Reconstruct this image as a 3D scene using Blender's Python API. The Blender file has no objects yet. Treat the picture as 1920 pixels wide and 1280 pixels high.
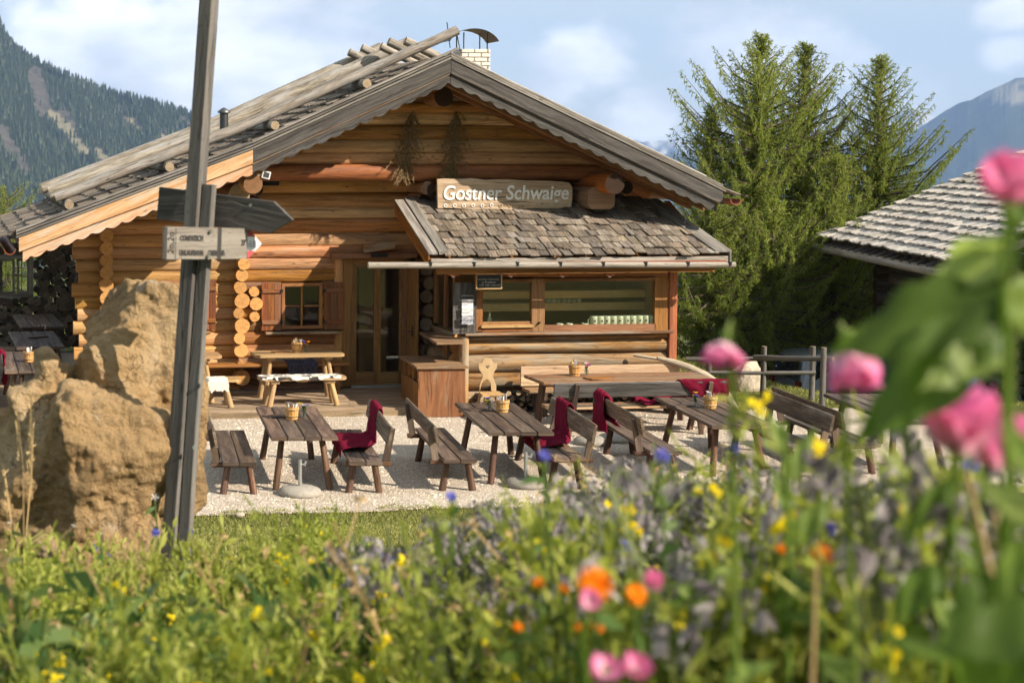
import bpy, math, random
import numpy as np
from mathutils import Vector, Matrix, noise as mnoise

random.seed(7)
SC = bpy.context.scene
COL = SC.collection
R_ = math.radians

# ------------------------------------------------------------------ camera
FPX, PPX, PPY = 3200.0, 300.0, 433.0            # focal length and principal point in 1920x1280 pixels
PSI = math.atan(0.125)
TH = math.atan((PPY - 265.0) / FPX)
CAM = Vector((-8.669, -28.625, 4.38))
FW = Vector((math.sin(PSI) * math.cos(TH), math.cos(PSI) * math.cos(TH), -math.sin(TH)))
RT = Vector((math.cos(PSI), -math.sin(PSI), 0.0))
UP = RT.cross(FW)
cd = bpy.data.cameras.new("camera")
cd.sensor_fit = 'HORIZONTAL'
cd.sensor_width = 36.0
cd.lens = FPX / 1920.0 * 36.0
cd.shift_x = (960.0 - PPX) / 1920.0
cd.shift_y = (PPY - 640.0) / 1920.0
cd.clip_start = 0.1
cd.clip_end = 40000.0
cd.dof.use_dof = True
cd.dof.focus_distance = 25.5
cd.dof.aperture_fstop = 3.6
cam = bpy.data.objects.new("camera", cd)
COL.objects.link(cam)
cm = Matrix((RT, UP, -FW)).transposed().to_4x4()
cm.translation = CAM
cam.matrix_world = cm
SC.camera = cam

# ------------------------------------------------------------------ light
SUND = Vector((0.6206, -0.5452, 0.5635)).normalized()     # towards the sun
ld = bpy.data.lights.new("sun", 'SUN')
ld.energy = 5.0
ld.angle = R_(0.53)
ld.color = (1.0, 0.88, 0.73)
sun = bpy.data.objects.new("sun", ld)
sun.rotation_euler = SUND.to_track_quat('Z', 'Y').to_euler()
sun.location = (20, -30, 40)
COL.objects.link(sun)

SC.view_settings.view_transform = 'Standard'
SC.view_settings.look = 'None'
SC.view_settings.exposure = 0.84
SC.view_settings.gamma = 1.0
SC.view_settings.use_curve_mapping = False
SC.render.engine = 'CYCLES'
SC.cycles.use_denoising = True
SC.cycles.max_bounces = 6
SC.cycles.transparent_max_bounces = 12
SC.cycles.diffuse_bounces = 4
SC.cycles.glossy_bounces = 2
SC.cycles.transmission_bounces = 4
SC.cycles.volume_bounces = 0
SC.cycles.use_adaptive_sampling = True
SC.cycles.adaptive_threshold = 0.04
SC.cycles.caustics_reflective = False
SC.cycles.caustics_refractive = False
SC.cycles.sample_clamp_indirect = 6.0


def ray(x, y):
    return FW + RT * ((x - PPX) / FPX) - UP * ((y - PPY) / FPX)


def at(x, y, Y=0.0):
    """photo pixel -> point of the vertical plane Y"""
    d = ray(x, y)
    return CAM + d * ((Y - CAM.y) / d.y)


def gz(x, y, z=0.0):
    """photo pixel -> point of the level plane z"""
    d = ray(x, y)
    return CAM + d * ((z - CAM.z) / d.z)


def atd(x, y, d):
    return CAM + ray(x, y) * d


# ------------------------------------------------------------------ world: sky with clouds
def NT(mat_or_world):
    mat_or_world.use_nodes = True
    nt = mat_or_world.node_tree
    nt.nodes.clear()
    return nt


class G:
    """small node graph helper"""
    def __init__(s, nt):
        s.nt = nt

    def n(s, typ, ins=None, **kw):
        nd = s.nt.nodes.new(typ)
        for k, v in kw.items():
            setattr(nd, k, v)
        for k, v in (ins or {}).items():
            sock = nd.inputs[k]
            if isinstance(v, bpy.types.NodeSocket):
                s.nt.links.new(v, sock)
            else:
                sock.default_value = v
        return nd

    def math(s, op, a, b=0.0, c=0.0, clamp=False):
        nd = s.n('ShaderNodeMath', {0: a, 1: b, 2: c}, operation=op)
        nd.use_clamp = clamp
        return nd.outputs[0]

    def mix(s, fac, a, b, mode='MIX'):
        nd = s.nt.nodes.new('ShaderNodeMix')
        nd.data_type = 'RGBA'
        nd.blend_type = mode
        for i, v in ((0, fac), (6, a), (7, b)):
            if isinstance(v, bpy.types.NodeSocket):
                s.nt.links.new(v, nd.inputs[i])
            else:
                nd.inputs[i].default_value = v if i == 0 else (tuple(v) + (1.0,))[:4]
        return nd.outputs[2]

    def noise(s, vec, scale, detail=4.0, rough=0.55, dist=0.0):
        nd = s.n('ShaderNodeTexNoise', {'Scale': scale, 'Detail': detail, 'Roughness': rough, 'Distortion': dist})
        if vec is not None:
            s.nt.links.new(vec, nd.inputs['Vector'])
        return nd.outputs['Fac']

    def ramp(s, fac, stops, interp='LINEAR'):
        nd = s.nt.nodes.new('ShaderNodeValToRGB')
        cr = nd.color_ramp
        cr.interpolation = interp
        while len(cr.elements) > 1:
            cr.elements.remove(cr.elements[-1])
        for i, (p, c) in enumerate(stops):
            e = cr.elements[0] if i == 0 else cr.elements.new(p)
            e.position = p
            e.color = (tuple(c) + (1.0,))[:4] if not isinstance(c, (int, float)) else (c, c, c, 1.0)
        s.nt.links.new(fac, nd.inputs[0])
        return nd.outputs[0]

    def mapr(s, v, a, b, c=0.0, d=1.0, smooth=False):
        nd = s.n('ShaderNodeMapRange', {0: v, 1: a, 2: b, 3: c, 4: d})
        nd.interpolation_type = 'SMOOTHSTEP' if smooth else 'LINEAR'
        nd.clamp = True
        return nd.outputs[0]

    def vscale(s, vec, xyz):
        return s.n('ShaderNodeMapping', {'Vector': vec, 'Scale': xyz}).outputs[0]


world = bpy.data.worlds.new("World")
SC.world = world
g = G(NT(world))
sky = g.n('ShaderNodeTexSky', sky_type='NISHITA', sun_disc=False)
sky.sun_elevation = math.asin(SUND.z)
sky.sun_rotation = math.atan2(SUND.x, SUND.y)
sky.altitude = 1900.0
sky.air_density = 1.0
sky.dust_density = 1.2
sky.ozone_density = 1.0
tc = g.n('ShaderNodeTexCoord').outputs['Generated']
wn = g.noise(g.vscale(tc, (1.0, 1.0, 1.5)), 17.0, 8.0, 0.58, 0.25)
wn2 = g.noise(g.vscale(tc, (1.0, 1.0, 1.6)), 45.0, 6.0, 0.55, 0.2)
cl = None
for (x, y, r, s) in [(470, 40, 330, 1.0), (230, 130, 290, 1.0), (620, 175, 90, .7), (1075, 110, 85, .95), (1010, 185, 70, .7),
                     (1210, 235, 75, .8), (1400, 95, 110, 1.0), (1530, 110, 95, .9), (1900, 20, 55, .7),
                     (1895, 95, 40, .6), (720, 300, 120, .6), (1700, 215, 90, .25), (860, 50, 30, .0)]:
    dv = ray(x, y).normalized()
    df = g.n('ShaderNodeVectorMath', {0: tc, 1: tuple(dv)}, operation='SUBTRACT').outputs[0]
    df = g.vscale(df, (1.0, 1.0, 1.35))
    ln = g.n('ShaderNodeVectorMath', {0: df}, operation='LENGTH').outputs['Value']
    q = g.math('MULTIPLY_ADD', ln, -1.0 / (r / FPX), 1.0)          # 1 in the middle, 0 at the rim
    q = g.math('MULTIPLY_ADD', g.math('SUBTRACT', wn, 0.5), 2.4, q)
    q = g.math('MULTIPLY_ADD', g.math('SUBTRACT', wn2, 0.5), 0.9, q)
    q = g.math('MULTIPLY', g.mapr(q, -0.25, 0.65, 0.0, 1.0, True), s)
    cl = q if cl is None else g.math('MAXIMUM', cl, q)
# the same fair-weather clouds over the rest of the sky
rest = g.mapr(g.noise(g.vscale(tc, (1.0, 1.0, 1.8)), 3.2, 7.0, 0.55, 0.3), 0.60, 0.72, 0.0, 0.75, True)
sep = g.n('ShaderNodeSeparateXYZ', {0: tc}).outputs[2]
rest = g.math('MULTIPLY', rest, g.mapr(sep, 0.10, 0.2))
cl = g.math('MAXIMUM', cl, rest)
shade = g.mapr(g.noise(g.vscale(tc, (1.0, 1.0, 2.2)), 9.0, 5.0, 0.5), 0.36, 0.62)
ccol = g.mix(shade, (6.4, 6.6, 6.9), (15.0, 14.6, 14.0))
skyc = g.mix(0.7, sky.outputs[0], (7.4, 8.0, 8.1))
wcol = g.mix(cl, skyc, ccol)
bg = g.n('ShaderNodeBackground', {'Color': wcol, 'Strength': 0.072})
out = g.n('ShaderNodeOutputWorld')
g.nt.links.new(bg.outputs[0], out.inputs[0])

# ------------------------------------------------------------------ mesh helpers
WL = {}                                          # world offset of an object's local frame


class MB:
    """collects faces with uv (u along the grain, metres), material slot and a per-piece random value"""
    def __init__(s):
        s.v, s.f, s.uv, s.m, s.r, s.s = [], [], [], [], [], []

    def add(s, idx, uv, mat=0, rnd=0.5, smooth=False):
        s.f.append(tuple(idx)); s.uv.extend(uv); s.m.append(mat); s.r.append(rnd); s.s.append(smooth)

    def box(s, c, size, M=None, mat=0, ch=0.0, rnd=None, endmat=None):
        """box with its long edges chamfered; M is a 3x3 rotation"""
        c = Vector(c)
        M = M or Matrix.Identity(3)
        rnd = random.random() if rnd is None else rnd
        L = max(range(3), key=lambda i: size[i])
        a, b = [i for i in range(3) if i != L]
        ha, hb, hl = size[a] / 2, size[b] / 2, size[L] / 2
        ch = min(ch, ha * .9, hb * .9)
        if ch > 0:
            ring = [(ha, hb - ch), (ha - ch, hb), (-ha + ch, hb), (-ha, hb - ch), (-ha, -hb + ch), (-ha + ch, -hb), (ha - ch, -hb), (ha, -hb + ch)]
        else:
            ring = [(ha, hb), (-ha, hb), (-ha, -hb), (ha, -hb)]
        if (L, a, b) in ((1, 0, 2),):
            ring = ring[::-1]
        n = len(ring)
        ou, ov = random.random() * 9, random.random() * 9
        base = len(s.v)
        per = [0.0]
        for k in range(n):
            q = ring[(k + 1) % n]
            per.append(per[-1] + math.hypot(q[0] - ring[k][0], q[1] - ring[k][1]))
        for sg in (-1, 1):
            for (x, y) in ring:
                p = [0, 0, 0]
                p[L] = sg * hl; p[a] = x; p[b] = y
                s.v.append(c + M @ Vector(p))
        for k in range(n):
            k2 = (k + 1) % n
            s.add((base + k, base + k2, base + n + k2, base + n + k),
                  [(ou - hl, ov + per[k]), (ou - hl, ov + per[k + 1]), (ou + hl, ov + per[k + 1]), (ou + hl, ov + per[k])], mat, rnd)
        em = mat if endmat is None else endmat
        s.add([base + k for k in range(n)][::-1], [(ou + ring[k][0] * .3, ov + ring[k][1]) for k in range(n)][::-1], em, rnd)
        s.add([base + n + k for k in range(n)], [(ou + ring[k][0] * .3, ov + ring[k][1]) for k in range(n)], em, rnd)

    def beam(s, p0, p1, w, h, up=(0, 0, 1), mat=0, ch=0.0, rnd=None, endmat=None):
        p0, p1 = Vector(p0), Vector(p1)
        x = (p1 - p0); L = x.length; x.normalize()
        y = Vector(up).cross(x)
        if y.length < 1e-4:
            y = Vector((0, 1, 0)).cross(x)
        y.normalize()
        z = x.cross(y)
        M = Matrix((x, y, z)).transposed()
        size = [L, w, h]
        # keep x the grain axis even for stubby pieces
        s.box((p0 + p1) / 2, size, M, mat, ch, rnd, endmat)

    def tube(s, pts, rad, n=10, mat=0, capmat=None, rnd=None, rough=0.0, smooth=True, caps=True, flat=1.0, yflat=1.0):
        pts = [Vector(p) for p in pts]
        if not hasattr(rad, '__len__'):
            rad = [rad] * len(pts)
        rnd = random.random() if rnd is None else rnd
        t = (pts[-1] - pts[0]).normalized()
        ref = Vector((0, 0, 1)) if abs(t.z) < 0.9 else Vector((1, 0, 0))
        ou, ov = random.random() * 9, random.random() * 9
        rings = []
        acc = 0.0
        sd = random.random() * 50
        frames = []
        for i, p in enumerate(pts):
            if i > 0:
                acc += (pts[i] - pts[i - 1]).length
            d = (pts[min(i + 1, len(pts) - 1)] - pts[max(i - 1, 0)]).normalized()
            y = ref.cross(d); y.normalize()
            z = d.cross(y)
            base = len(s.v)
            for k in range(n):
                a = 2 * math.pi * k / n
                r = rad[i]
                if rough:
                    r *= 1 + rough * mnoise.noise(Vector((math.cos(a) * 1.1 + sd, math.sin(a) * 1.1, acc * 1.3)))
                cy_, sz_ = math.cos(a), math.sin(a)
                if yflat != 1.0:
                    cy_ = math.copysign(abs(cy_) ** .72, cy_) * yflat
                s.v.append(p + y * (cy_ * r) + z * (sz_ * r * flat))
            rings.append((base, acc, rad[i]))
            frames.append((p, y, z))
        for i in range(len(rings) - 1):
            b0, u0, r0 = rings[i]
            b1, u1, r1 = rings[i + 1]
            for k in range(n):
                k2 = (k + 1) % n
                v0, v1 = k / n * 6.283 * r0, (k + 1) / n * 6.283 * r0
                s.add((b0 + k, b0 + k2, b1 + k2, b1 + k), [(ou + u0, ov + v0), (ou + u0, ov + v1), (ou + u1, ov + v1), (ou + u1, ov + v0)], mat, rnd, smooth)
        if caps:
            cmat = mat if capmat is None else capmat
            for e in (0, -1):
                b0, u0, r0 = rings[e]
                p, y, z = frames[e]
                nb = len(s.v)
                for k in range(n):
                    s.v.append(s.v[b0 + k].copy())
                idx = [nb + k for k in range(n)]
                uv = [(math.cos(2 * math.pi * k / n) * r0, math.sin(2 * math.pi * k / n) * r0) for k in range(n)]
                if e == 0:
                    idx = idx[::-1]; uv = uv[::-1]
                s.add(idx, uv, cmat, rnd)

    def poly(s, pts, thick, mat=0, rnd=None, endmat=None, udir=None):
        """flat outline (list of points in a plane) given a thickness vector"""
        pts = [Vector(p) for p in pts]
        th = Vector(thick)
        rnd = random.random() if rnd is None else rnd
        n = len(pts)
        nrm = Vector((0, 0, 0))
        for i in range(n):
            nrm += pts[i].cross(pts[(i + 1) % n])
        if nrm.dot(th) > 0:
            pts = pts[::-1]
        u = Vector(udir).normalized() if udir is not None else (pts[1] - pts[0]).normalized()
        w = th.normalized().cross(u)
        ou, ov = random.random() * 9, random.random() * 9
        base = len(s.v)
        for p in pts:
            s.v.append(p.copy())
        for p in pts:
            s.v.append(p + th)
        q = [(ou + p.dot(u), ov + p.dot(w)) for p in pts]
        s.add([base + i for i in range(n)], q, mat, rnd)
        s.add([base + n + i for i in range(n)][::-1], q[::-1], mat, rnd)
        em = mat if endmat is None else endmat
        t = th.length
        for i in range(n):
            j = (i + 1) % n
            s.add((base + j, base + i, base + n + i, base + n + j), [q[j], q[i], (q[i][0], q[i][1] + t), (q[j][0], q[j][1] + t)], em, rnd)

    def lathe(s, prof, c=(0, 0, 0), n=16, mat=0, rnd=None, smooth=True):
        c = Vector(c)
        rnd = random.random() if rnd is None else rnd
        base = len(s.v)
        ou = random.random() * 9
        for (r, z) in prof:
            for k in range(n):
                a = 2 * math.pi * k / n
                s.v.append(c + Vector((math.cos(a) * r, math.sin(a) * r, z)))
        for i in range(len(prof) - 1):
            for k in range(n):
                k2 = (k + 1) % n
                p = prof[i]; q = prof[i + 1]
                s.add((base + i * n + k, base + i * n + k2, base + (i + 1) * n + k2, base + (i + 1) * n + k),
                      [(p[1] + ou, k / n), (p[1] + ou, (k + 1) / n), (q[1] + ou, (k + 1) / n), (q[1] + ou, k / n)], mat, rnd, smooth)

    def build(s, name, mats, parent=None, off=None):
        me = bpy.data.meshes.new(name)
        o3 = Vector((0, 0, 0))
        if parent is not None:
            o3 = WL.get(parent.name, o3)
        if off is not None:
            o3 = o3 + Vector(off)
        me.from_pydata([tuple(Vector(p) - o3) for p in s.v], [], s.f)
        ul = me.uv_layers.new(name="UVMap")
        ul.data.foreach_set("uv", [c for p in s.uv for c in p])
        at_ = me.attributes.new("rnd", 'FLOAT', 'FACE')
        at_.data.foreach_set("value", s.r)
        me.polygons.foreach_set("material_index", s.m)
        me.polygons.foreach_set("use_smooth", s.s)
        for m in (mats if isinstance(mats, (list, tuple)) else [mats]):
            me.materials.append(m)
        me.update()
        o = bpy.data.objects.new(name, me)
        COL.objects.link(o)
        if parent is not None:
            o.parent = parent
            WL[o.name] = o3
        if off is not None:
            o.location = Vector(off)
        return o


def np_mesh(name, V, F, mats, rnd=None, matidx=None, smooth=False, parent=None):
    """fast mesh from numpy arrays, F is (n,3) or (n,4)"""
    V = np.asarray(V, dtype=np.float32); F = np.asarray(F, dtype=np.int32)
    me = bpy.data.meshes.new(name)
    me.vertices.add(len(V)); me.vertices.foreach_set("co", V.ravel())
    k = F.shape[1]
    me.loops.add(F.size); me.loops.foreach_set("vertex_index", F.ravel())
    me.polygons.add(len(F))
    me.polygons.foreach_set("loop_start", np.arange(0, F.size, k, dtype=np.int32))
    me.polygons.foreach_set("loop_total", np.full(len(F), k, dtype=np.int32))
    if matidx is not None:
        me.polygons.foreach_set("material_index", np.asarray(matidx, dtype=np.int32))
    me.polygons.foreach_set("use_smooth", np.full(len(F), smooth))
    if rnd is not None:
        a = me.attributes.new("rnd", 'FLOAT', 'FACE')
        a.data.foreach_set("value", np.asarray(rnd, dtype=np.float32))
    for m in (mats if isinstance(mats, (list, tuple)) else [mats]):
        me.materials.append(m)
    me.update(calc_edges=True)
    o = bpy.data.objects.new(name, me)
    COL.objects.link(o)
    if parent is not None:
        o.parent = parent
    return o


def tag(o, label=None, cat=None, group=None, kind=None):
    if label: o['label'] = label
    if cat: o['category'] = cat
    if group: o['group'] = group
    if kind: o['kind'] = kind
    return o


def thing(name, label, cat, loc=(0, 0, 0), group=None):
    o = bpy.data.objects.new(name, None)
    o.empty_display_size = 0.2
    COL.objects.link(o)
    o.location = loc
    WL[o.name] = Vector(loc)
    return tag(o, label, cat, group)


def inst(name, mesh, M, parent=None, local=True):
    """object sharing mesh data, M a world matrix (parent frames are pure translations)"""
    o = bpy.data.objects.new(name, mesh)
    COL.objects.link(o)
    M = M.copy()
    if parent is not None:
        o.parent = parent
        M.translation = M.translation - WL.get(parent.name, Vector((0, 0, 0)))
    o.matrix_local = M
    return o


def copy_tree(o, parent=None):
    c = o.copy()
    COL.objects.link(c)
    if parent is not None:
        c.parent = parent
        c.matrix_parent_inverse = o.matrix_parent_inverse.copy()
    for ch in list(o.children):
        copy_tree(ch, c)
    return c


def place(o, loc, rz=0.0, label=None, group=None, scale=1.0):
    o.location = loc
    o.rotation_euler = (0, 0, rz)
    o.scale = (scale,) * 3
    if label: o['label'] = label
    if group: o['group'] = group
    return o

# ------------------------------------------------------------------ materials
def new_mat(name):
    m = bpy.data.materials.new(name)
    return m, G(NT(m))


def finish(gr, bsdf):
    o = gr.n('ShaderNodeOutputMaterial')
    gr.nt.links.new(bsdf, o.inputs[0])


def rnd_value(gr):
    a = gr.n('ShaderNodeAttribute', attribute_name='rnd').outputs['Fac']
    b = gr.n('ShaderNodeObjectInfo').outputs['Random']
    return gr.math('FRACT', gr.math('MULTIPLY_ADD', b, 3.7, gr.math('MULTIPLY', a, 5.3)))


def scaled(c, k):
    return tuple(min(1.0, x * k) for x in c)


def wood(name, light, mid, dark, rough=0.7, streak=22.0, along=1.1, grey=None, grey_amt=0.0, var=0.35, knots=0.6, bump=0.35, spec=0.25, wear=0.0):
    m, g = new_mat(name)
    uv = g.n('ShaderNodeUVMap').outputs[0]
    rv = rnd_value(g)
    off = g.n('ShaderNodeCombineXYZ', {0: g.math('MULTIPLY', rv, 31.0), 1: g.math('MULTIPLY', rv, 17.0), 2: g.math('MULTIPLY', rv, 7.0)}).outputs[0]
    p = g.n('ShaderNodeVectorMath', {0: uv, 1: off}, operation='ADD').outputs[0]
    wob = g.noise(g.vscale(p, (1.6, 3.0, 1)), 1.0, 3.0)
    p2 = g.n('ShaderNodeVectorMath', {0: p, 1: g.n('ShaderNodeCombineXYZ', {1: g.math('MULTIPLY', wob, 0.16)}).outputs[0]}, operation='ADD').outputs[0]
    gra = g.noise(g.vscale(p2, (along, streak, 1)), 1.0, 5.0, 0.65)
    fine = g.noise(g.vscale(p2, (along * 4, streak * 5, 1)), 1.0, 3.0, 0.6)
    pat = g.noise(g.vscale(p, (0.7, 3.0, 1)), 1.0, 4.0, 0.6)
    col = g.ramp(gra, [(0.28, dark), (0.45, mid), (0.62, light)])
    col = g.mix(g.mapr(fine, 0.35, 0.7, 0.0, 0.35), col, scaled(dark, 0.8))
    col = g.mix(g.mapr(pat, 0.52, 0.74, 0.0, 0.6), col, scaled(dark, 0.9))
    spk = g.noise(g.vscale(p, (26.0, 60.0, 1)), 1.0, 2.0, 0.7)
    col = g.mix(g.mapr(spk, 0.60, 0.72, 0.0, 0.5), col, scaled(dark, 0.6))
    if grey is not None:
        gp = g.noise(g.vscale(p, (0.9, 5.0, 1)), 1.3, 5.0, 0.65)
        col = g.mix(g.mapr(gp, 0.62 - 0.4 * grey_amt, 0.80 - 0.4 * grey_amt), col, g.mix(gra, scaled(grey, 0.55), scaled(grey, 1.2)))
    if knots:
        vo = g.n('ShaderNodeTexVoronoi', {'Vector': g.vscale(p, (2.6, 9.0, 1)), 'Scale': 1.0, 'Randomness': 1.0}).outputs['Distance']
        col = g.mix(g.mapr(vo, 0.05, 0.13, knots, 0.0), col, scaled(dark, 0.45))
    ck = g.noise(g.vscale(p2, (0.45, streak * 1.7, 1)), 1.0, 2.0, 0.5)
    col = g.mix(g.math('MULTIPLY', g.mapr(g.math('ABSOLUTE', g.math('SUBTRACT', ck, 0.47)), 0.0, 0.022, 0.9, 0.0), g.mapr(pat, 0.40, 0.52)), col, scaled(dark, 0.35))
    if wear:
        wn = g.noise(g.vscale(p, (2.0, 9.0, 1)), 2.0, 6.0, 0.7)
        col = g.mix(g.mapr(wn, 0.60, 0.75, 0.0, wear), col, scaled(light, 1.7))
    hs = g.n('ShaderNodeHueSaturation', {'Color': col, 'Hue': g.mapr(rv, 0, 1, 0.49, 0.508), 'Saturation': g.mapr(g.math('FRACT', g.math('MULTIPLY', rv, 7.3)), 0, 1, 1 - var * .5, 1.08),
                                         'Value': g.mapr(g.math('FRACT', g.math('MULTIPLY', rv, 13.1)), 0, 1, 1 - var, 1 + var * .55)}).outputs[0]
    bp = g.n('ShaderNodeBump', {'Height': g.math('MULTIPLY_ADD', fine, 0.4, gra), 'Strength': bump, 'Distance': 0.012}).outputs[0]
    b = g.n('ShaderNodeBsdfPrincipled', {'Base Color': hs, 'Roughness': g.mapr(gra, 0.3, 0.7, min(1, rough + .12), rough - .08), 'Normal': bp, 'Specular IOR Level': spec})
    finish(g, b.outputs[0])
    return m


def endgrain(name, light, dark, var=0.25):
    m, g = new_mat(name)
    uv = g.n('ShaderNodeUVMap').outputs[0]
    rv = rnd_value(g)
    wob = g.noise(uv, 9.0, 3.0)
    ln = g.n('ShaderNodeVectorMath', {0: uv}, operation='LENGTH').outputs['Value']
    rings = g.math('SINE', g.math('MULTIPLY_ADD', ln, 420.0, g.math('MULTIPLY', wob, 16.0)))
    sp = g.n('ShaderNodeSeparateXYZ', {0: uv})
    ang = g.math('ARCTAN2', sp.outputs[1], sp.outputs[0])
    ck = g.noise(g.n('ShaderNodeCombineXYZ', {0: ang, 1: g.math('MULTIPLY', ln, 1.5), 2: g.math('MULTIPLY', rv, 40.0)}).outputs[0], 2.4, 2.0, 0.5)
    crack = g.math('MULTIPLY', g.mapr(g.math('ABSOLUTE', g.math('SUBTRACT', ck, 0.5)), 0.0, 0.03, 1.0, 0.0), g.mapr(ln, 0.0, 0.1, 0.9, 0.3))
    base = g.mix(g.mapr(rings, -1, 1, 0, 1), light, g.mix(0.5, light, dark))
    pat = g.noise(uv, 14.0, 5.0, 0.65)
    base = g.mix(g.mapr(pat, 0.45, 0.75, 0.0, 0.55), base, dark)
    base = g.mix(crack, base, scaled(dark, 0.15))
    hs = g.n('ShaderNodeHueSaturation', {'Color': base, 'Value': g.mapr(rv, 0, 1, 1 - var, 1 + var * .5)}).outputs[0]
    b = g.n('ShaderNodeBsdfPrincipled', {'Base Color': hs, 'Roughness': 0.8, 'Specular IOR Level': 0.15})
    finish(g, b.outputs[0])
    return m


def plain(name, col, rough=0.6, metal=0.0, var=0.15, nscale=12.0, bump=0.0, spec=0.4, col2=None, sheen=0.0, bscale=None):
    m, g = new_mat(name)
    oc = g.n('ShaderNodeTexCoord').outputs['Object']
    nz = g.noise(oc, nscale, 5.0, 0.6)
    c = g.mix(nz, scaled(col, 1 - var), scaled(col, 1 + var)) if col2 is None else g.mix(g.mapr(nz, 0.35, 0.65), col, col2)
    hs = g.n('ShaderNodeHueSaturation', {'Color': c, 'Value': g.mapr(rnd_value(g), 0, 1, 1 - var * .6, 1 + var * .4)}).outputs[0]
    ins = {'Base Color': hs, 'Roughness': rough, 'Metallic': metal, 'Specular IOR Level': spec}
    if sheen:
        ins['Sheen Weight'] = sheen
    if bump:
        ins['Normal'] = g.n('ShaderNodeBump', {'Height': g.noise(oc, bscale or nscale * 4, 5.0, 0.65), 'Strength': bump, 'Distance': 0.02}).outputs[0]
    b = g.n('ShaderNodeBsdfPrincipled', ins)
    finish(g, b.outputs[0])
    return m


def leaf(name, cols, trans=0.35, rough=0.55, spec=0.25, tcol=None):
    """foliage: several greens picked by the piece's random value, light shining through"""
    m, g = new_mat(name)
    rv = g.n('ShaderNodeAttribute', attribute_name='rnd').outputs['Fac']
    ob = g.n('ShaderNodeObjectInfo').outputs['Random']
    col = g.ramp(rv, [(i / max(1, len(cols) - 1), c) for i, c in enumerate(cols)])
    hs = g.n('ShaderNodeHueSaturation', {'Color': col, 'Value': g.mapr(ob, 0, 1, 0.82, 1.15)}).outputs[0]
    b = g.n('ShaderNodeBsdfPrincipled', {'Base Color': hs, 'Roughness': rough, 'Specular IOR Level': spec})
    tc_ = g.n('ShaderNodeHueSaturation', {'Color': hs, 'Saturation': 1.1, 'Value': 1.25}).outputs[0] if tcol is None else g.mix(0.0, tcol, tcol)
    t = g.n('ShaderNodeBsdfTranslucent', {'Color': tc_})
    mx = g.n('ShaderNodeMixShader', {0: trans, 1: b.outputs[0], 2: t.outputs[0]})
    finish(g, mx.outputs[0])
    return m


def glass(name, fac0=0.06, fac1=0.9, tint=(0.8, 0.85, 0.8)):
    m, g = new_mat(name)
    lw = g.n('ShaderNodeLayerWeight', {'Blend': 0.5}).outputs['Facing']
    f = g.mapr(g.math('POWER', lw, 4.0), 0.0, 1.0, fac0, fac1)
    t = g.n('ShaderNodeBsdfTransparent', {'Color': tint + (1,)})
    s = g.n('ShaderNodeBsdfGlossy', {'Color': (1, 1, 1, 1), 'Roughness': 0.01})
    mx = g.n('ShaderNodeMixShader', {0: f, 1: t.outputs[0], 2: s.outputs[0]})
    finish(g, mx.outputs[0])
    return m


M = {}
M['log'] = wood('honey log', (0.66, 0.365, 0.115), (0.52, 0.265, 0.075), (0.25, 0.112, 0.034), 0.66, 15, 0.8, (0.40, 0.27, 0.15), 0.1, 0.5, 0.9, 0.6)
M['log_mid'] = wood('red brown log', (0.52, 0.245, 0.075), (0.38, 0.165, 0.048), (0.14, 0.056, 0.018), 0.66, 15, 0.8, (0.34, 0.25, 0.16), 0.14, 0.5, 0.9, 0.6)
M['log_pale'] = wood('pale honey log', (0.64, 0.375, 0.145), (0.53, 0.285, 0.095), (0.30, 0.145, 0.045), 0.64, 15, 0.8, (0.45, 0.33, 0.2), 0.06, 0.25, 0.8, 0.5)
M['log_red'] = wood('red oiled log', (0.50, 0.18, 0.042), (0.36, 0.115, 0.028), (0.18, 0.058, 0.017), 0.55, 15, 0.8, None, 0, 0.25, 0.7, spec=0.35)
M['log_old'] = wood('weathered log', (0.43, 0.25, 0.105), (0.29, 0.155, 0.06), (0.095, 0.05, 0.025), 0.75, 12, 0.7, (0.32, 0.265, 0.19), 0.45, 0.25, 0.8, 0.7)
M['end'] = endgrain('log end', (0.66, 0.36, 0.13), (0.36, 0.17, 0.055))
M['end_dark'] = endgrain('dark log end', (0.05, 0.028, 0.016), (0.022, 0.013, 0.009))  # dark weathered wood, blackened further to stand in for shade on the ends
M['end_brown'] = endgrain('brown log end', (0.27, 0.145, 0.07), (0.12, 0.06, 0.03))
M['end_grey'] = endgrain('grey log end', (0.42, 0.33, 0.22), (0.22, 0.16, 0.10))
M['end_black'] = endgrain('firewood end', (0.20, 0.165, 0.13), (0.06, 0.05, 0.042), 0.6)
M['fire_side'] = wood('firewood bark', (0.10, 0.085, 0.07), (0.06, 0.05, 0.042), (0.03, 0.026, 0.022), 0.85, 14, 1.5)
M['grey'] = wood('silver grey board', (0.32, 0.295, 0.26), (0.20, 0.18, 0.155), (0.09, 0.08, 0.07), 0.75, 18, 0.9, None, 0, 0.3, 0.7)
M['dgrey'] = wood('dark grey board', (0.155, 0.14, 0.125), (0.09, 0.082, 0.074), (0.034, 0.031, 0.029), 0.75, 20, 0.8, (0.15, 0.15, 0.152), 0.2, 0.25, 0.9, 0.5)
M['shingle'] = wood('weathered shingle', (0.31, 0.25, 0.185), (0.195, 0.155, 0.115), (0.07, 0.056, 0.043), 0.85, 30, 2.2, (0.34, 0.31, 0.27), 0.25, 0.5, 0.2, 0.9)
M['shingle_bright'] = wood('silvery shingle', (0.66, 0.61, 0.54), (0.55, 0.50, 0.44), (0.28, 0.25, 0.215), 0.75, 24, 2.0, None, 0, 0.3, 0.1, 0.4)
M['orange'] = wood('fresh larch board', (0.62, 0.42, 0.25), (0.52, 0.315, 0.165), (0.34, 0.175, 0.08), 0.65, 14, 0.7, (0.52, 0.43, 0.33), 0.4, 0.2, 0.9)
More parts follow.
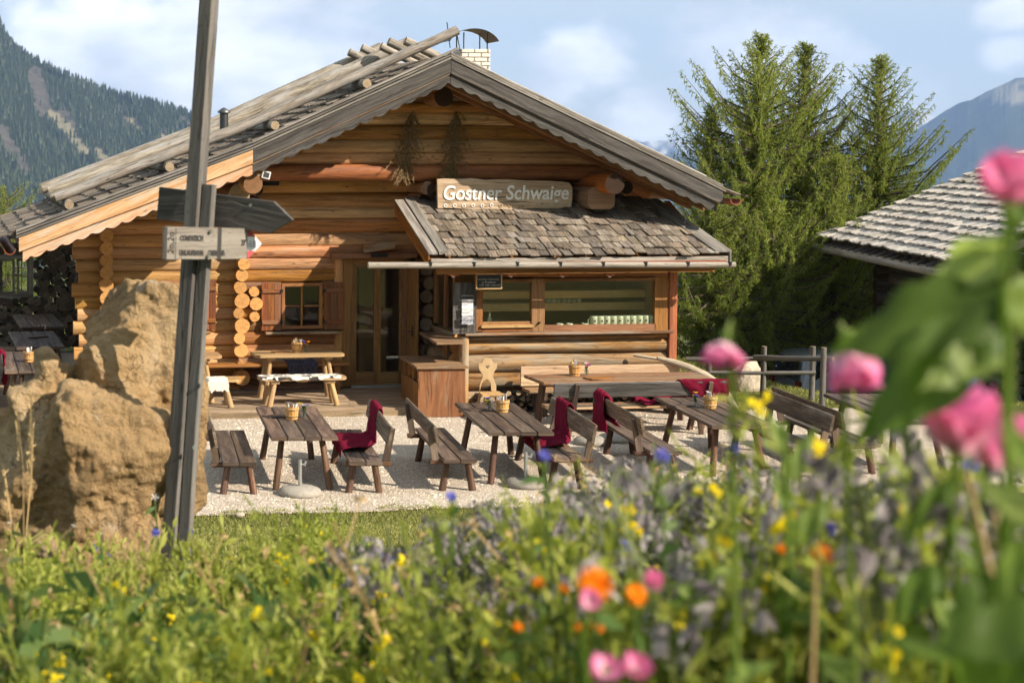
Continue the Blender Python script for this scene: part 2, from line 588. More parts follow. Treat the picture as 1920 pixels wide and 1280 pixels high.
M['amber'] = wood('amber soffit board', (0.43, 0.20, 0.055), (0.29, 0.125, 0.033), (0.16, 0.065, 0.018), 0.6, 15, 0.8, None, 0, 0.3, 0.8)
M['frame'] = wood('oiled frame wood', (0.40, 0.20, 0.075), (0.31, 0.145, 0.052), (0.19, 0.082, 0.03), 0.5, 20, 0.8, None, 0, 0.18, 0.5, spec=0.35)
M['doorwood'] = wood('door wood', (0.34, 0.19, 0.07), (0.255, 0.135, 0.046), (0.15, 0.075, 0.025), 0.5, 20, 0.8, None, 0, 0.15, 0.5, spec=0.35)
M['shutter'] = wood('brown shutter wood', (0.33, 0.135, 0.052), (0.22, 0.085, 0.034), (0.12, 0.045, 0.02), 0.55, 20, 0.8, None, 0, 0.2, 0.4)
M['table'] = wood('dark stained plank', (0.20, 0.132, 0.085), (0.105, 0.066, 0.043), (0.036, 0.023, 0.017), 0.55, 15, 0.9, (0.24, 0.185, 0.135), 0.2, 0.4, 0.7, 0.6, 0.4, 0.4)
M['leg'] = wood('red brown round leg', (0.19, 0.10, 0.058), (0.108, 0.055, 0.033), (0.045, 0.024, 0.016), 0.6, 14, 1.0, (0.3, 0.22, 0.15), 0.12, 0.3, 0.3, 0.4, wear=0.4)
M['oldboard'] = wood('weathered backrest', (0.26, 0.19, 0.125), (0.15, 0.105, 0.07), (0.06, 0.042, 0.03), 0.7, 15, 0.9, (0.34, 0.29, 0.23), 0.2, 0.25, 0.6)
M['pale'] = wood('pale furniture wood', (0.55, 0.385, 0.21), (0.45, 0.295, 0.145), (0.29, 0.165, 0.07), 0.5, 15, 0.7, None, 0, 0.15, 0.6, spec=0.35)
M['palebench'] = wood('sun bleached plank', (0.64, 0.46, 0.29), (0.53, 0.36, 0.21), (0.33, 0.20, 0.105), 0.65, 14, 0.7, None, 0, 0.15, 0.75)
M['tabletop'] = wood('worn brown table top', (0.37, 0.225, 0.12), (0.255, 0.145, 0.072), (0.12, 0.062, 0.032), 0.55, 14, 0.7, (0.36, 0.3, 0.23), 0.16, 0.2, 0.6, wear=0.25)
M['plyface'] = wood('counter front board', (0.30, 0.145, 0.052), (0.235, 0.108, 0.039), (0.14, 0.06, 0.022), 0.55, 8, 0.6, (0.30, 0.22, 0.14), 0.08, 0.15, 0.2, wear=0.25)
M['deck'] = wood('deck plank', (0.40, 0.29, 0.185), (0.29, 0.205, 0.125), (0.14, 0.095, 0.057), 0.75, 14, 0.7, (0.42, 0.35, 0.27), 0.3, 0.22, 0.5)
M['drift'] = wood('bleached branch', (0.58, 0.49, 0.37), (0.43, 0.34, 0.24), (0.2, 0.145, 0.095), 0.8, 10, 1.2, None, 0, 0.15, 0.3, 0.6)
M['railing'] = wood('peeled roof pole', (0.42, 0.365, 0.295), (0.28, 0.24, 0.185), (0.11, 0.09, 0.07), 0.8, 16, 2.2, (0.40, 0.385, 0.36), 0.42, 0.25, 0.95, 0.7, wear=.5)
M['post'] = wood('weathered post', (0.195, 0.182, 0.163), (0.135, 0.125, 0.112), (0.066, 0.061, 0.055), 0.75, 16, 0.7, (0.20, 0.195, 0.185), 0.2, 0.1, 0.8, 0.4)
M['signboard'] = wood('grey sign board', (0.33, 0.30, 0.255), (0.26, 0.23, 0.19), (0.16, 0.138, 0.11), 0.7, 12, 0.9, None, 0, 0.08, 0.7, 0.3)
M['namebd'] = wood('carved name board', (0.62, 0.49, 0.34), (0.51, 0.385, 0.25), (0.31, 0.22, 0.135), 0.7, 9, 0.6, None, 0, 0.05, 0.9, 0.4)
M['bucket'] = wood('bucket stave', (0.72, 0.43, 0.16), (0.63, 0.36, 0.12), (0.46, 0.24, 0.075), 0.45, 20, 1.5, None, 0, 0.12, 0.0, spec=0.4)
M['cloth'] = plain('maroon blanket', (0.14, 0.008, 0.024), 0.95, 0, 0.22, 26, 0.35, 0.05, bscale=160)
M['navy'] = plain('navy checked blanket', (0.02, 0.025, 0.06), 0.9, 0, 0.3, 30, 0.2, 0.2, col2=(0.09, 0.09, 0.12))
M['white'] = plain('white enamel', (0.78, 0.78, 0.76), 0.35, 0, 0.04)
M['mug'] = plain('pale green stoneware', (0.55, 0.58, 0.44), 0.25, 0, 0.05, spec=0.5)
M['steel'] = plain('steel', (0.55, 0.55, 0.55), 0.28, 1.0, 0.1)
M['galv'] = plain('galvanised tube', (0.50, 0.52, 0.52), 0.42, 0.85, 0.15)
M['black'] = plain('black metal', (0.018, 0.018, 0.02), 0.5, 0.3, 0.2)
M['sheet'] = plain('dark sheet metal', (0.10, 0.105, 0.11), 0.45, 0.8, 0.25, 6)
M['copper'] = plain('copper shade', (0.34, 0.115, 0.05), 0.3, 1.0, 0.2)
M['coppergut'] = plain('copper flashing', (0.38, 0.13, 0.075), 0.42, 0.7, 0.25, 8)
M['gutter'] = wood('wooden gutter', (0.46, 0.42, 0.365), (0.34, 0.305, 0.26), (0.17, 0.15, 0.125), 0.7, 16, 0.7, None, 0, 0.15, 0.5)
M['brickwhite'] = plain('whitewashed brick', (0.66, 0.62, 0.55), 0.85, 0, 0.12, 20, 0.3, 0.2)
M['mortar'] = plain('whitewashed mortar', (0.52, 0.49, 0.43), 0.9, 0, 0.1, 30, 0.3, 0.2)
M['chalk'] = plain('chalkboard', (0.018, 0.019, 0.018), 0.65, 0, 0.3, 9)
M['chalkline'] = plain('chalk', (0.42, 0.41, 0.38), 0.9)
M['paper'] = plain('paper', (0.72, 0.71, 0.72), 0.7, 0, 0.1, 30)
M['paperblue'] = plain('leaflet picture', (0.16, 0.18, 0.26), 0.6, 0, 0.4, 25, col2=(0.55, 0.55, 0.58))
M['letterwhite'] = plain('white letter paint', (0.78, 0.77, 0.75), 0.6, 0, 0.05)
M['letterdark'] = plain('dark sign paint', (0.045, 0.042, 0.04), 0.7, 0, 0.3, 40)
M['lettergrey'] = plain('faded mark paint', (0.42, 0.40, 0.47), 0.7)
M['signred'] = plain('faded red paint', (0.48, 0.075, 0.085), 0.6, 0, 0.1)
M['hidew'] = plain('white cow hide', (0.66, 0.61, 0.53), 0.9, 0, 0.12, 40, 0.5, 0.1, sheen=0.3)
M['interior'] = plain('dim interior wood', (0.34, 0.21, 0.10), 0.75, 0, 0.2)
M['shelfwood'] = plain('shelf wood', (0.60, 0.42, 0.19), 0.6, 0, 0.15)
M['carpaint'] = plain('shaded silver car paint', (0.17, 0.195, 0.215), 0.25, 0.5, 0.03, spec=0.6)  # silver darkened to grey-blue, shade on the car put into its colour
M['tyre'] = plain('tyre rubber', (0.018, 0.018, 0.018), 0.85)
M['darkglass'] = plain('dark car glass', (0.012, 0.014, 0.016), 0.05, 0, 0.0, spec=0.7)
M['tail'] = plain('tail light', (0.10, 0.012, 0.01), 0.2, 0, 0.1)
M['stonegrey'] = plain('pale concrete', (0.33, 0.30, 0.255), 0.9, 0, 0.3, 16, 0.6, 0.15)
M['fieldstone'] = plain('field stone', (0.42, 0.36, 0.28), 0.9, 0, 0.3, 8, 0.8, 0.15)
M['pane'] = glass('window pane', 0.045, 0.95, (0.94, 0.96, 0.93))
M['pane_clear'] = glass('clear glass', 0.06, 0.8, (0.93, 0.96, 0.93))
M['yellowtag'] = plain('pillow floral', (0.5, 0.3, 0.02), 0.8)

# cow hide with dark patches
m, g = new_mat('cow hide')
oc = g.n('ShaderNodeTexCoord').outputs['Object']
sp = g.noise(oc, 6.5, 2.0, 0.5, 0.6)
c = g.mix(g.mapr(sp, 0.50, 0.53), (0.66, 0.61, 0.52), (0.022, 0.017, 0.014))
b = g.n('ShaderNodeBsdfPrincipled', {'Base Color': c, 'Roughness': 0.9, 'Sheen Weight': 0.3, 'Normal': g.n('ShaderNodeBump', {'Height': g.noise(oc, 120, 4), 'Strength': .5, 'Distance': .01}).outputs[0]})
finish(g, b.outputs[0])
M['hide'] = m

# boulder: ochre dolomite with pits, lichen and pale veins
m, g = new_mat('ochre boulder')
oc = g.n('ShaderNodeTexCoord').outputs['Object']
n1 = g.noise(oc, 1.6, 6, 0.6)
n2 = g.noise(oc, 7.0, 8, 0.68)
n3 = g.noise(oc, 28.0, 6, 0.7)
c = g.ramp(n1, [(0.3, (0.25, 0.165, 0.085)), (0.5, (0.41, 0.275, 0.135)), (0.7, (0.48, 0.37, 0.23))])
c = g.mix(g.mapr(n2, 0.54, 0.76, 0, .7), c, (0.20, 0.155, 0.105))
c = g.mix(g.mapr(g.noise(oc, 4.0, 7, 0.7), 0.58, 0.72, 0, .75), c, (0.50, 0.44, 0.35))
c = g.mix(g.mapr(n3, 0.58, 0.8, 0, .6), c, (0.10, 0.085, 0.065))
ve = g.n('ShaderNodeTexVoronoi', {'Vector': g.n('ShaderNodeVectorMath', {0: g.vscale(oc, (1.0, 1.0, 0.7)), 1: g.n('ShaderNodeTexNoise', {'Vector': oc, 'Scale': 3.0, 'Detail': 5.0}).outputs['Color']}, operation='ADD').outputs[0], 'Scale': 2.6}, feature='DISTANCE_TO_EDGE').outputs['Distance']
crk = g.math('MULTIPLY', g.mapr(ve, 0.0, 0.02, 1.0, 0.0), g.mapr(g.noise(oc, 1.9, 3, 0.6), 0.48, 0.62))
c = g.mix(g.math('MULTIPLY', crk, 0.45), c, (0.10, 0.07, 0.04))
c = g.mix(g.mapr(g.noise(oc, 2.4, 3, 0.6), 0.58, 0.70, 0, .45), c, (0.40, 0.23, 0.10))
hgt = g.math('ADD', g.math('MULTIPLY', n2, 1.0), g.math('MULTIPLY', n3, 0.5))
hgt = g.math('MULTIPLY_ADD', crk, -0.35, hgt)
b = g.n('ShaderNodeBsdfPrincipled', {'Base Color': c, 'Roughness': 0.92, 'Specular IOR Level': 0.15,
                                     'Normal': g.n('ShaderNodeBump', {'Height': hgt, 'Strength': 1.0, 'Distance': 0.055}).outputs[0]})
finish(g, b.outputs[0])
M['rock'] = m

# gravel terrace
m, g = new_mat('cream gravel')
oc = g.n('ShaderNodeTexCoord').outputs['Object']
vo = g.n('ShaderNodeTexVoronoi', {'Vector': oc, 'Scale': 46.0})
cell = g.n('ShaderNodeSeparateColor', {0: vo.outputs['Color']}).outputs[0]
c = g.ramp(cell, [(0.0, (0.42, 0.35, 0.27)), (0.4, (0.55, 0.475, 0.385)), (0.8, (0.65, 0.585, 0.495)), (1.0, (0.73, 0.67, 0.585))])
big = g.noise(oc, 0.9, 5, 0.6)
c = g.mix(g.mapr(big, 0.45, 0.72, 0, .6), c, (0.40, 0.32, 0.23))
c = g.mix(g.mapr(g.noise(oc, 3.1, 6, 0.7), 0.52, 0.70, 0, .45), c, (0.36, 0.29, 0.21))
c = g.mix(g.mapr(vo.outputs['Distance'], 0.35, 0.6, 0, .45), c, (0.24, 0.19, 0.14))
bp = g.n('ShaderNodeBump', {'Height': g.math('MULTIPLY', vo.outputs['Distance'], -1.0), 'Strength': 0.9, 'Distance': 0.02}).outputs[0]
b = g.n('ShaderNodeBsdfPrincipled', {'Base Color': c, 'Roughness': 0.95, 'Specular IOR Level': 0.1, 'Normal': bp})
finish(g, b.outputs[0])
M['gravel'] = m
M['pebble'] = plain('pebble', (0.60, 0.53, 0.44), 0.9, 0, 0.3, 3, spec=0.15)

# meadow soil and turf
m, g = new_mat('meadow turf')
oc = g.n('ShaderNodeTexCoord').outputs['Object']
n1 = g.noise(oc, 0.35, 6, 0.6)
n2 = g.noise(oc, 9.0, 6, 0.7)
c = g.ramp(n1, [(0.3, (0.06, 0.072, 0.018)), (0.5, (0.11, 0.12, 0.032)), (0.7, (0.19, 0.18, 0.065))])
c = g.mix(g.mapr(n2, 0.45, 0.7, 0, .6), c, (0.05, 0.06, 0.02))
b = g.n('ShaderNodeBsdfPrincipled', {'Base Color': c, 'Roughness': 0.95, 'Specular IOR Level': 0.1,
                                     'Normal': g.n('ShaderNodeBump', {'Height': n2, 'Strength': 0.8, 'Distance': 0.08}).outputs[0]})
finish(g, b.outputs[0])
M['turf'] = m

M['blade'] = leaf('grass blade', [(0.12, 0.145, 0.03), (0.21, 0.225, 0.055), (0.31, 0.30, 0.095), (0.42, 0.37, 0.17)], 0.42)
M['larch'] = leaf('larch needles', [(0.11, 0.155, 0.032), (0.19, 0.24, 0.05), (0.27, 0.32, 0.075), (0.34, 0.375, 0.105)], 0.48)
M['bark'] = wood('larch bark', (0.22, 0.165, 0.12), (0.14, 0.10, 0.075), (0.06, 0.045, 0.035), 0.9, 8, 2.0, None, 0, .2, 0, .8)
M['twig'] = plain('bare twig', (0.20, 0.165, 0.13), 0.9)
M['drybough'] = leaf('dry spruce bough', [(0.12, 0.072, 0.03), (0.19, 0.125, 0.055), (0.27, 0.19, 0.095)], 0.2)
M['mustard'] = leaf('mustard stems and pods', [(0.075, 0.115, 0.022), (0.20, 0.25, 0.042), (0.36, 0.39, 0.07), (0.48, 0.48, 0.15)], 0.42)
M['herb'] = leaf('herb leaves', [(0.05, 0.10, 0.03), (0.08, 0.14, 0.035), (0.13, 0.19, 0.05), (0.19, 0.24, 0.09)], 0.4)
M['borage'] = leaf('borage leaves', [(0.09, 0.12, 0.055), (0.17, 0.20, 0.085), (0.28, 0.30, 0.14)], 0.4)
M['boragehead'] = leaf('borage buds', [(0.17, 0.14, 0.16), (0.28, 0.245, 0.255), (0.38, 0.35, 0.34), (0.40, 0.41, 0.30)], 0.4)
M['poppyleaf'] = leaf('poppy leaf', [(0.085, 0.15, 0.024), (0.17, 0.25, 0.045), (0.30, 0.38, 0.11)], 0.58, 0.45, 0.3)
M['yellow'] = leaf('yellow petal', [(0.75, 0.58, 0.01), (0.82, 0.68, 0.02)], 0.35)
M['orangepetal'] = leaf('orange petal', [(0.80, 0.24, 0.008), (0.85, 0.31, 0.015)], 0.35)
M['bluepetal'] = leaf('blue petal', [(0.06, 0.075, 0.42), (0.14, 0.15, 0.50), (0.24, 0.22, 0.52)], 0.3)
M['violet'] = leaf('violet petal', [(0.16, 0.07, 0.30), (0.26, 0.13, 0.42), (0.13, 0.05, 0.2)], 0.35)
M['whitepetal'] = leaf('white petal', [(0.75, 0.73, 0.74), (0.82, 0.80, 0.80)], 0.35)
M['straw'] = leaf('straw stalk', [(0.38, 0.26, 0.12), (0.46, 0.34, 0.17)], 0.2)

m, g = new_mat('pink poppy petal')
at_ = g.n('ShaderNodeAttribute', attribute_name='rnd').outputs['Fac']
uv = g.n('ShaderNodeUVMap').outputs[0]
tp = g.n('ShaderNodeSeparateXYZ', {0: uv}).outputs[1]
st = g.noise(g.vscale(uv, (14, 1.5, 1)), 1.0, 3)
c = g.ramp(tp, [(0.0, (0.88, 0.80, 0.82)), (0.35, (0.82, 0.44, 0.58)), (0.75, (0.74, 0.17, 0.38)), (1.0, (0.66, 0.09, 0.31))])
c = g.mix(g.mapr(st, 0.4, 0.7, 0, .35), c, (0.82, 0.42, 0.58))
b = g.n('ShaderNodeBsdfPrincipled', {'Base Color': c, 'Roughness': 0.5, 'Specular IOR Level': 0.25})
t = g.n('ShaderNodeBsdfTranslucent', {'Color': g.mix(0.5, c, (0.9, 0.3, 0.5))})
mx = g.n('ShaderNodeMixShader', {0: 0.45, 1: b.outputs[0], 2: t.outputs[0]})
finish(g, mx.outputs[0])
M['poppy'] = m

# mountains
m, g = new_mat('forest slope')
at_ = g.n('ShaderNodeAttribute', attribute_name='bare').outputs['Fac']
oc = g.n('ShaderNodeTexCoord').outputs['Object']
n1 = g.noise(oc, 0.004, 8, 0.65)
n2 = g.noise(oc, 0.05, 8, 0.7)
f = g.mix(n2, (0.014, 0.022, 0.010), (0.04, 0.052, 0.02))
r = g.mix(g.mapr(n2, .3, .7), (0.06, 0.055, 0.048), (0.15, 0.135, 0.11))
c = g.mix(g.mapr(at_, 0.35, 0.65), f, r)
c = g.mix(g.mapr(at_, 1.3, 1.6), c, g.mix(n2, (0.22, 0.20, 0.12), (0.28, 0.25, 0.16)))
b = g.n('ShaderNodeBsdfPrincipled', {'Base Color': c, 'Roughness': 1.0, 'Specular IOR Level': 0.0,
                                     'Normal': g.n('ShaderNodeBump', {'Height': n2, 'Strength': 1.0, 'Distance': 12.0}).outputs[0]})
finish(g, b.outputs[0])
M['slope'] = m
M['conifer'] = leaf('far conifers', [(0.012, 0.022, 0.009), (0.03, 0.048, 0.016), (0.065, 0.09, 0.028), (0.12, 0.145, 0.045)], 0.1)
m, g = new_mat('snow peak')
oc = g.n('ShaderNodeTexCoord').outputs['Object']
n2 = g.noise(oc, 0.006, 8, 0.7)
c = g.mix(g.mapr(n2, .45, .55), (0.16, 0.17, 0.19), (0.42, 0.42, 0.42))
b = g.n('ShaderNodeBsdfPrincipled', {'Base Color': c, 'Roughness': 0.9})
finish(g, b.outputs[0])
M['snow'] = m

# ------------------------------------------------------------------ terrain
def sstep(a, b, x):
    t = max(0.0, min(1.0, (x - a) / (b - a)))
    return t * t * (3 - 2 * t)


YEDGE = -9.05


def ground_h(x, y):
    h = 0.0
    t = YEDGE - 0.1 - y
    if t > 0:
        h += 0.16 * t * sstep(0.0, 2.2, t)
        if t > 22:
            h += 0.10 * (t - 22)
        if t > 20:
            h = min(h, 45.0 + 0.05 * t)
        h += 0.05 * mnoise.noise(Vector((x * .35, y * .35, 3.1))) * sstep(0, 3, t)
        h += 0.28 * sstep(-7.7, -6.3, x) * sstep(9, 13, t) * (1 - sstep(17, 20, t))
        h += 0.018 * max(0.0, x + 6.0) * sstep(2, 10, t) * (1 - sstep(18, 40, t))
    if y > 9:
        h -= 0.05 * (y - 9) + 0.16 * max(0.0, y - 60) * (1 - 0.5 * sstep(1500, 4000, y))
    if x > 12:
        h -= 0.06 * (x - 12) * sstep(-12, -2, y)
    h -= 1.35 * sstep(5.9, 9.0, x) * sstep(-2.6, 3.0, y)
    if x < -13:
        h += 0.05 * (-13 - x) * (1 - sstep(5, 60, y))
    return max(h, -620.0)


def axis_vals(c, lo, hi, step):
    v = list(np.arange(lo, hi + 1e-6, step))
    e = []
    d = step
    x = hi
    while x < c + 7000:
        d *= 1.22; x += d; e.append(x)
    f = []
    d = step; x = lo
    while x > c - 7000:
        d *= 1.22; x -= d; f.append(x)
    return np.array(f[::-1] + v + e)


xs = axis_vals(0, -16, 16, 0.5)
ys = axis_vals(0, -34, 12, 0.5)
V = np.array([(x, y, ground_h(x, y)) for y in ys for x in xs])
nx = len(xs)
F = [(j * nx + i, j * nx + i + 1, (j + 1) * nx + i + 1, (j + 1) * nx + i) for j in range(len(ys) - 1) for i in range(nx - 1)]
V[:, 2] -= 0.012
tag(np_mesh("meadow_ground", V, F, M['turf'], smooth=True), kind='structure')

# gravel terrace: a sheet with a ragged edge
edge = []
for x in np.arange(-12, 9.01, 0.3):
    edge.append((x, YEDGE + 0.10 * mnoise.noise(Vector((x * .9, 0, 5))) + 0.05 * mnoise.noise(Vector((x * 3.3, 1, 5)))))
for y in np.arange(-8.8, -2.6, 0.4):
    edge.append((9.2 + 0.2 * mnoise.noise(Vector((y, 2, 5))) - 0.45 * (y + 8.8), y))
for x in np.arange(6.0, 3.4, -0.4):
    edge.append((x, -2.5 + 0.15 * mnoise.noise(Vector((x * 1.1, 4, 5)))))
for y in np.arange(-2.2, 6.5, 0.5):
    edge.append((3.3 + .1 * mnoise.noise(Vector((y, 4, 8))), y))
edge += [(-12, 6.5)]
mb = MB()
mb.poly([(x, y, 0.004) for (x, y) in edge], (0, 0, 0.02), 0)
tag(mb.build("gravel_terrace", M['gravel']), kind='structure')

# loose pebbles lying on the gravel
rng = np.random.default_rng(5)
base_p = np.array([(1, 0, 0), (-.5, .86, 0), (-.5, -.86, 0), (0, 0, 1.0)])
N = 17000
px_ = rng.uniform(-6.2, 5.2, N); py_ = rng.uniform(-9.0, -2.3, N)
sz = rng.uniform(0.007, 0.02, N) * (1 + (rng.random(N) > .96) * .8)
an = rng.uniform(0, 6.28, N)
V = np.zeros((N, 4, 3))
ca, sa = np.cos(an), np.sin(an)
for k in range(4):
    b = base_p[k]
    V[:, k, 0] = px_ + sz * (b[0] * ca - b[1] * sa) + (k == 3) * sz * .3
    V[:, k, 1] = py_ + sz * (b[0] * sa + b[1] * ca)
    V[:, k, 2] = 0.022 + sz * b[2] * 0.8
F = np.array([(0, 1, 3), (1, 2, 3), (2, 0, 3)])
FF = (np.arange(N)[:, None, None] * 4 + F[None]).reshape(-1, 3)
tag(np_mesh("pebbles", V.reshape(-1, 3), FF, M['pebble'], rnd=np.repeat(rng.random(N), 3)), "loose cream pebbles strewn over the gravel terrace", "pebbles", kind='stuff')

# wooden deck along the hut: one plank after another
deck = bpy.data.objects.new("deck", None); COL.objects.link(deck); WL["deck"] = Vector((0, 0, 0))
tag(deck, kind='structure')
y = -2.22
k = 0
while y < 0.25:
    x0 = -8.9 + random.uniform(-.05, .05)
    cuts = [x0, random.uniform(-6.8, -5.0), random.uniform(-3.5, -2.2), -0.45]
    for a, b_ in zip(cuts[:-1], cuts[1:]):
        mb = MB()
        mb.box(((a + b_) / 2, y, 0.125 + random.uniform(-.003, .003)), (b_ - a - .006, 0.148, 0.04), ch=.004)
        mb.build("deck_plank", M['deck'], deck)
    y += 0.156
mb = MB()
mb.box((-4.6, -2.312, 0.06), (8.4, .03, .1)); mb.build("deck_fascia", M['deck'], deck)
for i in range(42):                                      # planks run on beside the hut, under the side tables
    mb = MB(); yy = 0.33 + i * .156
    mb.box((-7.75, yy, 0.125 + random.uniform(-.003, .003)), (2.3, 0.147, 0.04), ch=.004)
    mb.build("deck_plank", M['deck'], deck)

# ------------------------------------------------------------------ hut
YR, YG = -2.05, -0.85
XRIDGE = -0.67
PROF = [(-7.56, 2.88), (-3.87, 4.246), (-0.67, 5.681), (3.926, 3.561)]


def zt(x):
    for (x0, z0), (x1, z1) in zip(PROF[:-1], PROF[1:]):
        if x <= x1:
            return z0 + (z1 - z0) * (x - x0) / (x1 - x0)
    x0, z0 = PROF[-2]; x1, z1 = PROF[-1]
    return z0 + (z1 - z0) * (x - x0) / (x1 - x0)


def x_left(z):
    for (x0, z0), (x1, z1) in zip(PROF[:2], PROF[1:3]):
        if z <= z1:
            return x0 + (x1 - x0) * (z - z0) / (z1 - z0)
    return XRIDGE


def x_right(z):
    x0, z0 = PROF[2]; x1, z1 = PROF[3]
    return x0 + (x1 - x0) * (z - z0) / (z1 - z0)


hut = thing("log_hut", "honey coloured log hut with wide shingled gable roof and scalloped barge boards", "hut", (-2.0, 1.0, 0.0))


def log(name, p0, p1, r, mats, parent, n=12, rough=0.05, seg=None, taper=0.04, yflat=1.0):
    p0, p1 = Vector(p0), Vector(p1)
    L = (p1 - p0).length
    seg = seg or max(1, min(7, int(L / 0.6)))
    mb = MB()
    pts, rad = [], []
    ph = random.random() * 9
    for i in range(seg + 1):
        t = i / seg
        p = p0.lerp(p1, t)
        if 0 < i < seg:
            p = p + Vector((0, 0.012 * math.sin(ph + 5 * t), 0.008 * math.sin(ph * 2 + 4 * t)))
        pts.append(p)
        rad.append(r * (1 + taper * (0.5 - t)) * (1 + 0.02 * math.sin(ph + 9 * t)))
    mb.tube(pts, rad, n, 0, 1, rough=rough, yflat=yflat)
    return mb.build(name, mats, parent)


SE = [3.715, 3.496, 3.259, 3.058, 2.811, 2.591, 2.39, 2.188, 1.98, 1.76, 1.55, 1.34, 1.12, .9, .68, .46, .22, .05]
WX0, WX1, WZ0, WZ1 = -2.995, -2.285, 1.17, 1.955        # window beside the door
VX0, VX1, VZ0, VZ1 = -5.25, -4.50, 1.20, 2.02           # window behind the boulder
for a, b_ in zip(SE[:-1], SE[1:]):
    z, r = (a + b_) / 2, (a - b_) / 2 * 1.07
    yc = r * 0.62
    jl = random.uniform(-.06, .06)
    spans = []
    if VZ0 - .05 < z < VZ1 + .05:
        spans += [(-6.52 + jl, VX0, 'log_pale'), (VX1, -3.72, 'log_pale')]
    else:
        spans += [(-6.52 + jl, -3.72, 'log_pale')]
    if z > 2.44:
        spans += [(-3.72, 3.0 + jl, 'log' if z > 3.0 else 'log_mid')]
    elif WZ0 - .03 < z < WZ1 + .03:
        spans += [(-3.72, WX0, 'log_mid'), (WX1, -1.93, 'log_mid')]
    else:
        spans += [(-3.72, -1.93, 'log_mid')]
    for (x0, x1, mt) in spans:
        if zt(x0) - .2 < z:
            x0 = x_left(z + .12)
        log("wall_log", (x0, yc + random.uniform(-.012, .012), z), (x1, yc, z), r, [M[mt], M['end']], hut, 16, yflat=.66)
    # right of the door, behind the serving window
    if z <= 2.44:
        log("wall_log", (-0.66, yc, z), (3.0, yc, z), r, [M['log'], M['end']], hut, 16, yflat=.66)
    # short return of the side wall
    if z < 2.75:
        log("wall_log", (-6.02, -0.22, z + .1), (-6.02, 1.1, z + .1), r * .98, [M['log_pale'], M['end']], hut)
# cross-wall log ends between the windows
for (x, y, r) in [(457, 495, .10), (454, 516, .105), (451, 539, .105), (454, 564, .128), (448, 587, .09), (454, 611, .128), (449, 634, .095), (453, 657, .118), (452, 683, .07),
                  (454, 708, .128), (457, 474, .105), (456, 451, .11)]:
    p = at(x, y, -.25)
    log("cross_log", (p.x, -.26 + random.uniform(-.03, .03), p.z), (p.x, .3, p.z), r, [M['log_pale'], M['end']], hut, 14, .09, 2)
for (x, y, r) in [(477, 547, .085), (481, 570, .11), (478, 594, .085)]:
    p = at(x, y, -.12)
    log("cross_log", (p.x, -.10, p.z), (p.x, .3, p.z), r, [M['log'], M['end']], hut, 12, .09, 2)

# gable logs above, standing forward of the wall
SG = [3.735, 3.983, 4.186, 4.406, 4.645, 4.865, 5.03, 5.22]
for i, (a, b_) in enumerate(zip(SG[:-1], SG[1:])):
    z, r = (a + b_) / 2, (b_ - a) / 2 * 1.07
    xl = max(x_left(z + .06), -4.55); xr = min(x_right(z + .06), 3.05)
    yc = YG + r * .62 - (.05 if i == 0 else 0)
    log("gable_log", (xl, yc, z), (xr, yc, z), r, [M['log_red' if i == 0 else 'log'], M['end']], hut, 16, yflat=.72 if i else .85)
mb = MB()
for i in range(6):                                        # boards closing the step between gable and wall
    mb.box((-0.75, YG + .1 + i * .15, 3.735), (7.4, .147, .03))
mb.build("ceiling_board", M['amber'], hut)
for X in (-3.62, -0.72, 2.72):                            # cantilevered cross-wall logs that carry the gable
    for k, zz in enumerate((3.60, 3.38, 3.16)):
        log("bracket_log", (X, -1.02 + k * .28, zz), (X, .25, zz), .112, [M['log'], M['end_dark']], hut, 12, .08, 2)
# purlins
p = at(832, 182, -1.5); log("ridge_purlin", (p.x, -1.5, p.z), (p.x, 6.0, p.z), .155, [M['amber'], M['end_dark']], hut, 18, .04)
p = at(475, 345, -1.9); log("purlin", (p.x, -1.9, p.z), (p.x, 6.0, p.z), .15, [M['log'], M['end_brown']], hut, 18, .05)
p = at(1153, 345, -1.9); log("purlin", (p.x, -1.9, p.z), (p.x, 6.0, p.z), .165, [M['log_red'], M['end_dark']], hut, 18, .05)
p = at(449, 364, -1.45); log("bracket_log", (p.x, -1.45, p.z), (p.x, .2, p.z), .17, [M['log'], M['end_grey']], hut, 16, .08, 3)
p = at(1128, 372, -1.5)
mb = MB(); mb.box((p.x, -.7, p.z), (.46, 1.6, .36), ch=.07); mb.build("bracket_beam", [M['log']], hut)

# roof: deck, rafters, barge boards, shingles
roof = MB()
for (x0, z0), (x1, z1) in zip(PROF[:-1], PROF[1:]):
    for i in range(int((6.0 - YR) / .2)):
        ya = YR + .04 + i * .2
        roof.poly([(x0, ya, z0 - .02), (x1, ya, z1 - .02), (x1, ya + .192, z1 - .02), (x0, ya + .192, z0 - .02)], (0, 0, -.10), 0, udir=(1, 0, 0))
roof = roof.build("roof", [M['amber']], hut)
for yy in (-1.78, -1.25, 0.6, 2.4, 4.2):
    for (x0, z0), (x1, z1) in zip(PROF[:-1], PROF[1:]):
        mb = MB()
        d = Vector((x1 - x0, 0, z1 - z0)).normalized()
        a0 = Vector((x0, yy, z0 - .26)) + (d * .12 if x0 < -7 else d * .02)
        a1 = Vector((x1, yy, z1 - .26)) - (d * .16 if x1 > 3 else d * .02)
        mb.beam(a0, a1, .13, .27, mat=0)
        mb.build("rafter", M['amber'], roof)


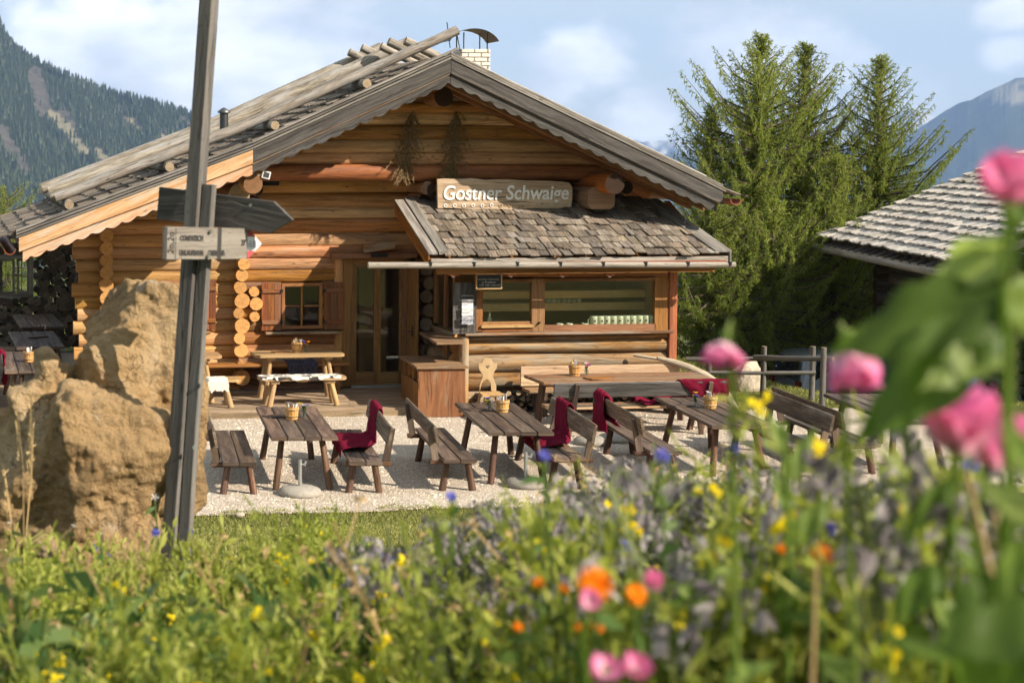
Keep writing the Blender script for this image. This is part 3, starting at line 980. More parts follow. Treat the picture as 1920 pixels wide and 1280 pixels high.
def barge(x0, x1, hi, lo, y, th, mat, name, scal=0.0, per=0.26):
    """board along the gable edge between heights zt-hi and zt-lo, its lower edge waved"""
    n = max(2, int(abs(x1 - x0) / .04)) if scal else 2
    top = [(x, y, zt(x) - hi) for x in np.linspace(x0, x1, 3)]
    bot = []
    for x in np.linspace(x1, x0, n):
        s = x / math.cos(math.atan(.44))
        w = abs(math.sin(math.pi * s / per))
        bot.append((x, y, zt(x) - lo - scal * (w - .5) + scal * .25 * mnoise.noise(Vector((x * 2.1, 0, 9)))))
    mb = MB()
    mb.poly(top + bot, (0, -th, 0), 0, udir=(1, 0, .44 * (1 if x1 <= XRIDGE else -1)))
    return mb.build(name, mat, roof)


KX = -3.87
barge(-7.56, KX - .003, 0.0, .215, YR, .035, M['orange'], "barge_board")
barge(KX + .003, XRIDGE - .004, 0.0, .215, YR, .035, M['dgrey'], "barge_board")
barge(XRIDGE + .004, 3.926, 0.0, .215, YR, .035, M['dgrey'], "barge_board")
barge(-7.50, KX - .003, .19, .375, YR + .04, .035, M['orange'], "scalloped_board", .05)
barge(KX + .003, XRIDGE - .004, .19, .375, YR + .04, .035, M['dgrey'], "scalloped_board", .05)
barge(XRIDGE + .004, 3.84, .19, .375, YR + .04, .035, M['dgrey'], "scalloped_board", .05)
# the raw larch lath between the two boards
barge(KX, XRIDGE - .006, .213, .232, YR - .005, .012, M['orange'], "lath")
barge(XRIDGE + .006, 3.86, .213, .224, YR - .005, .012, M['orange'], "lath")
# cover boards on the roof edge
for k in range(3):
    for (x0, x1, nm) in ((-7.60, KX - .002, 0), (KX + .002, XRIDGE + (.16 if k == 2 else .0), 1), (XRIDGE + .01, 3.97, 2)):
        zz = .012 + k * .045
        n = Vector((0, 0, 1))
        mb = MB()
        pts = [(x0, YR - .05 + k * .05, zt(min(x0, XRIDGE) if nm < 2 else x0) + zz), (x1, YR - .05 + k * .05, (zt(x1) if not (nm == 1 and x1 > XRIDGE) else zt(XRIDGE) + .448 * (x1 - XRIDGE)) + zz)]
        pts = pts + [(p_[0], p_[1] + .17, p_[2]) for p_ in pts[::-1]]
        mb.poly(pts, (0, 0, .03), 0, udir=(1, 0, 0))
        mb.build("cover_board", M['grey'], roof)

# shingles
def shingle_mesh(w, l, t, name):
    mb = MB()
    a = [random.uniform(-.012, .012) for _ in range(4)]
    pts = [(-w / 2, 0, 0), (w / 2, 0, 0), (w / 2 + a[0] * .3, l, 0), (w * .1, l + a[1], 0), (-w / 2 + a[2] * .3, l + a[3], 0)]
    mb.poly(pts, (0, 0, t), 0, udir=(0, 1, 0))
    o = mb.build(name, M['shingle'])
    me = o.data
    bpy.data.objects.remove(o)
    return me


SHM = [shingle_mesh(random.uniform(.125, .185), .52, random.uniform(.016, .026), "shingle") for _ in range(8)]
SHW = [max(v.co.x for v in m_.vertices) * 2 for m_ in SHM]


def frame_m(o, down, across, nrm, tilt=0.0, twist=0.0):
    """matrix with local x across, y down the slope, z out of the roof"""
    x, y, z = Vector(across).normalized(), Vector(down).normalized(), Vector(nrm).normalized()
    if x.cross(y).dot(z) < 0:
        x = -x
    Mx = Matrix((x, y, z)).transposed().to_4x4()
    Mx.translation = o
    return Mx @ Matrix.Rotation(tilt, 4, 'X') @ Matrix.Rotation(twist, 4, 'Z')


def shingle_field(rows, parent, limit_fn, stuffname, mat=None, lay=0.07, jit=1.0):
    """rows: list of (start, across unit, length, down unit, normal); pieces kept as parts where limit_fn says so"""
    far = []
    for (st, ac, ln, dn, nr) in rows:
        u = random.uniform(-.05, .05)
        while u < ln:
            k = random.randrange(len(SHM))
            w = SHW[k]
            o = st + ac * (u + w / 2) + dn * random.uniform(-.02, .02) * jit + nr * (random.uniform(0, .012) * jit)
            Mx = frame_m(o, dn, ac, nr, lay + random.uniform(0, .03) * jit, random.uniform(-.035, .035) * jit)
            if limit_fn(o):
                s_ = inst("shingle", SHM[k], Mx, parent)
            else:
                far.append((k, Mx))
            u += w + .006
    if far:
        VV, FF, RR = [], [], []
        n0 = 0
        for (k, Mx) in far:
            me = SHM[k]
            for v in me.vertices:
                VV.append(tuple(Mx @ v.co - WL.get(parent.name, Vector((0, 0, 0)))))
            r = random.random()
            mbp = [tuple(n0 + i for i in p_.vertices) for p_ in me.polygons]
            FF += mbp
            RR += [r] * len(mbp)
            n0 += len(me.vertices)
        me = bpy.data.meshes.new(stuffname)
        me.from_pydata(VV, [], FF)
        me.attributes.new("rnd", 'FLOAT', 'FACE').data.foreach_set("value", RR)
        src = [d for (k, _) in far for d in SHM[k].uv_layers[0].data]
        me.uv_layers.new(name="UVMap").data.foreach_set("uv", [c for d in src for c in d.uv])
        me.materials.append(mat or M['shingle'])
        o = bpy.data.objects.new(stuffname, me); COL.objects.link(o)
        o.parent = parent
        o['kind'] = 'stuff'
        return o


rows = []
for (x0, z0), (x1, z1), rev in ((PROF[0], PROF[1], 0), (PROF[1], PROF[2], 0), (PROF[3], PROF[2], 1)):
    dn = Vector((x0 - x1, 0, z0 - z1)); L = dn.length; dn.normalize()
    ac = Vector((0, 1, 0))
    nr = Vector((dn.z, 0, -dn.x)) if not rev else Vector((-dn.z, 0, dn.x))
    if nr.z < 0: nr = -nr
    d = 0.02
    while d < L - .05:
        rows.append((Vector((x1, YR + .17, z1)) + dn * d + nr * .06, ac, 5.6, dn, nr))
        d += 0.29
cnt = [0]


def near_left(o):
    ok = o.x < XRIDGE - .1 and o.y < -.95
    cnt[0] += ok
    return ok and cnt[0] <= 295


shingle_field(rows, roof, near_left, "shingle_covering")

# poles laid over the shingles: cross poles first, then pairs running down the slope
def on_roof(x, y, up):
    return Vector((x, y, zt(x) + up))


for x in (-6.75, -5.15, -3.45, -1.95):
    log("roof_pole", on_roof(x, -1.72, .20), on_roof(x, 5.6, .20), .072, [M['railing'], M['end_grey']], hut, 10, .06, 4)
for j, (yy, rr, xa, xb) in enumerate([(-1.35, .08, -6.95, -.35), (-1.18, .075, -6.98, -.95), (-1.0, .07, -7.0, -1.9), (1.2, .1, -6.9, -.5), (3.4, .1, -6.9, -.4)]):
    pts = [Vector((xa, yy, zt(xa) + .37)), Vector((KX, yy, zt(KX) + .385)), Vector((min(xb, XRIDGE), yy, zt(min(xb, XRIDGE)) + .37))]
    if xb > XRIDGE:
        pts.append(Vector((xb, yy, zt(XRIDGE) + .37 + .45 * (xb - XRIDGE))))
    mb = MB(); mb.tube(pts, rr, 12, 0, 1, rough=.06)
    mb.build("roof_pole", [M['railing'], M['end_grey']], hut)
for (yy, over) in ((-.7, .42), (.1, .50), (.9, .42), (2.0, .5), (3.2, .45)):           # poles of the far slope poke over the ridge
    a = Vector((3.6, yy, zt(3.6) + .2)); b_ = Vector((XRIDGE, yy, zt(XRIDGE) + .2)); dd = (b_ - a).normalized()
    mb = MB(); mb.tube([a, a.lerp(b_, .5), b_ + dd * over], .075, 10, 0, 1, rough=.06)
    mb.build("roof_pole", [M['railing'], M['end_grey']], hut)
mb = MB(); a = Vector((3.75, -1.75, zt(3.75) + .11)); b_ = Vector((-.45, -1.75, zt(-.45) + .11))
mb.tube([a, a.lerp(b_, .5), b_], .075, 10, 0, 1, rough=.08); mb.build("roof_pole", [M['railing'], M['end_grey']], hut)
# iron hooks and lightning rod at the ridge
mb = MB()
for (x, y0, y1) in ((838, 42, 90), (857, 66, 96)):
    a, b_ = at(x, y0, -1.3), at(x + 6, y1, -1.3)
    mb.tube([a, b_], .008, 6)
mb.build("lightning_rod", M['black'], hut)

# stove pipe
p0, p1 = at(420, 252, .8), at(420, 212, .8)
mb = MB(); mb.tube([p0 - Vector((0, 0, .3)), p1], .075, 12); mb.tube([p1, p1 + Vector((0, 0, .03)), p1 + Vector((0, 0, .09))], [.11, .11, .02], 12)
mb.build("stove_pipe", [M['sheet']], hut)
# white brick chimney with a bent sheet metal cowl
CY = 1.6
c0, c1 = at(866, 92, CY), at(920, 92, CY)
cw, ctop = (c1.x - c0.x), c0.z
chim = MB(); chim.box(((c0.x + c1.x) / 2, CY + cw / 2 + .01, ctop - .72), (cw - .016, cw - .016, 1.42)); chim = chim.build("chimney", [M['mortar']], hut)
zz = ctop; row = 0
while zz > ctop - 1.1:
    xx = c0.x - (.12 if row % 2 else 0)
    while xx < c1.x - .01:
        xa, xb = max(xx, c0.x), min(xx + .235, c1.x)
        if xb - xa > .03:
            mb = MB(); mb.box(((xa + xb) / 2, CY + .02, zz - .035), (xb - xa - .012, .05, .064), ch=.006); mb.build("brick", M['brickwhite'], chim)
        xx += .245
    xx = CY
    while xx < CY + cw - .01:
        ya, yb = xx, min(xx + .235, CY + cw)
        mb = MB(); mb.box((c0.x + .02, (ya + yb) / 2, zz - .035), (.05, yb - ya - .012, .064), ch=.006); mb.build("brick", M['brickwhite'], chim)
        xx += .245
    zz -= .078; row += 1
mb = MB()
arc = []
cx_, r_ = (c0.x + c1.x) / 2 - .06, .47
for k in range(13):
    a = math.pi * (0.12 + 0.76 * k / 12)
    arc.append((cx_ + r_ * math.cos(a) * 1.05, ctop + .02 + r_ * math.sin(a) * .78 - .02))
n0 = len(mb.v)
for (x, z) in arc:
    mb.v.append(Vector((x, CY - .1, z))); mb.v.append(Vector((x, CY + cw + .1, z)))
for k in range(12):
    i = n0 + 2 * k
    mb.add((i, i + 1, i + 3, i + 2), [(0, 0), (1, 0), (1, 1), (0, 1)], 0, .5, True)
mb.build("chimney_cowl", M['sheet'], chim)
for x in (c0.x + .05, c1.x - .05):
    for yy in (CY + .05, CY + cw - .05):
        mb = MB(); mb.tube([(x, yy, ctop), (x, yy, ctop + .3)], .012, 6); mb.build("cowl_bracket", M['sheet'], chim)

# eave gutters of the main roof
for sx, X in ((-1, -7.70), (1, 4.03)):
    mb = MB()
    z = zt(-7.56) - .17 if sx < 0 else zt(3.926) - .12
    pts = []
    n0 = len(mb.v)
    for yy in (YR - .28 if sx > 0 else YR - .02, 6.2):
        for k in range(9):
            a = math.pi + math.pi * k / 8
            mb.v.append(Vector((X + .095 * math.cos(a), yy, z + .095 * math.sin(a))))
        for k in range(9):
            a = 2 * math.pi - math.pi * k / 8
            mb.v.append(Vector((X + .08 * math.cos(a), yy, z + .08 * math.sin(a))))
    for k in range(18):
        k2 = (k + 1) % 18
        mb.add((n0 + k, n0 + k2, n0 + 18 + k2, n0 + 18 + k), [(0, k * .03), (0, k * .03 + .03), (8, k * .03 + .03), (8, k * .03)], 0, .5, True)
    mb.add([n0 + k for k in range(18)], [(0, 0)] * 18, 0, .5)
    mb.build("eave_gutter", M['coppergut'], hut)

# floodlight at the left purlin and small black vent
p = at(499, 328, -1.9)
mb = MB(); mb.box(p, (.13, .05, .12), Matrix.Rotation(.25, 3, 'Y')); mb.box(p + Vector((-.09, .04, 0)), (.1, .03, .03))
fl = mb.build("floodlight", M['white'], hut)
mb = MB(); mb.box(p + Vector((0, -.028, 0)), (.09, .01, .08), Matrix.Rotation(.25, 3, 'Y')); mb.build("lens", M['sheet'], fl)
p = at(508, 343, -.02); mb = MB(); mb.box(p, (.28, .03, .09)); mb.build("vent", M['black'], hut)


# ---- window with shutters
def window(x0, x1, z0, z1, parent):
    w = MB(); t = .055
    for (a, b_, c, d) in ((x0, x1, z1 - t, z1), (x0, x1, z0, z0 + t), (x0, x0 + t, z0 + t, z1 - t), (x1 - t, x1, z0 + t, z1 - t)):
        w.box(((a + b_) / 2, .03, (c + d) / 2), (b_ - a, .10, d - c))
    w = w.build("window", [M['frame']], parent)
    mb = MB(); xm, zm = (x0 + x1) / 2, (z0 + z1) / 2
    mb.box((xm, .035, zm), (.032, .04, z1 - z0 - 2 * t)); mb.build("muntin", M['frame'], w)
    for sx in (-1, 1):
        mb = MB(); mb.box((xm + sx * (x1 - x0) / 4, .035, zm), ((x1 - x0) / 2 - t - .02, .03, .028)); mb.build("muntin", M['frame'], w)
    for sx in (-1, 1):
        for sz_ in (-1, 1):
            mb = MB(); mb.box((xm + sx * (x1 - x0) / 4, .05, zm + sz_ * (z1 - z0) / 4), ((x1 - x0) / 2 - .05, .006, (z1 - z0) / 2 - .05)); mb.build("pane", M['pane'], w)
    mb = MB(); mb.box((xm - .02, -.05, z0 - .06), (x1 - x0 + .55, .2, .045), ch=.008); mb.build("window_sill", M['log_old'], w)
    for sx in (-1, 1):
        wd = .34
        xa = x0 - wd - .02 if sx < 0 else x1 + .02
        for k in range(3):
            mb = MB(); mb.box((xa + wd * (k + .5) / 3, -.06, zm), (wd / 3 - .006, .026, z1 - z0 + .03)); sh = mb.build("shutter_board", M['shutter'], w)
        for dz in (-.27, .27):
            mb = MB(); mb.box((xa + wd / 2, -.085, zm + dz), (wd - .02, .028, .075), ch=.006); mb.build("shutter_batten", M['shutter'], w)
        for dz in (-.27, .27):
            mb = MB(); mb.box((x0 - .02 if sx < 0 else x1 + .02, -.09, zm + dz), (.05, .03, .05)); mb.build("hinge", M['black'], w)
    return w


window(WX0, WX1, WZ0, WZ1, hut)
window(VX0, VX1, VZ0, VZ1, hut)

# ---- glazed double door
dr = MB()
def px_box(mb, x0, x1, y0, y1, Y, dep, **kw):
    a, b_ = at(x0, y0, Y), at(x1, y1, Y)
    mb.box(((a.x + b_.x) / 2, Y + dep / 2, (a.z + b_.z) / 2), (abs(b_.x - a.x), dep, abs(a.z - b_.z)), **kw)
px_box(dr, 644, 661, 485, 724, -.03, .16); px_box(dr, 755, 763, 485, 722, -.03, .16); px_box(dr, 661, 755, 485, 495, -.03, .16)
door = dr.build("door", [M['doorwood']], hut)
for (a, b_) in ((662.5, 707), (708, 754.5)):
    lf = MB()
    px_box(lf, a, a + 5, 496, 721, .02, .05); px_box(lf, b_ - 5, b_, 496, 721, .02, .05)
    px_box(lf, a + 5, b_ - 5, 496, 501, .02, .05); px_box(lf, a + 5, b_ - 5, 697, 721, .02, .05)
    lf = lf.build("door_leaf", M['doorwood'], door)
    mb = MB(); px_box(mb, a + 4.6, b_ - 4.6, 500.5, 697.5, .04, .008); mb.build("pane", M['pane'], lf)
mb = MB(); px_box(mb, 659, 757, 723, 726, -.08, .1); mb.build("threshold", M['galv'], door)
# storm door leaf folded open towards the serving window
mb = MB(); p = at(760, 600, 0)
a, b_ = Vector((p.x + .02, -.05, .17)), Vector((p.x - .02, -.72, .17))
mb.poly([a, b_, b_ + Vector((0, 0, 2.15)), a + Vector((0, 0, 2.15))], (.05, 0, 0), 0, udir=(0, 0, 1)); sd = mb.build("outer_door", M['doorwood'], hut)
mb = MB(); q = a.lerp(b_, .85) + Vector((-.03, 0, 1.0)); mb.tube([q, q + Vector((-.05, 0, 0)), q + Vector((-.055, .11, 0))], .011, 6); mb.box(q + Vector((-.005, 0, 0)), (.012, .04, .18)); mb.build("handle", M['black'], sd)
# lintel, half-log door posts
mb = MB(); px_box(mb, 622, 782, 475, 484, -.14, .2, ch=.01); mb.build("lintel", M['frame'], hut)
mb = MB(); px_box(mb, 697, 727, 475.5, 482, -.19, .05); mb.build("door_closer", M['black'], hut)
for (y0, y1) in ((484, 531), (620, 724)):
    p, q = at(635.5, y0, 0), at(635.5, y1, 0)
    log("door_post", (p.x, .03, q.z), (p.x, .03, p.z), .085, [M['log_pale'], M['end']], hut, 10, .08, 3)
# decorative slab over the lintel
mb = MB()
mb.poly([at(681, 458, -.22), at(745, 452, -.22), at(739, 466, -.22), at(683, 474, -.22)], (0, .05, 0), 0)
tag(mb.build("wood_slab", M['log_old']), "rough split wood slab resting above the glass door lintel", "wood slab")
# hut interior: floor, back and partition behind the glass
mb = MB()
mb.box((-1.4, 2.2, .10), (8.4, 3.9, .02)); mb.box((-1.4, 4.1, 1.9), (8.4, .05, 3.5)); mb.box((-5.6, 2.2, 1.9), (.05, 3.8, 3.5)); mb.box((2.85, 2.2, 1.9), (.05, 3.8, 3.5))
mb.box((-1.4, 2.2, 3.62), (8.4, 3.9, .05))
mb.box((-1.15, 1.2, 1.15), (.5, .5, 2.0)); mb.box((-1.6, 2.4, .9), (1.2, .7, .05)); mb.box((-1.6, 2.4, .5), (.9, .4, .75))
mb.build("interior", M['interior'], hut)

# dried spruce boughs hung on the gable
def bough(name, label, x0, y0, x1, y1, wid, seed):
    random.seed(seed)
    a, b_ = at(x0, y0, YG - .12), at(x1, y1, YG - .12)
    V, F, Rn = [], [], []
    d = (b_ - a); L = d.length; d.normalize()
    side = Vector((1, 0, 0))
    def quad(p, v, w, nn):
        s_ = v.cross(nn).normalized() * w
        i = len(V); V.extend([p - s_, p + s_, p + v + s_ * .2, p + v - s_ * .2]); F.append((i, i + 1, i + 2, i + 3)); Rn.append(random.random())
    for i in range(34):
        t = (i + random.random()) / 34
        for sg in (-1, 1):
            p = a + d * (L * t)
            w = wid * (0.35 + 0.65 * math.sin(math.pi * min(1, t * .8 + .15))) * random.uniform(.3, 1.35)
            dirv = (side * sg * random.uniform(.5, 1.2) + d * random.uniform(.3, 1.6) + Vector((0, random.uniform(-.35, .1), 0))).normalized()
            q = p
            for s_ in range(5):
                step = dirv * (w / 5)
                for r in range(7):
                    nd = (dirv * .5 + Vector((random.uniform(-1, 1), random.uniform(-1, .4), random.uniform(-1, .5)))).normalized() * random.uniform(.03, .06)
                    quad(q, nd, .006, Vector((0, 1, .2)))
                quad(q, step * 1.1, .007, Vector((0, 1, 0)))
                q = q + step
                dirv = (dirv + d * .25).normalized()
    i = len(V)
    o = np_mesh(name, [tuple(v) for v in V], F, M['drybough'], rnd=Rn)
    stem = MB(); stem.tube([a, a.lerp(b_, .5), b_], [.014, .011, .004], 6)
    st = stem.build("stem", M['twig'], o)
    return tag(o, label, "dry bough")


bough("spruce_bough", "dry brown spruce bough on the gable, the one farther from the name board", 775, 208, 755, 335, .42, 3)
bough("spruce_bough", "bushy dry spruce bough on the gable just above the name board", 857, 208, 845, 335, .42, 4)
random.seed(11)

# ------------------------------------------------------------------ lettering
def letters(name, txt, size, mat, origin, xdir, ydir, ext=0.004, shear=0.0, parent=None, align='LEFT', width=None, space=1.0, bold=0.0):
    cu = bpy.data.curves.new(name, 'FONT')
    cu.body = txt; cu.size = size; cu.extrude = ext; cu.shear = shear; cu.align_x = align; cu.resolution_u = 4; cu.offset = bold; cu.space_character = space
    tmp = bpy.data.objects.new(name, cu)
    COL.objects.link(tmp)
    dg = bpy.context.evaluated_depsgraph_get()
    me = bpy.data.meshes.new_from_object(tmp.evaluated_get(dg))
    bpy.data.objects.remove(tmp)
    me.materials.clear(); me.materials.append(mat)
    x, y = Vector(xdir).normalized(), Vector(ydir).normalized()
    z = x.cross(y)
    xs_ = [v.co.x for v in me.vertices]
    width = 1.0 if width is None else width / (max(xs_) - min(xs_))
    Mx = Matrix((x * width, y, z)).transposed().to_4x4(); Mx.translation = Vector(origin)
    return inst(name, me, Mx, parent)


# ------------------------------------------------------------------ serving kiosk
KY = -2.0
kio = thing("serving_kiosk", "log serving kiosk with shingled lean-to roof and glazed windows", "kiosk", (1.3, -1.0, 0.0))
KXL, KXR = -0.30, 3.05
for (z0, z1) in ((1.155, 1.25), (.935, 1.155), (.63, .935), (.33, .63), (.04, .33)):
    z, r = (z0 + z1) / 2, (z1 - z0) / 2 * 1.05
    log("wall_log", (KXL - .06, KY + r * .9, z), (KXR, KY + r * .9, z), r, [M['log_old'], M['end']], kio, 14, .06)
    log("side_log", (KXL - .14, KY + .2, z), (KXL - .14, -.1, z), r, [M['log_old'], M['end']], kio, 12, .06)
    log("side_log", (KXR - .1, KY + .2, z), (KXR - .1, -.1, z), r, [M['log_old'], M['end']], kio, 12, .06)
log("corner_post", (-.40, KY - .02, 0.02), (-.40, KY - .02, 1.24), .085, [M['log_old'], M['end']], kio, 12, .08, 3)
mb = MB(); mb.box((3.13, KY + .04, 1.24), (.14, .15, 2.44), ch=.012); mb.build("corner_post", M['log_red'], kio)
mb = MB(); mb.box((1.345, KY - .03, 1.272), (3.5, .22, .045), ch=.01); mb.build("window_sill", M['log_old'], kio)
# window frame timbers
wf = MB()
px_box(wf, 894, 905, 520, 621, KY - .02, .12); px_box(wf, 998, 1021, 520, 621, KY - .02, .12); px_box(wf, 1229, 1252, 520, 621, KY - .02, .12)
px_box(wf, 905, 998, 608, 621, KY - .02, .12); px_box(wf, 1021, 1229, 610, 621, KY - .02, .12)
px_box(wf, 894, 1252, 505, 520, KY - .02, .12)
px_box(wf, 905, 998, 520, 529, KY - .02, .12); px_box(wf, 1021, 1229, 520, 526, KY - .02, .12)
wf = wf.build("window_frame", [M['frame']], kio)
mb = MB(); px_box(mb, 904, 998.5, 526, 608.5, KY + .03, .008); mb.build("pane", M['pane'], wf)
mb = MB(); px_box(mb, 1020.5, 1229.5, 525, 610.5, KY + .03, .008); mb.build("pane", M['pane'], wf)
mb = MB(); px_box(mb, 903, 1000, 610, 613.5, KY - .06, .04); mb.build("sliding_rail", M['pale'], wf)
mb = MB(); px_box(mb, 905, 997, 603.5, 607, KY + .0, .03); mb.build("sash_rail", M['frame'], wf)
mb = MB(); q = at(1011, 605, KY - .03); mb.tube([q + Vector((-.05, 0, -.06)), q + Vector((-.03, -.01, -.01)), q], .006, 5); mb.box(q, (.03, .03, .03)); mb.build("latch", M['black'], wf)
# inside: floor, ceiling, side and back walls, shelves
mb = MB()
mb.box((1.35, -1.0, .05), (3.3, 1.7, .02)); mb.box((1.35, -.18, 1.3), (3.3, .04, 2.4)); mb.box((1.35, -1.0, 2.62), (3.3, 1.75, .04)); mb.box((2.92, -1.0, 1.9), (.04, 1.7, 1.4))
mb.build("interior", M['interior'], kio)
mb = MB(); mb.box((1.4, KY + .26, 1.325), (3.0, .42, .03)); mb.build("counter", M['shelfwood'], kio)
shY = -1.1
for (y0, y1) in ((547, 557), (570, 580)):
    mb = MB(); px_box(mb, 880, 1236, y0, y0 + 5, shY - .32, .32); mb.build("shelf", M['shelfwood'], kio)
    mb = MB(); px_box(mb, 880, 1236, y0, y1, shY - .335, .015); mb.build("shelf_edge", M['shelfwood'], kio)
# side window left of the corner
mb = MB(); mb.box((-.44, KY + .35, 1.9), (.06, .07, 1.2)); mb.box((-.44, -1.15, 1.9), (.06, .07, 1.2)); mb.box((-.44, -.55, 1.9), (.06, .07, 1.2)); mb.box((-.44, -1.0, 2.45), (.06, 1.7, .1))
sw = mb.build("side_window", [M['frame']], kio)
mb = MB(); mb.box((-.44, -1.0, 1.85), (.006, 1.5, 1.1)); mb.build("pane", M['pane'], sw)
for k in range(9):                                     # log ends of the hut's cross wall beside the door
    zz = 2.2 - k * .235
    p = at(800 + (k % 2) * 6, 520, -.3)
    log("cross_log", (p.x - .02, -.36, zz), (p.x, .2, zz), .112, [M['log'], M['end_grey']], hut, 12, .1, 2)
# roof
EY, TY = -2.56, -0.80
E0, E1 = at(805, 489, EY), at(1365, 481, EY)
T0, T1 = at(742, 385, TY), at(1228, 386, TY)
E0.z = E1.z = (E0.z + E1.z) / 2; T0.z = T1.z = (T0.z + T1.z) / 2
kr = MB(); kr.poly([E0, E1, T1, T0], (0, 0, -.05), 0, udir=(1, 0, 0)); kr = kr.build("roof", [M['amber']], kio)
dn = (E0 - T0).normalized(); ac = Vector((1, 0, 0)); nr = ac.cross(dn); nr = nr if nr.z > 0 else -nr
SL = (E0 - T0).length
rows = []
NR = 9
for i in range(NR):
    d = SL * (i + 1) / NR - .52 + .05
    t = max(0, (i + .5) / NR)
    a, b_ = T0.lerp(E0, t).x + .18, T1.lerp(E1, t).x - .2
    st = T0 + dn * d; st.x = a
    rows.append((st + nr * (.03), ac, b_ - a - .09, dn, nr))
shingle_field(rows, kr, lambda o: True, "shingle_covering", lay=.065, jit=1.8)
# verge boards left (two) and right
for (A, B, off, w) in ((T0, E0, -.02, .15), (T0, E0, .15, .16), (T1, E1, -.22, .27)):
    mb = MB()
    a = A + Vector((off, -.0, .085)); b_ = B + Vector((off, -.02, .085))
    mb.poly([a, b_, b_ + Vector((w, 0, 0)), a + Vector((w, 0, 0))], (0, 0, .028 + (.02 if off > .1 else 0)), 0, udir=b_ - a); mb.build("verge_board", M['grey'], kr)
mb = MB(); a, b_ = T0 + Vector((-.02, 0, .08)), E0 + Vector((-.02, 0, .08)); mb.poly([a, b_, b_ + Vector((0, 0, -.2)), a + Vector((0, 0, -.2))], (.03, 0, 0), 0, udir=b_ - a); mb.build("barge_board", M['amber'], kr)
mb = MB(); a, b_ = T1 + Vector((.03, 0, .08)), E1 + Vector((.03, 0, .08)); mb.poly([a, b_, b_ + Vector((0, 0, -.2)), a + Vector((0, 0, -.2))], (.03, 0, 0), 0, udir=b_ - a); mb.build("barge_board", M['grey'], kr)
for i in range(7):
    x = E0.x + .15 + (E1.x - E0.x - .3) * i / 6
    mb = MB(); a = Vector((x, EY + .06, E0.z - .10)); b_ = Vector((x, TY + .3, E0.z - .10 + (T0.z - E0.z) * (TY + .3 - EY - .06) / (TY - EY)))
    mb.beam(a, b_, .09, .12); mb.build("rafter", M['amber'], kr)
mb = MB(); mb.box(((E0.x + E1.x) / 2, EY - .03, E0.z - .022), (E1.x - E0.x - .04, .03, .09)); mb.build("fascia", M['gutter'], kr)
mb = MB(); mb.box(((E0.x + E1.x) / 2, EY - .05, E0.z - .055), (E1.x - E0.x - .1, .016, .03)); mb.build("flashing", M['coppergut'], kr)
mb = MB(); mb.box(((E0.x + E1.x) / 2, EY + .16, E0.z - .19), (E1.x - E0.x - .35, .12, .10)); mb.build("eave_beam", M['frame'], kr)
# hollow wooden gutter with its long spout
ga, gb = at(690, 497.5, EY - .12), at(1378, 496.5, EY - .12)
mb = MB(); mb.tube([ga, ga.lerp(gb, .3), ga.lerp(gb, .6), gb], [.05, .052, .05, .048], 12, 0, 1, rough=.05); gt = mb.build("gutter", [M['gutter'], M['end_grey']], kr)
for i in range(8):
    q = ga.lerp(gb, .165 + i * .117)
    mb = MB(); mb.box(q + Vector((0, .0, .045)), (.05, .11, .012)); mb.box(q + Vector((0, -.055, .02)), (.03, .01, .06)); mb.build("gutter_bracket", M['black'], gt)
# copper lamps under the eave
for x in (850, 958, 1055, 1143):
    q = at(x, 514, -2.3)
    mb = MB(); mb.lathe([(.01, .1), (.03, .085), (.085, .03), (.10, -.02), (.09, -.02), (.07, .02)], q, 16); lm = mb.build("lamp", M['copper'], kio)
    mb = MB(); mb.lathe([(.005, .02), (.03, -.0), (.033, -.03), (.02, -.05), (.004, -.055)], q, 10); mb.build("bulb", M['paper'], lm)
# weathered notice board left of the windows with a leaflet rack
nb = MB()
for k in range(3):
    px_box(nb, 850 + k * 14.5, 864 + k * 14.5, 530, 626, KY - .12 - .01 * (k % 2), .03)
nb = nb.build("notice_board", [M['dgrey']], kio)
rk = thing("leaflet_rack", "wire leaflet rack with pale brochures on the dark notice board", "leaflet rack", tuple(at(876, 608, KY - .2)))
for k, (y0, y1, mt) in enumerate(((561, 578, 'paper'), (576, 592, 'paper'), (591, 607, 'paperblue'))):
    a = at(866, y0, KY - .16 - .02 * k); b_ = at(887, y1, KY - .16 - .02 * k)
    mb = MB(); mb.box(((a.x + b_.x) / 2, KY - .16 - .02 * k, (a.z + b_.z) / 2), (b_.x - a.x, .012, a.z - b_.z), Matrix.Rotation(.08, 3, 'X')); mb.build("leaflet", M[mt], rk)
mb = MB()
for (y0) in (563, 580, 597, 608):
    a, b_ = at(864, y0, KY - .24), at(889, y0, KY - .24); mb.tube([a + Vector((0, .1, 0)), a, b_, b_ + Vector((0, .1, 0))], .004, 5)
a, b_ = at(866, 560, KY - .22), at(887, 560, KY - .22); mb.tube([a, a + Vector((0, 0, .05)), b_ + Vector((0, 0, .05)), b_], .005, 5)
mb.build("wire_frame", M['galv'], rk)

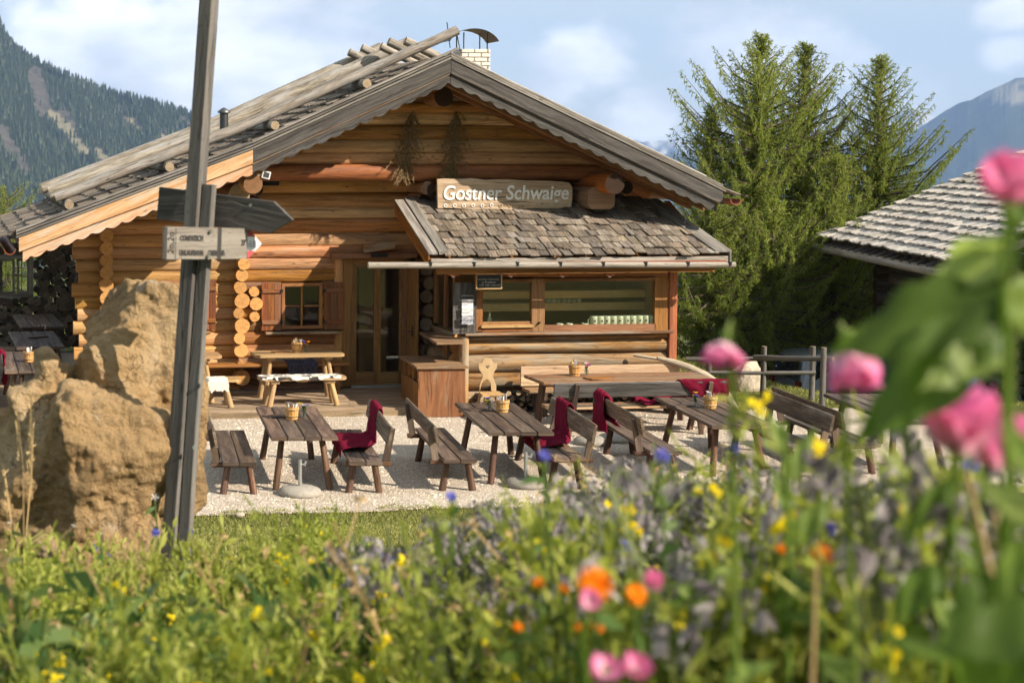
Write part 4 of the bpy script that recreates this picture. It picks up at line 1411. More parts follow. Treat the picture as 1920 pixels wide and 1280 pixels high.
# chalkboard hanging from the eave
cbY = -2.38
a, b_ = at(892, 513, cbY), at(941, 542, cbY)
cb = thing("chalkboard", "small framed chalkboard with handwriting hanging under the kiosk eave", "chalkboard", (a.x, cbY, b_.z))
mb = MB(); mb.box(((a.x + b_.x) / 2, cbY, (a.z + b_.z) / 2), (b_.x - a.x - .02, .015, a.z - b_.z - .02)); mb.build("slate", M['chalk'], cb)
mb = MB()
for (x0, x1, z0, z1) in ((a.x, b_.x, a.z - .02, a.z), (a.x, b_.x, b_.z, b_.z + .02), (a.x, a.x + .02, b_.z + .02, a.z - .02), (b_.x - .02, b_.x, b_.z + .02, a.z - .02)):
    mb.box(((x0 + x1) / 2, cbY - .004, (z0 + z1) / 2), (x1 - x0, .026, z1 - z0))
mb.build("frame", M['pale'], cb)
for (t, x, y, s) in (("Luis Anna Tschurtsch.", 895.5, 525.0, .040), ("zu Brettljause", 903, 530.2, .042), ("+39 349 1151154", 898, 536.6, .052)):
    q = at(x, y, cbY - .012); letters("chalk_writing", t, s, M['chalkline'], q, (1, 0, -.03), (0, 0, 1), .001, .15, cb)

# name board on the kiosk roof
SY = -1.14
sg = thing("name_sign", "rustic plank sign with carved white name lettering above the kiosk roof", "sign", tuple(at(945, 392, SY)))
out_ = [(820, 336), (835, 334.5), (862, 336), (885, 334), (910, 337.5), (950, 336), (985, 338.5), (1020, 339), (1055, 341), (1068, 343), (1073, 352), (1073, 372), (1071, 388), (1040, 391), (1000, 390.5), (960, 392.5), (920, 391.5), (880, 392), (840, 390), (821, 391)]
mb = MB(); mb.poly([at(x, y, SY) for (x, y) in out_], (0, .07, 0), 0, udir=(1, 0, 0)); mb.build("board", M['namebd'], sg)
p0, p1 = at(829, 374.5, SY - .008), at(1066, 377.5, SY - .008)
L_ = letters("lettering", "Gostner Schwaige", .335, M['letterwhite'], p0, (1, 0, -.008), (0, 0, 1), .008, .13, sg, bold=.004)
wd = max(v.co.x for v in L_.data.vertices)
tr = p0 - WL[sg.name]
Mx = Matrix(((((p1.x - p0.x) / wd), 0, 0, 0), (0, 0, -1, 0), (0, 1, 0, 0), (0, 0, 0, 1))); Mx.translation = tr
L_.matrix_local = Mx
for k in range(14):                                     # carved knot rings along the lower edge
    q = at(835 + k * 17.3, 385.2 + random.uniform(-.8, .8), SY - .003)
    mb = MB(); mb.lathe([(.020, 0), (.03, 0), (.033, .006), (.02, .006), (.02, 0)], (0, 0, 0), 12)
    o = mb.build("carved_ring", M['letterwhite'] if k < 6 else M['namebd'], None)
    o.parent = sg; o.matrix_local = Matrix.Translation(q - WL[sg.name]) @ Matrix.Rotation(math.pi / 2, 4, 'X')
for dx in (-1.0, 1.05):
    mb = MB(); q = at(945, 392, SY); mb.beam((q.x + dx, SY + .09, q.z - .05), (q.x + dx, SY + .09, q.z + .45), .06, .04); mb.build("batten", M['log_old'], sg)

# mugs and cups behind the glass
def mug_proto(h, r, name, stepped=True):
    mb = MB()
    if stepped:
        prof = [(0, 0), (r * .86, 0), (r * .9, h * .05), (r * .9, h * .22), (r, h * .30), (r, h * .86), (r * .93, h), (r * .85, h), (r * .85, h * .1), (0, h * .08)]
    else:
        prof = [(0, 0), (r * .7, 0), (r * .95, h * .3), (r, h), (r * .92, h), (r * .85, h * .3), (0, h * .12)]
    mb.lathe(prof, (0, 0, 0), 16)
    o = mb.build(name, M['mug'])
    hd = MB(); pts = []
    for k in range(7):
        a = math.pi * (k / 6 - .5)
        pts.append((-r * .9 - math.cos(a) * h * .22, 0, h * .52 + math.sin(a) * h * .28))
    hd.tube(pts, r * .13, 6); hd.build("handle", M['mug'], o)
    if stepped:
        mk = MB(); mk.box((0, -r * 1.0, h * .58), (r * .5, .004, h * .14)); mk.build("emblem", M['letterdark'], o)
    return o


zc = 1.342
protoM = mug_proto(.185, .062, "beer_mug")
xsM = [1113 + k * 12.15 for k in range(10)]
lastlab = {0: "pale green mug at the left end of ten behind the kiosk window", 9: "pale green mug at the right end of ten behind the kiosk window"}
ordn = ["first", "second", "third", "fourth", "fifth", "sixth", "seventh", "eighth", "ninth", "tenth"]
for k, x in enumerate(xsM):
    o = protoM if k == 0 else copy_tree(protoM)
    q = at(x, 605, KY + .105)
    place(o, (q.x, KY + .105, zc), random.uniform(-.5, .2), tag(o, lastlab.get(k, "pale green mug, %s from the left of ten behind the kiosk window" % ordn[k]), "mug")['label'], "mugs lined up behind the kiosk window")
protoC = mug_proto(.07, .055, "coffee_cup", False)
for k, (x, lb) in enumerate(((1050, "low pale cup, leftmost of the three on the kiosk counter"), (1068, "low pale cup, middle one of the three on the kiosk counter"), (1097, "low pale cup standing next to the tall stoneware mugs"))):
    o = protoC if k == 0 else copy_tree(protoC)
    q = at(x, 605, KY + .10); place(o, (q.x, KY + .10, zc), random.uniform(-3, 3), tag(o, lb, "cup")['label'], "cups on the kiosk counter")
protoS = mug_proto(.11, .05, "shelf_mug", False)
for k in range(7):
    o = protoS if k == 0 else copy_tree(protoS)
    q = at(1027 + k * 9.6, 569.5, shY - .2); place(o, (q.x, shY - .2, q.z), random.uniform(-1, 1), tag(o, "small grey mug, %s from the left on the kiosk shelf" % ordn[k], "mug")['label'], "mugs on the upper kiosk shelf")
# bottles and glasses behind the small window
for k, (x, h, mt) in enumerate(((918, .26, 'mug'), (926, .17, 'pane_clear'), (931, .17, 'pane_clear'), (941, .13, 'pane_clear'), (947, .13, 'pane_clear'))):
    q = at(x, 600, KY + .25)
    mb = MB(); mb.lathe([(0, 0), (.035, 0), (.036, h * .55), (.014, h * .75), (.014, h), (0, h)], (0, 0, 0), 12)
    o = mb.build("bottle" if k < 3 else "drinking_glass", M[mt]); o.location = (q.x, KY + .25, zc)
    tag(o, ["pale stone bottle behind the small kiosk window", "clear bottle behind the small kiosk window", "clear bottle behind the small kiosk window", "drinking glass behind the small kiosk window", "drinking glass behind the small kiosk window"][k], "bottle" if k < 3 else "glass", "glassware behind the small kiosk window")

# shelf board and drinks counter at the kiosk's left corner
mb = MB()
pts = [gz(786, 622, 1.2), gz(819, 642, 1.2), gz(872, 641, 1.2), gz(849, 622, 1.2)]
mb.poly(pts, (0, 0, -.035), 0, udir=(1, 0, 0)); mb.build("side_shelf", M['tabletop'], kio)
mb = MB(); mb.box((-.62, -1.7, 1.02), (.05, .06, .33)); mb.build("shelf_support", M['frame'], kio)
A, B_, C_, D_ = Vector((-1.30, -2.56, .8)), Vector((-.56, -2.62, .8)), Vector((-.46, -1.25, .8)), Vector((-1.21, -1.22, .8))
ct = thing("drinks_counter", "low brown wooden drinks counter box beside the glass door", "counter", (-.95, -2.0, .02))
mb = MB(); mb.poly([A + Vector((-.04, -.04, 0)), B_ + Vector((.04, -.04, 0)), C_, D_ + Vector((-.04, 0, 0))], (0, 0, .035), 0, udir=(1, 0, 0)); mb.build("top_board", M['tabletop'], ct)
def panel(nm, p, q, z0, z1, mt, th=.025):
    mb = MB(); p, q = Vector(p), Vector(q); nn = Vector((-(q - p).y, (q - p).x, 0)).normalized() * th
    mb.poly([(p.x, p.y, z0), (q.x, q.y, z0), (q.x, q.y, z1), (p.x, p.y, z1)], nn, 0, udir=(0, 0, 1)); return mb.build(nm, M[mt], ct)
panel("front_panel", A, B_, .03, .797, 'plyface')
panel("right_panel", B_ + Vector((-.002, .03, 0)), C_, .03, .797, 'plyface')
panel("left_panel", D_, A + Vector((.0, .03, 0)), .14, .56, 'plyface')
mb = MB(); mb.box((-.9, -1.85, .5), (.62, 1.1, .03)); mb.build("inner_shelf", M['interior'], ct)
for k in range(4):
    mb = MB(); mb.box((-1.22, -2.3 + .27 * k, .68), (.05, .05, .23)); mb.build("post", M['frame'], ct)
for k in range(5):
    mb = MB(); mb.lathe([(0, 0), (.033, 0), (.033, .1), (.012, .15), (.012, .19), (0, .19)], (0, 0, 0), 10)
    o = mb.build("bottle", M['black']); o.location = (-1.14 + .06 * (k % 2), -2.35 + .13 * k, .515)
    tag(o, "dark bottle standing inside the drinks counter", "bottle", "bottles in the drinks counter")

# ------------------------------------------------------------------ terrace furniture
def table_proto(L=2.42, W=.85, H=.70, planks=4, top='table', legm='leg'):
    t = thing("terrace_table", "table", "table")
    pw = W / planks
    for k in range(planks):
        mb = MB(); mb.box(((k + .5) * pw - W / 2, random.uniform(-.012, .012), H - .025), (pw - .014, L, .048), ch=.009); mb.build("top_plank", M[top], t)
    for sy in (-1, 1):
        mb = MB(); mb.box((0, sy * L * .36, H - .075), (W * .82, .09, .055)); mb.build("batten", M[legm], t)
        for sx in (-1, 1):
            mb = MB(); mb.tube([(sx * .25, sy * L * .36, H - .06), (sx * .34, sy * L * .425, 0)], [.04, .045], 10, 0, 0, rough=.06); mb.build("leg", M[legm], t)
    return t


def bench_proto(L=2.35, H=.43):
    """backrest on the +x side"""
    t = thing("backrest_bench", "bench", "bench")
    for k, x in enumerate((-.105, .105)):
        mb = MB(); mb.box((x, random.uniform(-.01, .01), H - .024), (.2, L, .046), ch=.009); mb.build("seat_plank", M['table'], t)
    for sy in (-1, 1):
        y = sy * L * .40
        mb = MB(); mb.box((.06, y, H - .07), (.56, .10, .05), ch=.006); mb.build("crossbar", M['leg'], t)
        for sx in (-1, 1):
            mb = MB(); mb.tube([(sx * .13, y, H - .06), (sx * .19, y + sy * .03, 0)], [.042, .046], 10, 0, 0, rough=.06); mb.build("leg", M['leg'], t)
        mb = MB(); mb.beam((.265, y, H - .10), (.345, y, .80), .085, .045, (0, 1, 0)); mb.build("back_post", M['table'], t)
    mb = MB()
    c = math.atan(.08 / .40)
    Mr = Matrix.Rotation(c, 3, 'Y')
    mb.box((.30, 0, .73), (.036, L, .235), Mr, ch=.012); mb.build("backrest", M['oldboard'], t)
    return t


tp = table_proto()
bp_ = bench_proto()
tables = [(-4.16, -6.80, -.102, "dark plank table nearest the boulder, two benches beside it"),
          (-1.35, -6.79, -.125, "dark plank table in the middle of the front row"),
          (1.66, -6.66, -.11, "dark plank table below the maroon blanket on the long bench"),
          (4.2, -6.62, -.14, "dark plank table farthest from the boulder, seen behind big green leaves")]
for i, (x, y, a, lb) in enumerate(tables):
    o = tp if i == 0 else copy_tree(tp)
    place(o, (x, y, .022), a, lb, "plank tables on the gravel")
benches = [(-5.0, -7.0, math.pi - .11, "dark bench half hidden behind the boulder"),
           (-3.42, -7.12, -.13, "dark bench with a maroon blanket trailing onto its seat, by the table near the boulder"),
           (-2.24, -7.14, math.pi - .12, "dark bench without any blanket, backrest towards the boulder"),
           (-.86, -7.22, -.12, "dark bench with maroon blanket, facing the middle table from the right"),
           (.52, -6.92, math.pi - .12, "dark bench with maroon blanket hung over the backrest only"),
           (2.42, -6.9, -.10, "dark bench whose back turns to another bench's back, nearer the kiosk"),
           (3.28, -6.75, math.pi - .10, "dark bench at the farthest table, its seat towards the right edge")]
for i, (x, y, a, lb) in enumerate(benches):
    o = bp_ if i == 0 else copy_tree(bp_)
    place(o, (x, y, .022), a, lb, "backrest benches on the gravel")

# tables and benches beside the hut, on the deck
for i, (x, y, a, lb) in enumerate([(-6.9, 5.05, 0.03, "grey plank table farthest back beside the wood stack, number 113 on its edge"),
                                   (-7.10, 1.88, 0.02, "grey plank table with menu boards on it, left of the hut corner"),
                                   (-7.38, -1.15, 0.0, "plank table with a cutlery bucket, left of the boulder top")]):
    o = copy_tree(tp); place(o, (x, y, .148), a, lb, "plank tables beside the hut")
    if i == 0: t113 = o
for i, (x, y, a, lb) in enumerate([(-8.05, 1.9, 0, "bench at the left picture edge beside the table with menus"), (-8.15, -1.2, 0, "bench at the left picture edge beside the bucket table"),
                                   (-6.28, -1.3, math.pi, "bench between bucket table and hut corner behind the boulder")]):
    o = copy_tree(bp_); place(o, (x, y, .148), a + (math.pi if i < 2 else math.pi), lb, "benches beside the hut")
letters("number", "113", .12, M['letterwhite'], Vector((-.02, -1.212, .655)), (1, 0, 0), (0, 0, 1), .001, 0, None, 'CENTER').parent = t113

# long table below the kiosk windows with its two long benches
lt = thing("long_table", "long brown plank table in front of the kiosk windows", "table", (1.55, -3.68, .022))
for k in range(4):
    mb = MB(); mb.box((1.55, -4.13 + .225 * k + .11, .75), (2.72 + random.uniform(-.03, .03), .215, .05), ch=.01); mb.build("top_plank", M['tabletop'], lt)
for sx in (-1, 1):
    mb = MB(); mb.box((1.55 + sx * 1.1, -3.68, .70), (.1, .86, .05)); mb.build("batten", M['leg'], lt)
    for sy in (-1, 1):
        mb = MB(); mb.beam((1.55 + sx * 1.1, -3.68 + sy * .3, .72), (1.55 + sx * 1.16, -3.68 + sy * .38, .022), .08, .08); mb.build("leg", M['leg'], lt)
wbk = thing("wall_bench", "long bench with two pale back boards against the kiosk logs", "bench", (1.77, -2.6, .022))
for (z0, h) in ((.695, .17), (.535, .15)):
    mb = MB(); mb.box((1.77, -2.36, z0), (2.66, .04, h), ch=.008); mb.build("back_board", M['palebench'], wbk)
for k in range(2):
    mb = MB(); mb.box((1.77, -2.5 - .2 * k, .43), (2.66, .19, .045), ch=.008); mb.build("seat_plank", M['tabletop'], wbk)
for x in (.7, 1.77, 2.85):
    mb = MB(); mb.box((x, -2.6, .215), (.07, .36, .385)); mb.build("leg", M['table'], wbk)
    mb = MB(); mb.box((x, -2.32, .45), (.08, .045, .66)); mb.build("back_post", M['table'], wbk)
fb = thing("long_bench", "long dark bench with its back to the viewer in front of the long table", "bench", (1.45, -4.5, .022))
for k in range(2):
    mb = MB(); mb.box((1.5, -4.27 - .2 * k, .445), (2.74, .19, .045), ch=.01); mb.build("seat_plank", M['palebench' if k else 'tabletop'], fb)
for x in (.45, 2.5):
    mb = MB(); mb.beam((x, -4.62, .3), (x, -4.80, .84), .07, .06, (1, 0, 0)); mb.build("back_post", M['table'], fb)
    for sy in (-1, 1):
        mb = MB(); mb.beam((x, -4.38 + sy * .1, .43), (x - .04, -4.38 + sy * .2, .022), .075, .06); mb.build("leg", M['leg'], fb)
    mb = MB(); mb.box((x, -4.45, .395), (.09, .5, .05)); mb.build("crossbar", M['leg'], fb)
mb = MB(); mb.box((1.45, -4.74, .74), (2.66, .036, .235), Matrix.Rotation(.25, 3, 'X'), ch=.014); mb.build("backrest", M['dgrey'], fb)

# pale rustic table and bench beside the door, with a second set behind the boulder
def rustic(nm, lab, cx, cy, z, L, W, H, cat):
    t = thing(nm, lab, cat, (cx, cy, z))
    pts = []
    for (sx, sy) in ((-1, -1), (1, -1), (1, 1), (-1, 1)):
        c0 = [(-.0, .07), (.07, .0)] if sx * sy > 0 else [(.07, 0), (0, .07)]
        for (dx, dy) in c0:
            pts.append((cx + sx * (L / 2 - dx), cy + sy * (W / 2 - dy), z + H - .045))
    mb = MB(); mb.poly(pts, (0, 0, .045), 0, udir=(1, 0, 0)); mb.build("top_board", M['pale'], t)
    for sx in (-1, 1):
        mb = MB(); mb.box((cx + sx * L * .32, cy, z + H - .07), (.14, W * .8, .05), ch=.008); mb.build("batten", M['pale'], t)
        for sy in (-1, 1):
            mb = MB(); mb.tube([(cx + sx * L * .32, cy + sy * W * .26, z + H - .06), (cx + sx * L * .39, cy + sy * W * .40, z)], [.036, .05], 10, 0, 1, rough=.06); mb.build("leg", [M['pale'], M['pale']], t)
    mb = MB(); mb.box((cx, cy, z + H - .068), (.16, W * .5, .04)); mb.build("batten", M['pale'], t)
    return t


rustic("rustic_table", "pale rustic table under the shuttered window by the door", -2.97, -1.2, .146, 1.48, .62, .77, "table")
rustic("rustic_bench", "pale rustic bench with a black and white cow hide near the door", -3.02, -1.82, .146, 1.42, .36, .46, "bench")
rustic("rustic_table", "pale rustic table mostly hidden behind boulder and post", -5.0, -1.2, .146, 1.48, .62, .77, "table")
rustic("rustic_bench", "pale rustic bench mostly hidden behind boulder and post", -4.75, -1.85, .146, 1.42, .36, .46, "bench")
wb = thing("bench_board", "brown wall bench running along the hut wall behind the rustic table", "bench", (-3.3, -.25, .146))
mb = MB(); mb.box((-3.35, -.26, .60), (2.9, .36, .05), ch=.01); mb.build("seat_plank", M['frame'], wb)
for x in (-4.6, -3.3, -2.1):
    mb = MB(); mb.box((x, -.24, .36), (.1, .3, .43)); mb.build("leg", M['frame'], wb)


def hide(name, lab, cx, cy, z, L, W, mt, hang, seed):
    nx_, ny_ = 34, 16
    V, F = [], []
    for j in range(ny_ + 1):
        for i in range(nx_ + 1):
            u, v = i / nx_ - .5, j / ny_ - .5
            e = 1 + .16 * mnoise.noise(Vector((u * 5, v * 4 + seed, 1.3))) + .08 * mnoise.noise(Vector((u * 13, v * 11 + seed, 1.3)))
            x, y = u * L * e, v * (W + hang * 2) * e
            zz = z + .012 + .01 * mnoise.noise(Vector((u * 20, v * 14, seed)))
            if abs(y) > W / 2:
                over = abs(y) - W / 2
                zz -= over * .93; y = math.copysign(W / 2 + .012 + over * .12, y)
            V.append((cx + x, cy + y, zz))
    for j in range(ny_):
        for i in range(nx_):
            a = j * (nx_ + 1) + i
            F.append((a, a + 1, a + nx_ + 2, a + nx_ + 1))
    o = np_mesh(name, V, F, M[mt], smooth=True)
    return tag(o, lab, "cow hide")


hide("cow_hide", "black and white cow hide spread over the rustic bench by the door", -3.05, -1.82, .612, 1.30, .34, 'hide', .05, 2)
hide("cow_hide", "white hide hanging down from the bench behind the boulder", -4.42, -1.87, .61, .34, .34, 'hidew', .22, 5)


# ------------------------------------------------------------------ blankets
def blanket(name, lab, prof, y0, y1, org, rz, seed, wob=.02, mt='cloth', taper=None):
    """cloth following a profile of (x, z) points in bench space, y0..y1 along the bench"""
    pr = [Vector((a, 0, b_)) for a, b_ in prof]
    seg = [0]
    for a, b_ in zip(pr[:-1], pr[1:]):
        seg.append(seg[-1] + (b_ - a).length)
    nu, nv = 44, 30
    ca, sa = math.cos(rz), math.sin(rz)
    V, F = [], []
    for j in range(nv + 1):
        for i in range(nu + 1):
            s_ = seg[-1] * i / nu
            k = max(0, min(len(pr) - 2, next((q for q in range(len(seg) - 1) if s_ <= seg[q + 1] + 1e-9), len(pr) - 2)))
            t = (s_ - seg[k]) / (seg[k + 1] - seg[k])
            p = pr[k].lerp(pr[k + 1], t)
            d = (pr[k + 1] - pr[k]).normalized()
            n_ = Vector((-d.z, 0, d.x))
            u, v = i / nu, j / nv
            ya, yb = (y0, y1) if taper is None else taper(u, y0, y1)
            yy = ya + (yb - ya) * v + .035 * mnoise.noise(Vector((u * 4 + seed, v * 2, 2)))
            amp = wob * (.4 + abs(math.sin(u * 5)))
            f = amp * (math.sin(v * 14 + 3.5 * u + seed) * .6 + 1.0 * mnoise.noise(Vector((u * 5, v * 7, seed))) + .5 * mnoise.noise(Vector((u * 14, v * 15, seed)))) + amp * .9
            p = p + n_ * f
            x, y, z = p.x, yy, p.z
            V.append((org[0] + ca * x - sa * y, org[1] + sa * x + ca * y, org[2] + z))
    for j in range(nv):
        for i in range(nu):
            a = j * (nu + 1) + i
            F.append((a, a + 1, a + nu + 2, a + nu + 1))
    o = np_mesh(name, V, F, M[mt], smooth=True)
    so = o.modifiers.new("thick", 'SOLIDIFY'); so.thickness = .012; so.offset = 0
    return tag(o, lab, "blanket")


full = [(-.24, .36), (-.225, .452), (-.05, .456), (.14, .458), (.245, .50), (.275, .70), (.315, .875), (.345, .875), (.35, .72), (.34, .60)]
blanket("blanket", "maroon blanket trailing from backrest to seat of the bench by the boulder table", full, -.55, .45, (-3.42, -7.12, .022), -.13, 1.0, .022, taper=lambda u, a, b_: (a + .70 * sstep(.3, .7, u), b_ + .08 + .35 * sstep(.3, .8, u)))
blanket("blanket", "maroon blanket over seat and backrest of the bench right of the middle table", full, -.5, .35, (-.86, -7.22, .022), -.12, 4.0, .022, taper=lambda u, a, b_: (a + .72 * sstep(.3, .7, u), b_ + .08 + .40 * sstep(.3, .8, u)))
over = [(.17, .47), (.245, .52), (.272, .68), (.312, .875), (.35, .88), (.36, .70), (.345, .52), (.33, .40)]
blanket("blanket", "maroon blanket bunched over the backrest of the bench left of the kiosk side table", over, -1.0, -.35, (.52, -6.92, .022), math.pi - .12, 7.0, .03, taper=lambda u, a, b_: (a + .1 * math.sin(u * 4), b_ - .15 * math.sin(u * 3.1)))
# long bench: profile runs across the backrest (bench space x = towards the viewer)
lbp = [(.05, .472), (.12, .475), (.165, .53), (.20, .64), (.245, .865), (.275, .872), (.27, .76), (.235, .62)]
blanket("blanket", "maroon blanket covering the right end of the long bench's backrest", lbp, .62, 1.34, (1.45, -4.5, 0.0), -math.pi / 2, 9.0, .012, taper=lambda u, a, b_: (a - .12 + .28 * sstep(.55, 1.0, u), b_))
blanket("blanket", "crumpled maroon blanket lying on the seat of the long bench", [(-.30, .47), (-.1, .475), (.05, .475), (.11, .47)], .05, .95, (1.45, -4.5, 0.0), -math.pi / 2, 12.0, .045)
blanket("blanket", "dark checked blanket on the wall bench beside the door", [(-.2, .46), (-.185, .635), (0, .637), (.18, .637)], 0, .52, (-2.45, -.26, 0.0), math.pi / 2, 3.0, .014, 'navy')
blanket("blanket", "maroon blanket sliver hanging at the left picture edge", over, -.6, -.1, (-8.15, -1.2, .148), math.pi + math.pi, 8.0, .025)


# ------------------------------------------------------------------ buckets, flowers, menus
def bucket(x, y, z, lab, seed, scale=1.0):
    random.seed(seed)
    t = thing("cutlery_bucket", lab, "bucket", (x, y, z), "cutlery buckets on the tables")
    n = 14
    for k in range(n):
        mb = MB(); a0, a1 = 2 * math.pi * k / n, 2 * math.pi * (k + .96) / n
        am = (a0 + a1) / 2
        h = .165 + (.05 if k == 3 else 0)
        pts = [Vector((x + .075 * math.cos(a0), y + .075 * math.sin(a0), z)), Vector((x + .075 * math.cos(a1), y + .075 * math.sin(a1), z)), Vector((x + .096 * math.cos(a1), y + .096 * math.sin(a1), z + h)), Vector((x + .096 * math.cos(a0), y + .096 * math.sin(a0), z + h))]
        mb.poly(pts, Vector((-math.cos(am), -math.sin(am), 0)) * .012, 0, udir=(0, 0, 1)); mb.build("stave", M['bucket'], t)
    for zz, r in ((.035, .0815), (.125, .093)):
        mb = MB(); mb.lathe([(r, zz), (r + .004, zz), (r + .005, zz + .018), (r + .001, zz + .018)], (x, y, z), 18); mb.build("hoop", M['pale'], t)
    for k in range(11):
        a, rr = random.uniform(0, 6.28), random.uniform(.01, .06)
        dx, dy = random.uniform(-.22, .22), random.uniform(-.22, .22)
        p0 = Vector((x + rr * math.cos(a), y + rr * math.sin(a), z + .08)); p1 = p0 + Vector((dx * .15, dy * .15, random.uniform(.11, .16)))
        mb = MB()
        if k % 3 == 0:
            mb.beam(p0, p1, .035, .006, mat=0); nm, mt = "napkin", M['paper']
        else:
            mb.tube([p0, p0.lerp(p1, .8), p1], [.005, .005, .011], 6); nm, mt = "cutlery", M['steel']
        mb.build(nm, mt, t)
    return t


def posy(x, y, z, lab, cols, seed):
    random.seed(seed)
    t = thing("flower_glass", lab, "flower vase", (x, y, z), "flower glasses on the tables")
    mb = MB(); mb.lathe([(0, 0), (.03, 0), (.036, .02), (.034, .085), (.031, .085), (.031, .015), (0, .012)], (x, y, z), 14); mb.build("glass", M['pane_clear'], t)
    V, F, Rn = [], [], []
    for k in range(46):
        a = random.uniform(0, 6.28); sp = random.uniform(.1, .6)
        p = Vector((x, y, z + random.uniform(.01, .11))); v = Vector((math.cos(a) * sp, math.sin(a) * sp, 1)).normalized() * random.uniform(.04, .09)
        s_ = v.cross(Vector((random.random() - .5, random.random() - .5, .3))).normalized() * .007
        i = len(V); V += [tuple(p - s_), tuple(p + s_), tuple(p + v + s_ * .4), tuple(p + v - s_ * .4)]; F.append((i, i + 1, i + 2, i + 3)); Rn.append(random.random())
    o = np_mesh("greenery", np.array(V) - np.array((x, y, z)), F, M['herb'], rnd=Rn, parent=t)
    for k, c in enumerate(cols):
        a = random.uniform(0, 6.28); rr = random.uniform(.01, .06)
        q = Vector((x + rr * math.cos(a), y + rr * math.sin(a), z + random.uniform(.12, .19)))
        mb = MB()
        for j in range(9):
            b_ = 6.283 * j / 9
            d = Vector((math.cos(b_), math.sin(b_), random.uniform(.2, .7))).normalized()
            s_ = d.cross(Vector((0, 0, 1))).normalized() * .011
            i = len(mb.v); mb.v += [q - s_ * .4, q + s_ * .4, q + d * .032 + s_, q + d * .032 - s_]
            mb.add((i, i + 1, i + 2, i + 3), [(0, 0), (1, 0), (1, 1), (0, 1)], 0, random.random())
        mb.build("blossom", M[c], t)
    return t


T0z = .724
bucket(-4.17, -6.66, T0z, "wooden cutlery bucket on the table nearest the boulder", 1)
bucket(-1.22, -6.42, T0z, "wooden cutlery bucket on the middle front table", 2)
bucket(1.72, -6.46, T0z, "wooden cutlery bucket on the table below the draped long bench", 3)
bucket(.92, -3.46, .777, "wooden cutlery bucket on the long table by the kiosk", 4)
bucket(-2.97, -1.19, .918, "wooden cutlery bucket on the rustic table by the door", 5)
bucket(-7.38, -1.32, .85, "wooden cutlery bucket left of the boulder", 6)
posy(-3.98, -6.52, T0z, "glass with yellow flowers behind the bucket on the boulder table", ['yellow', 'bluepetal', 'bluepetal', 'whitepetal'], 11)
posy(-1.38, -6.33, T0z, "glass with blue and yellow flowers on the middle front table", ['bluepetal', 'bluepetal', 'yellow', 'yellow', 'bluepetal', 'orangepetal'], 12)
posy(1.56, -6.33, T0z, "glass with violet and yellow flowers on the table below the draped bench", ['violet', 'bluepetal', 'yellow', 'yellow', 'violet', 'bluepetal', 'violet'], 13)
posy(1.10, -3.48, .777, "glass with pink flowers on the long table by the kiosk", ['poppy', 'poppy', 'violet', 'whitepetal', 'poppy', 'violet'], 14)
posy(-2.83, -1.21, .918, "glass with one orange flower on the rustic table", ['orangepetal', 'orangepetal', 'violet', 'bluepetal'], 15)
random.seed(21)


def menu(x, y, z, rz, lab, mt='tabletop', w=.30, l=.21, n=1):
    mb = MB()
    for k in range(n):
        mb.box((0, 0, .006 + k * .012), (w, l, .011), Matrix.Rotation(k * .22, 3, 'Z'))
    o = mb.build("menu_board", M[mt]); o.location = (x, y, z); o.rotation_euler = (0, 0, rz)
    return tag(o, lab, "menu")


menu(-4.34, -6.42, T0z, .3, "dark menu board beside the bucket on the boulder table", 'table')
menu(-1.5, -6.2, T0z, .2, "dark menu board beside the flowers on the middle front table", 'table')
menu(1.42, -6.2, T0z, .1, "dark menu board beside the flowers on the table below the draped bench", 'table')
menu(1.15, -3.86, .777, .06, "reddish brown menu folder lying on the long table", 'frame', .42, .22, 2)
menu(-3.22, -1.17, .918, .1, "brown menu board on the rustic table by the door", 'frame')
menu(-7.05, 2.0, .85, .35, "crossed dark menu boards on the grey table left of the hut", 'table', .40, .08, 2)

# heart chair
hc = thing("heart_chair", "pale carved chair with a heart cut out of its back, by the kiosk wall", "chair", (.1, -2.62, .022))
HY = -2.52
outl = [(899, 733), (903, 718), (908, 712), (912, 710), (916, 712), (920, 718), (921, 733), (930, 733), (930, 722), (926, 712), (924, 705), (926, 697), (931, 690), (932, 681), (927, 681), (923, 678), (922, 673), (915, 671), (907, 672), (905, 677), (902, 681), (897, 680), (897, 687), (899, 694), (904, 700), (905, 706), (902, 713), (899, 722), (899.5, 733)]
O2 = [at(x, y, HY) for (x, y) in outl[7:]] + [at(x, y, HY) for (x, y) in outl[:7]]
hx, hz = at(913.5, 687, HY).x, at(913.5, 687, HY).z
hp = []
for k in range(24):
    t = 2 * math.pi * k / 24
    hp.append((hx + .0021 * 16 * math.sin(t) ** 3, hz + .0021 * (13 * math.cos(t) - 5 * math.cos(2 * t) - 2 * math.cos(3 * t) - math.cos(4 * t))))
cu = bpy.data.curves.new("backrest", 'CURVE'); cu.dimensions = '2D'; cu.fill_mode = 'BOTH'; cu.extrude = .012
for loop in ([(p.x, p.z) for p in O2], hp):
    sp_ = cu.splines.new('POLY'); sp_.points.add(len(loop) - 1); sp_.use_cyclic_u = True
    for q, (a, b_) in zip(sp_.points, loop):
        q.co = (a, b_, 0, 1)
tmp = bpy.data.objects.new("backrest", cu); COL.objects.link(tmp)
me = bpy.data.meshes.new_from_object(tmp.evaluated_get(bpy.context.evaluated_depsgraph_get())); bpy.data.objects.remove(tmp)
me.materials.clear(); me.materials.append(M['pale'])
inst("backrest", me, Matrix(((1, 0, 0, 0), (0, 0, -1, HY), (0, 1, 0, 0), (0, 0, 0, 1))), hc)
sx0, sx1 = at(893, 735, HY).x, at(938, 735, HY).x
sz0 = at(910, 734, HY).z
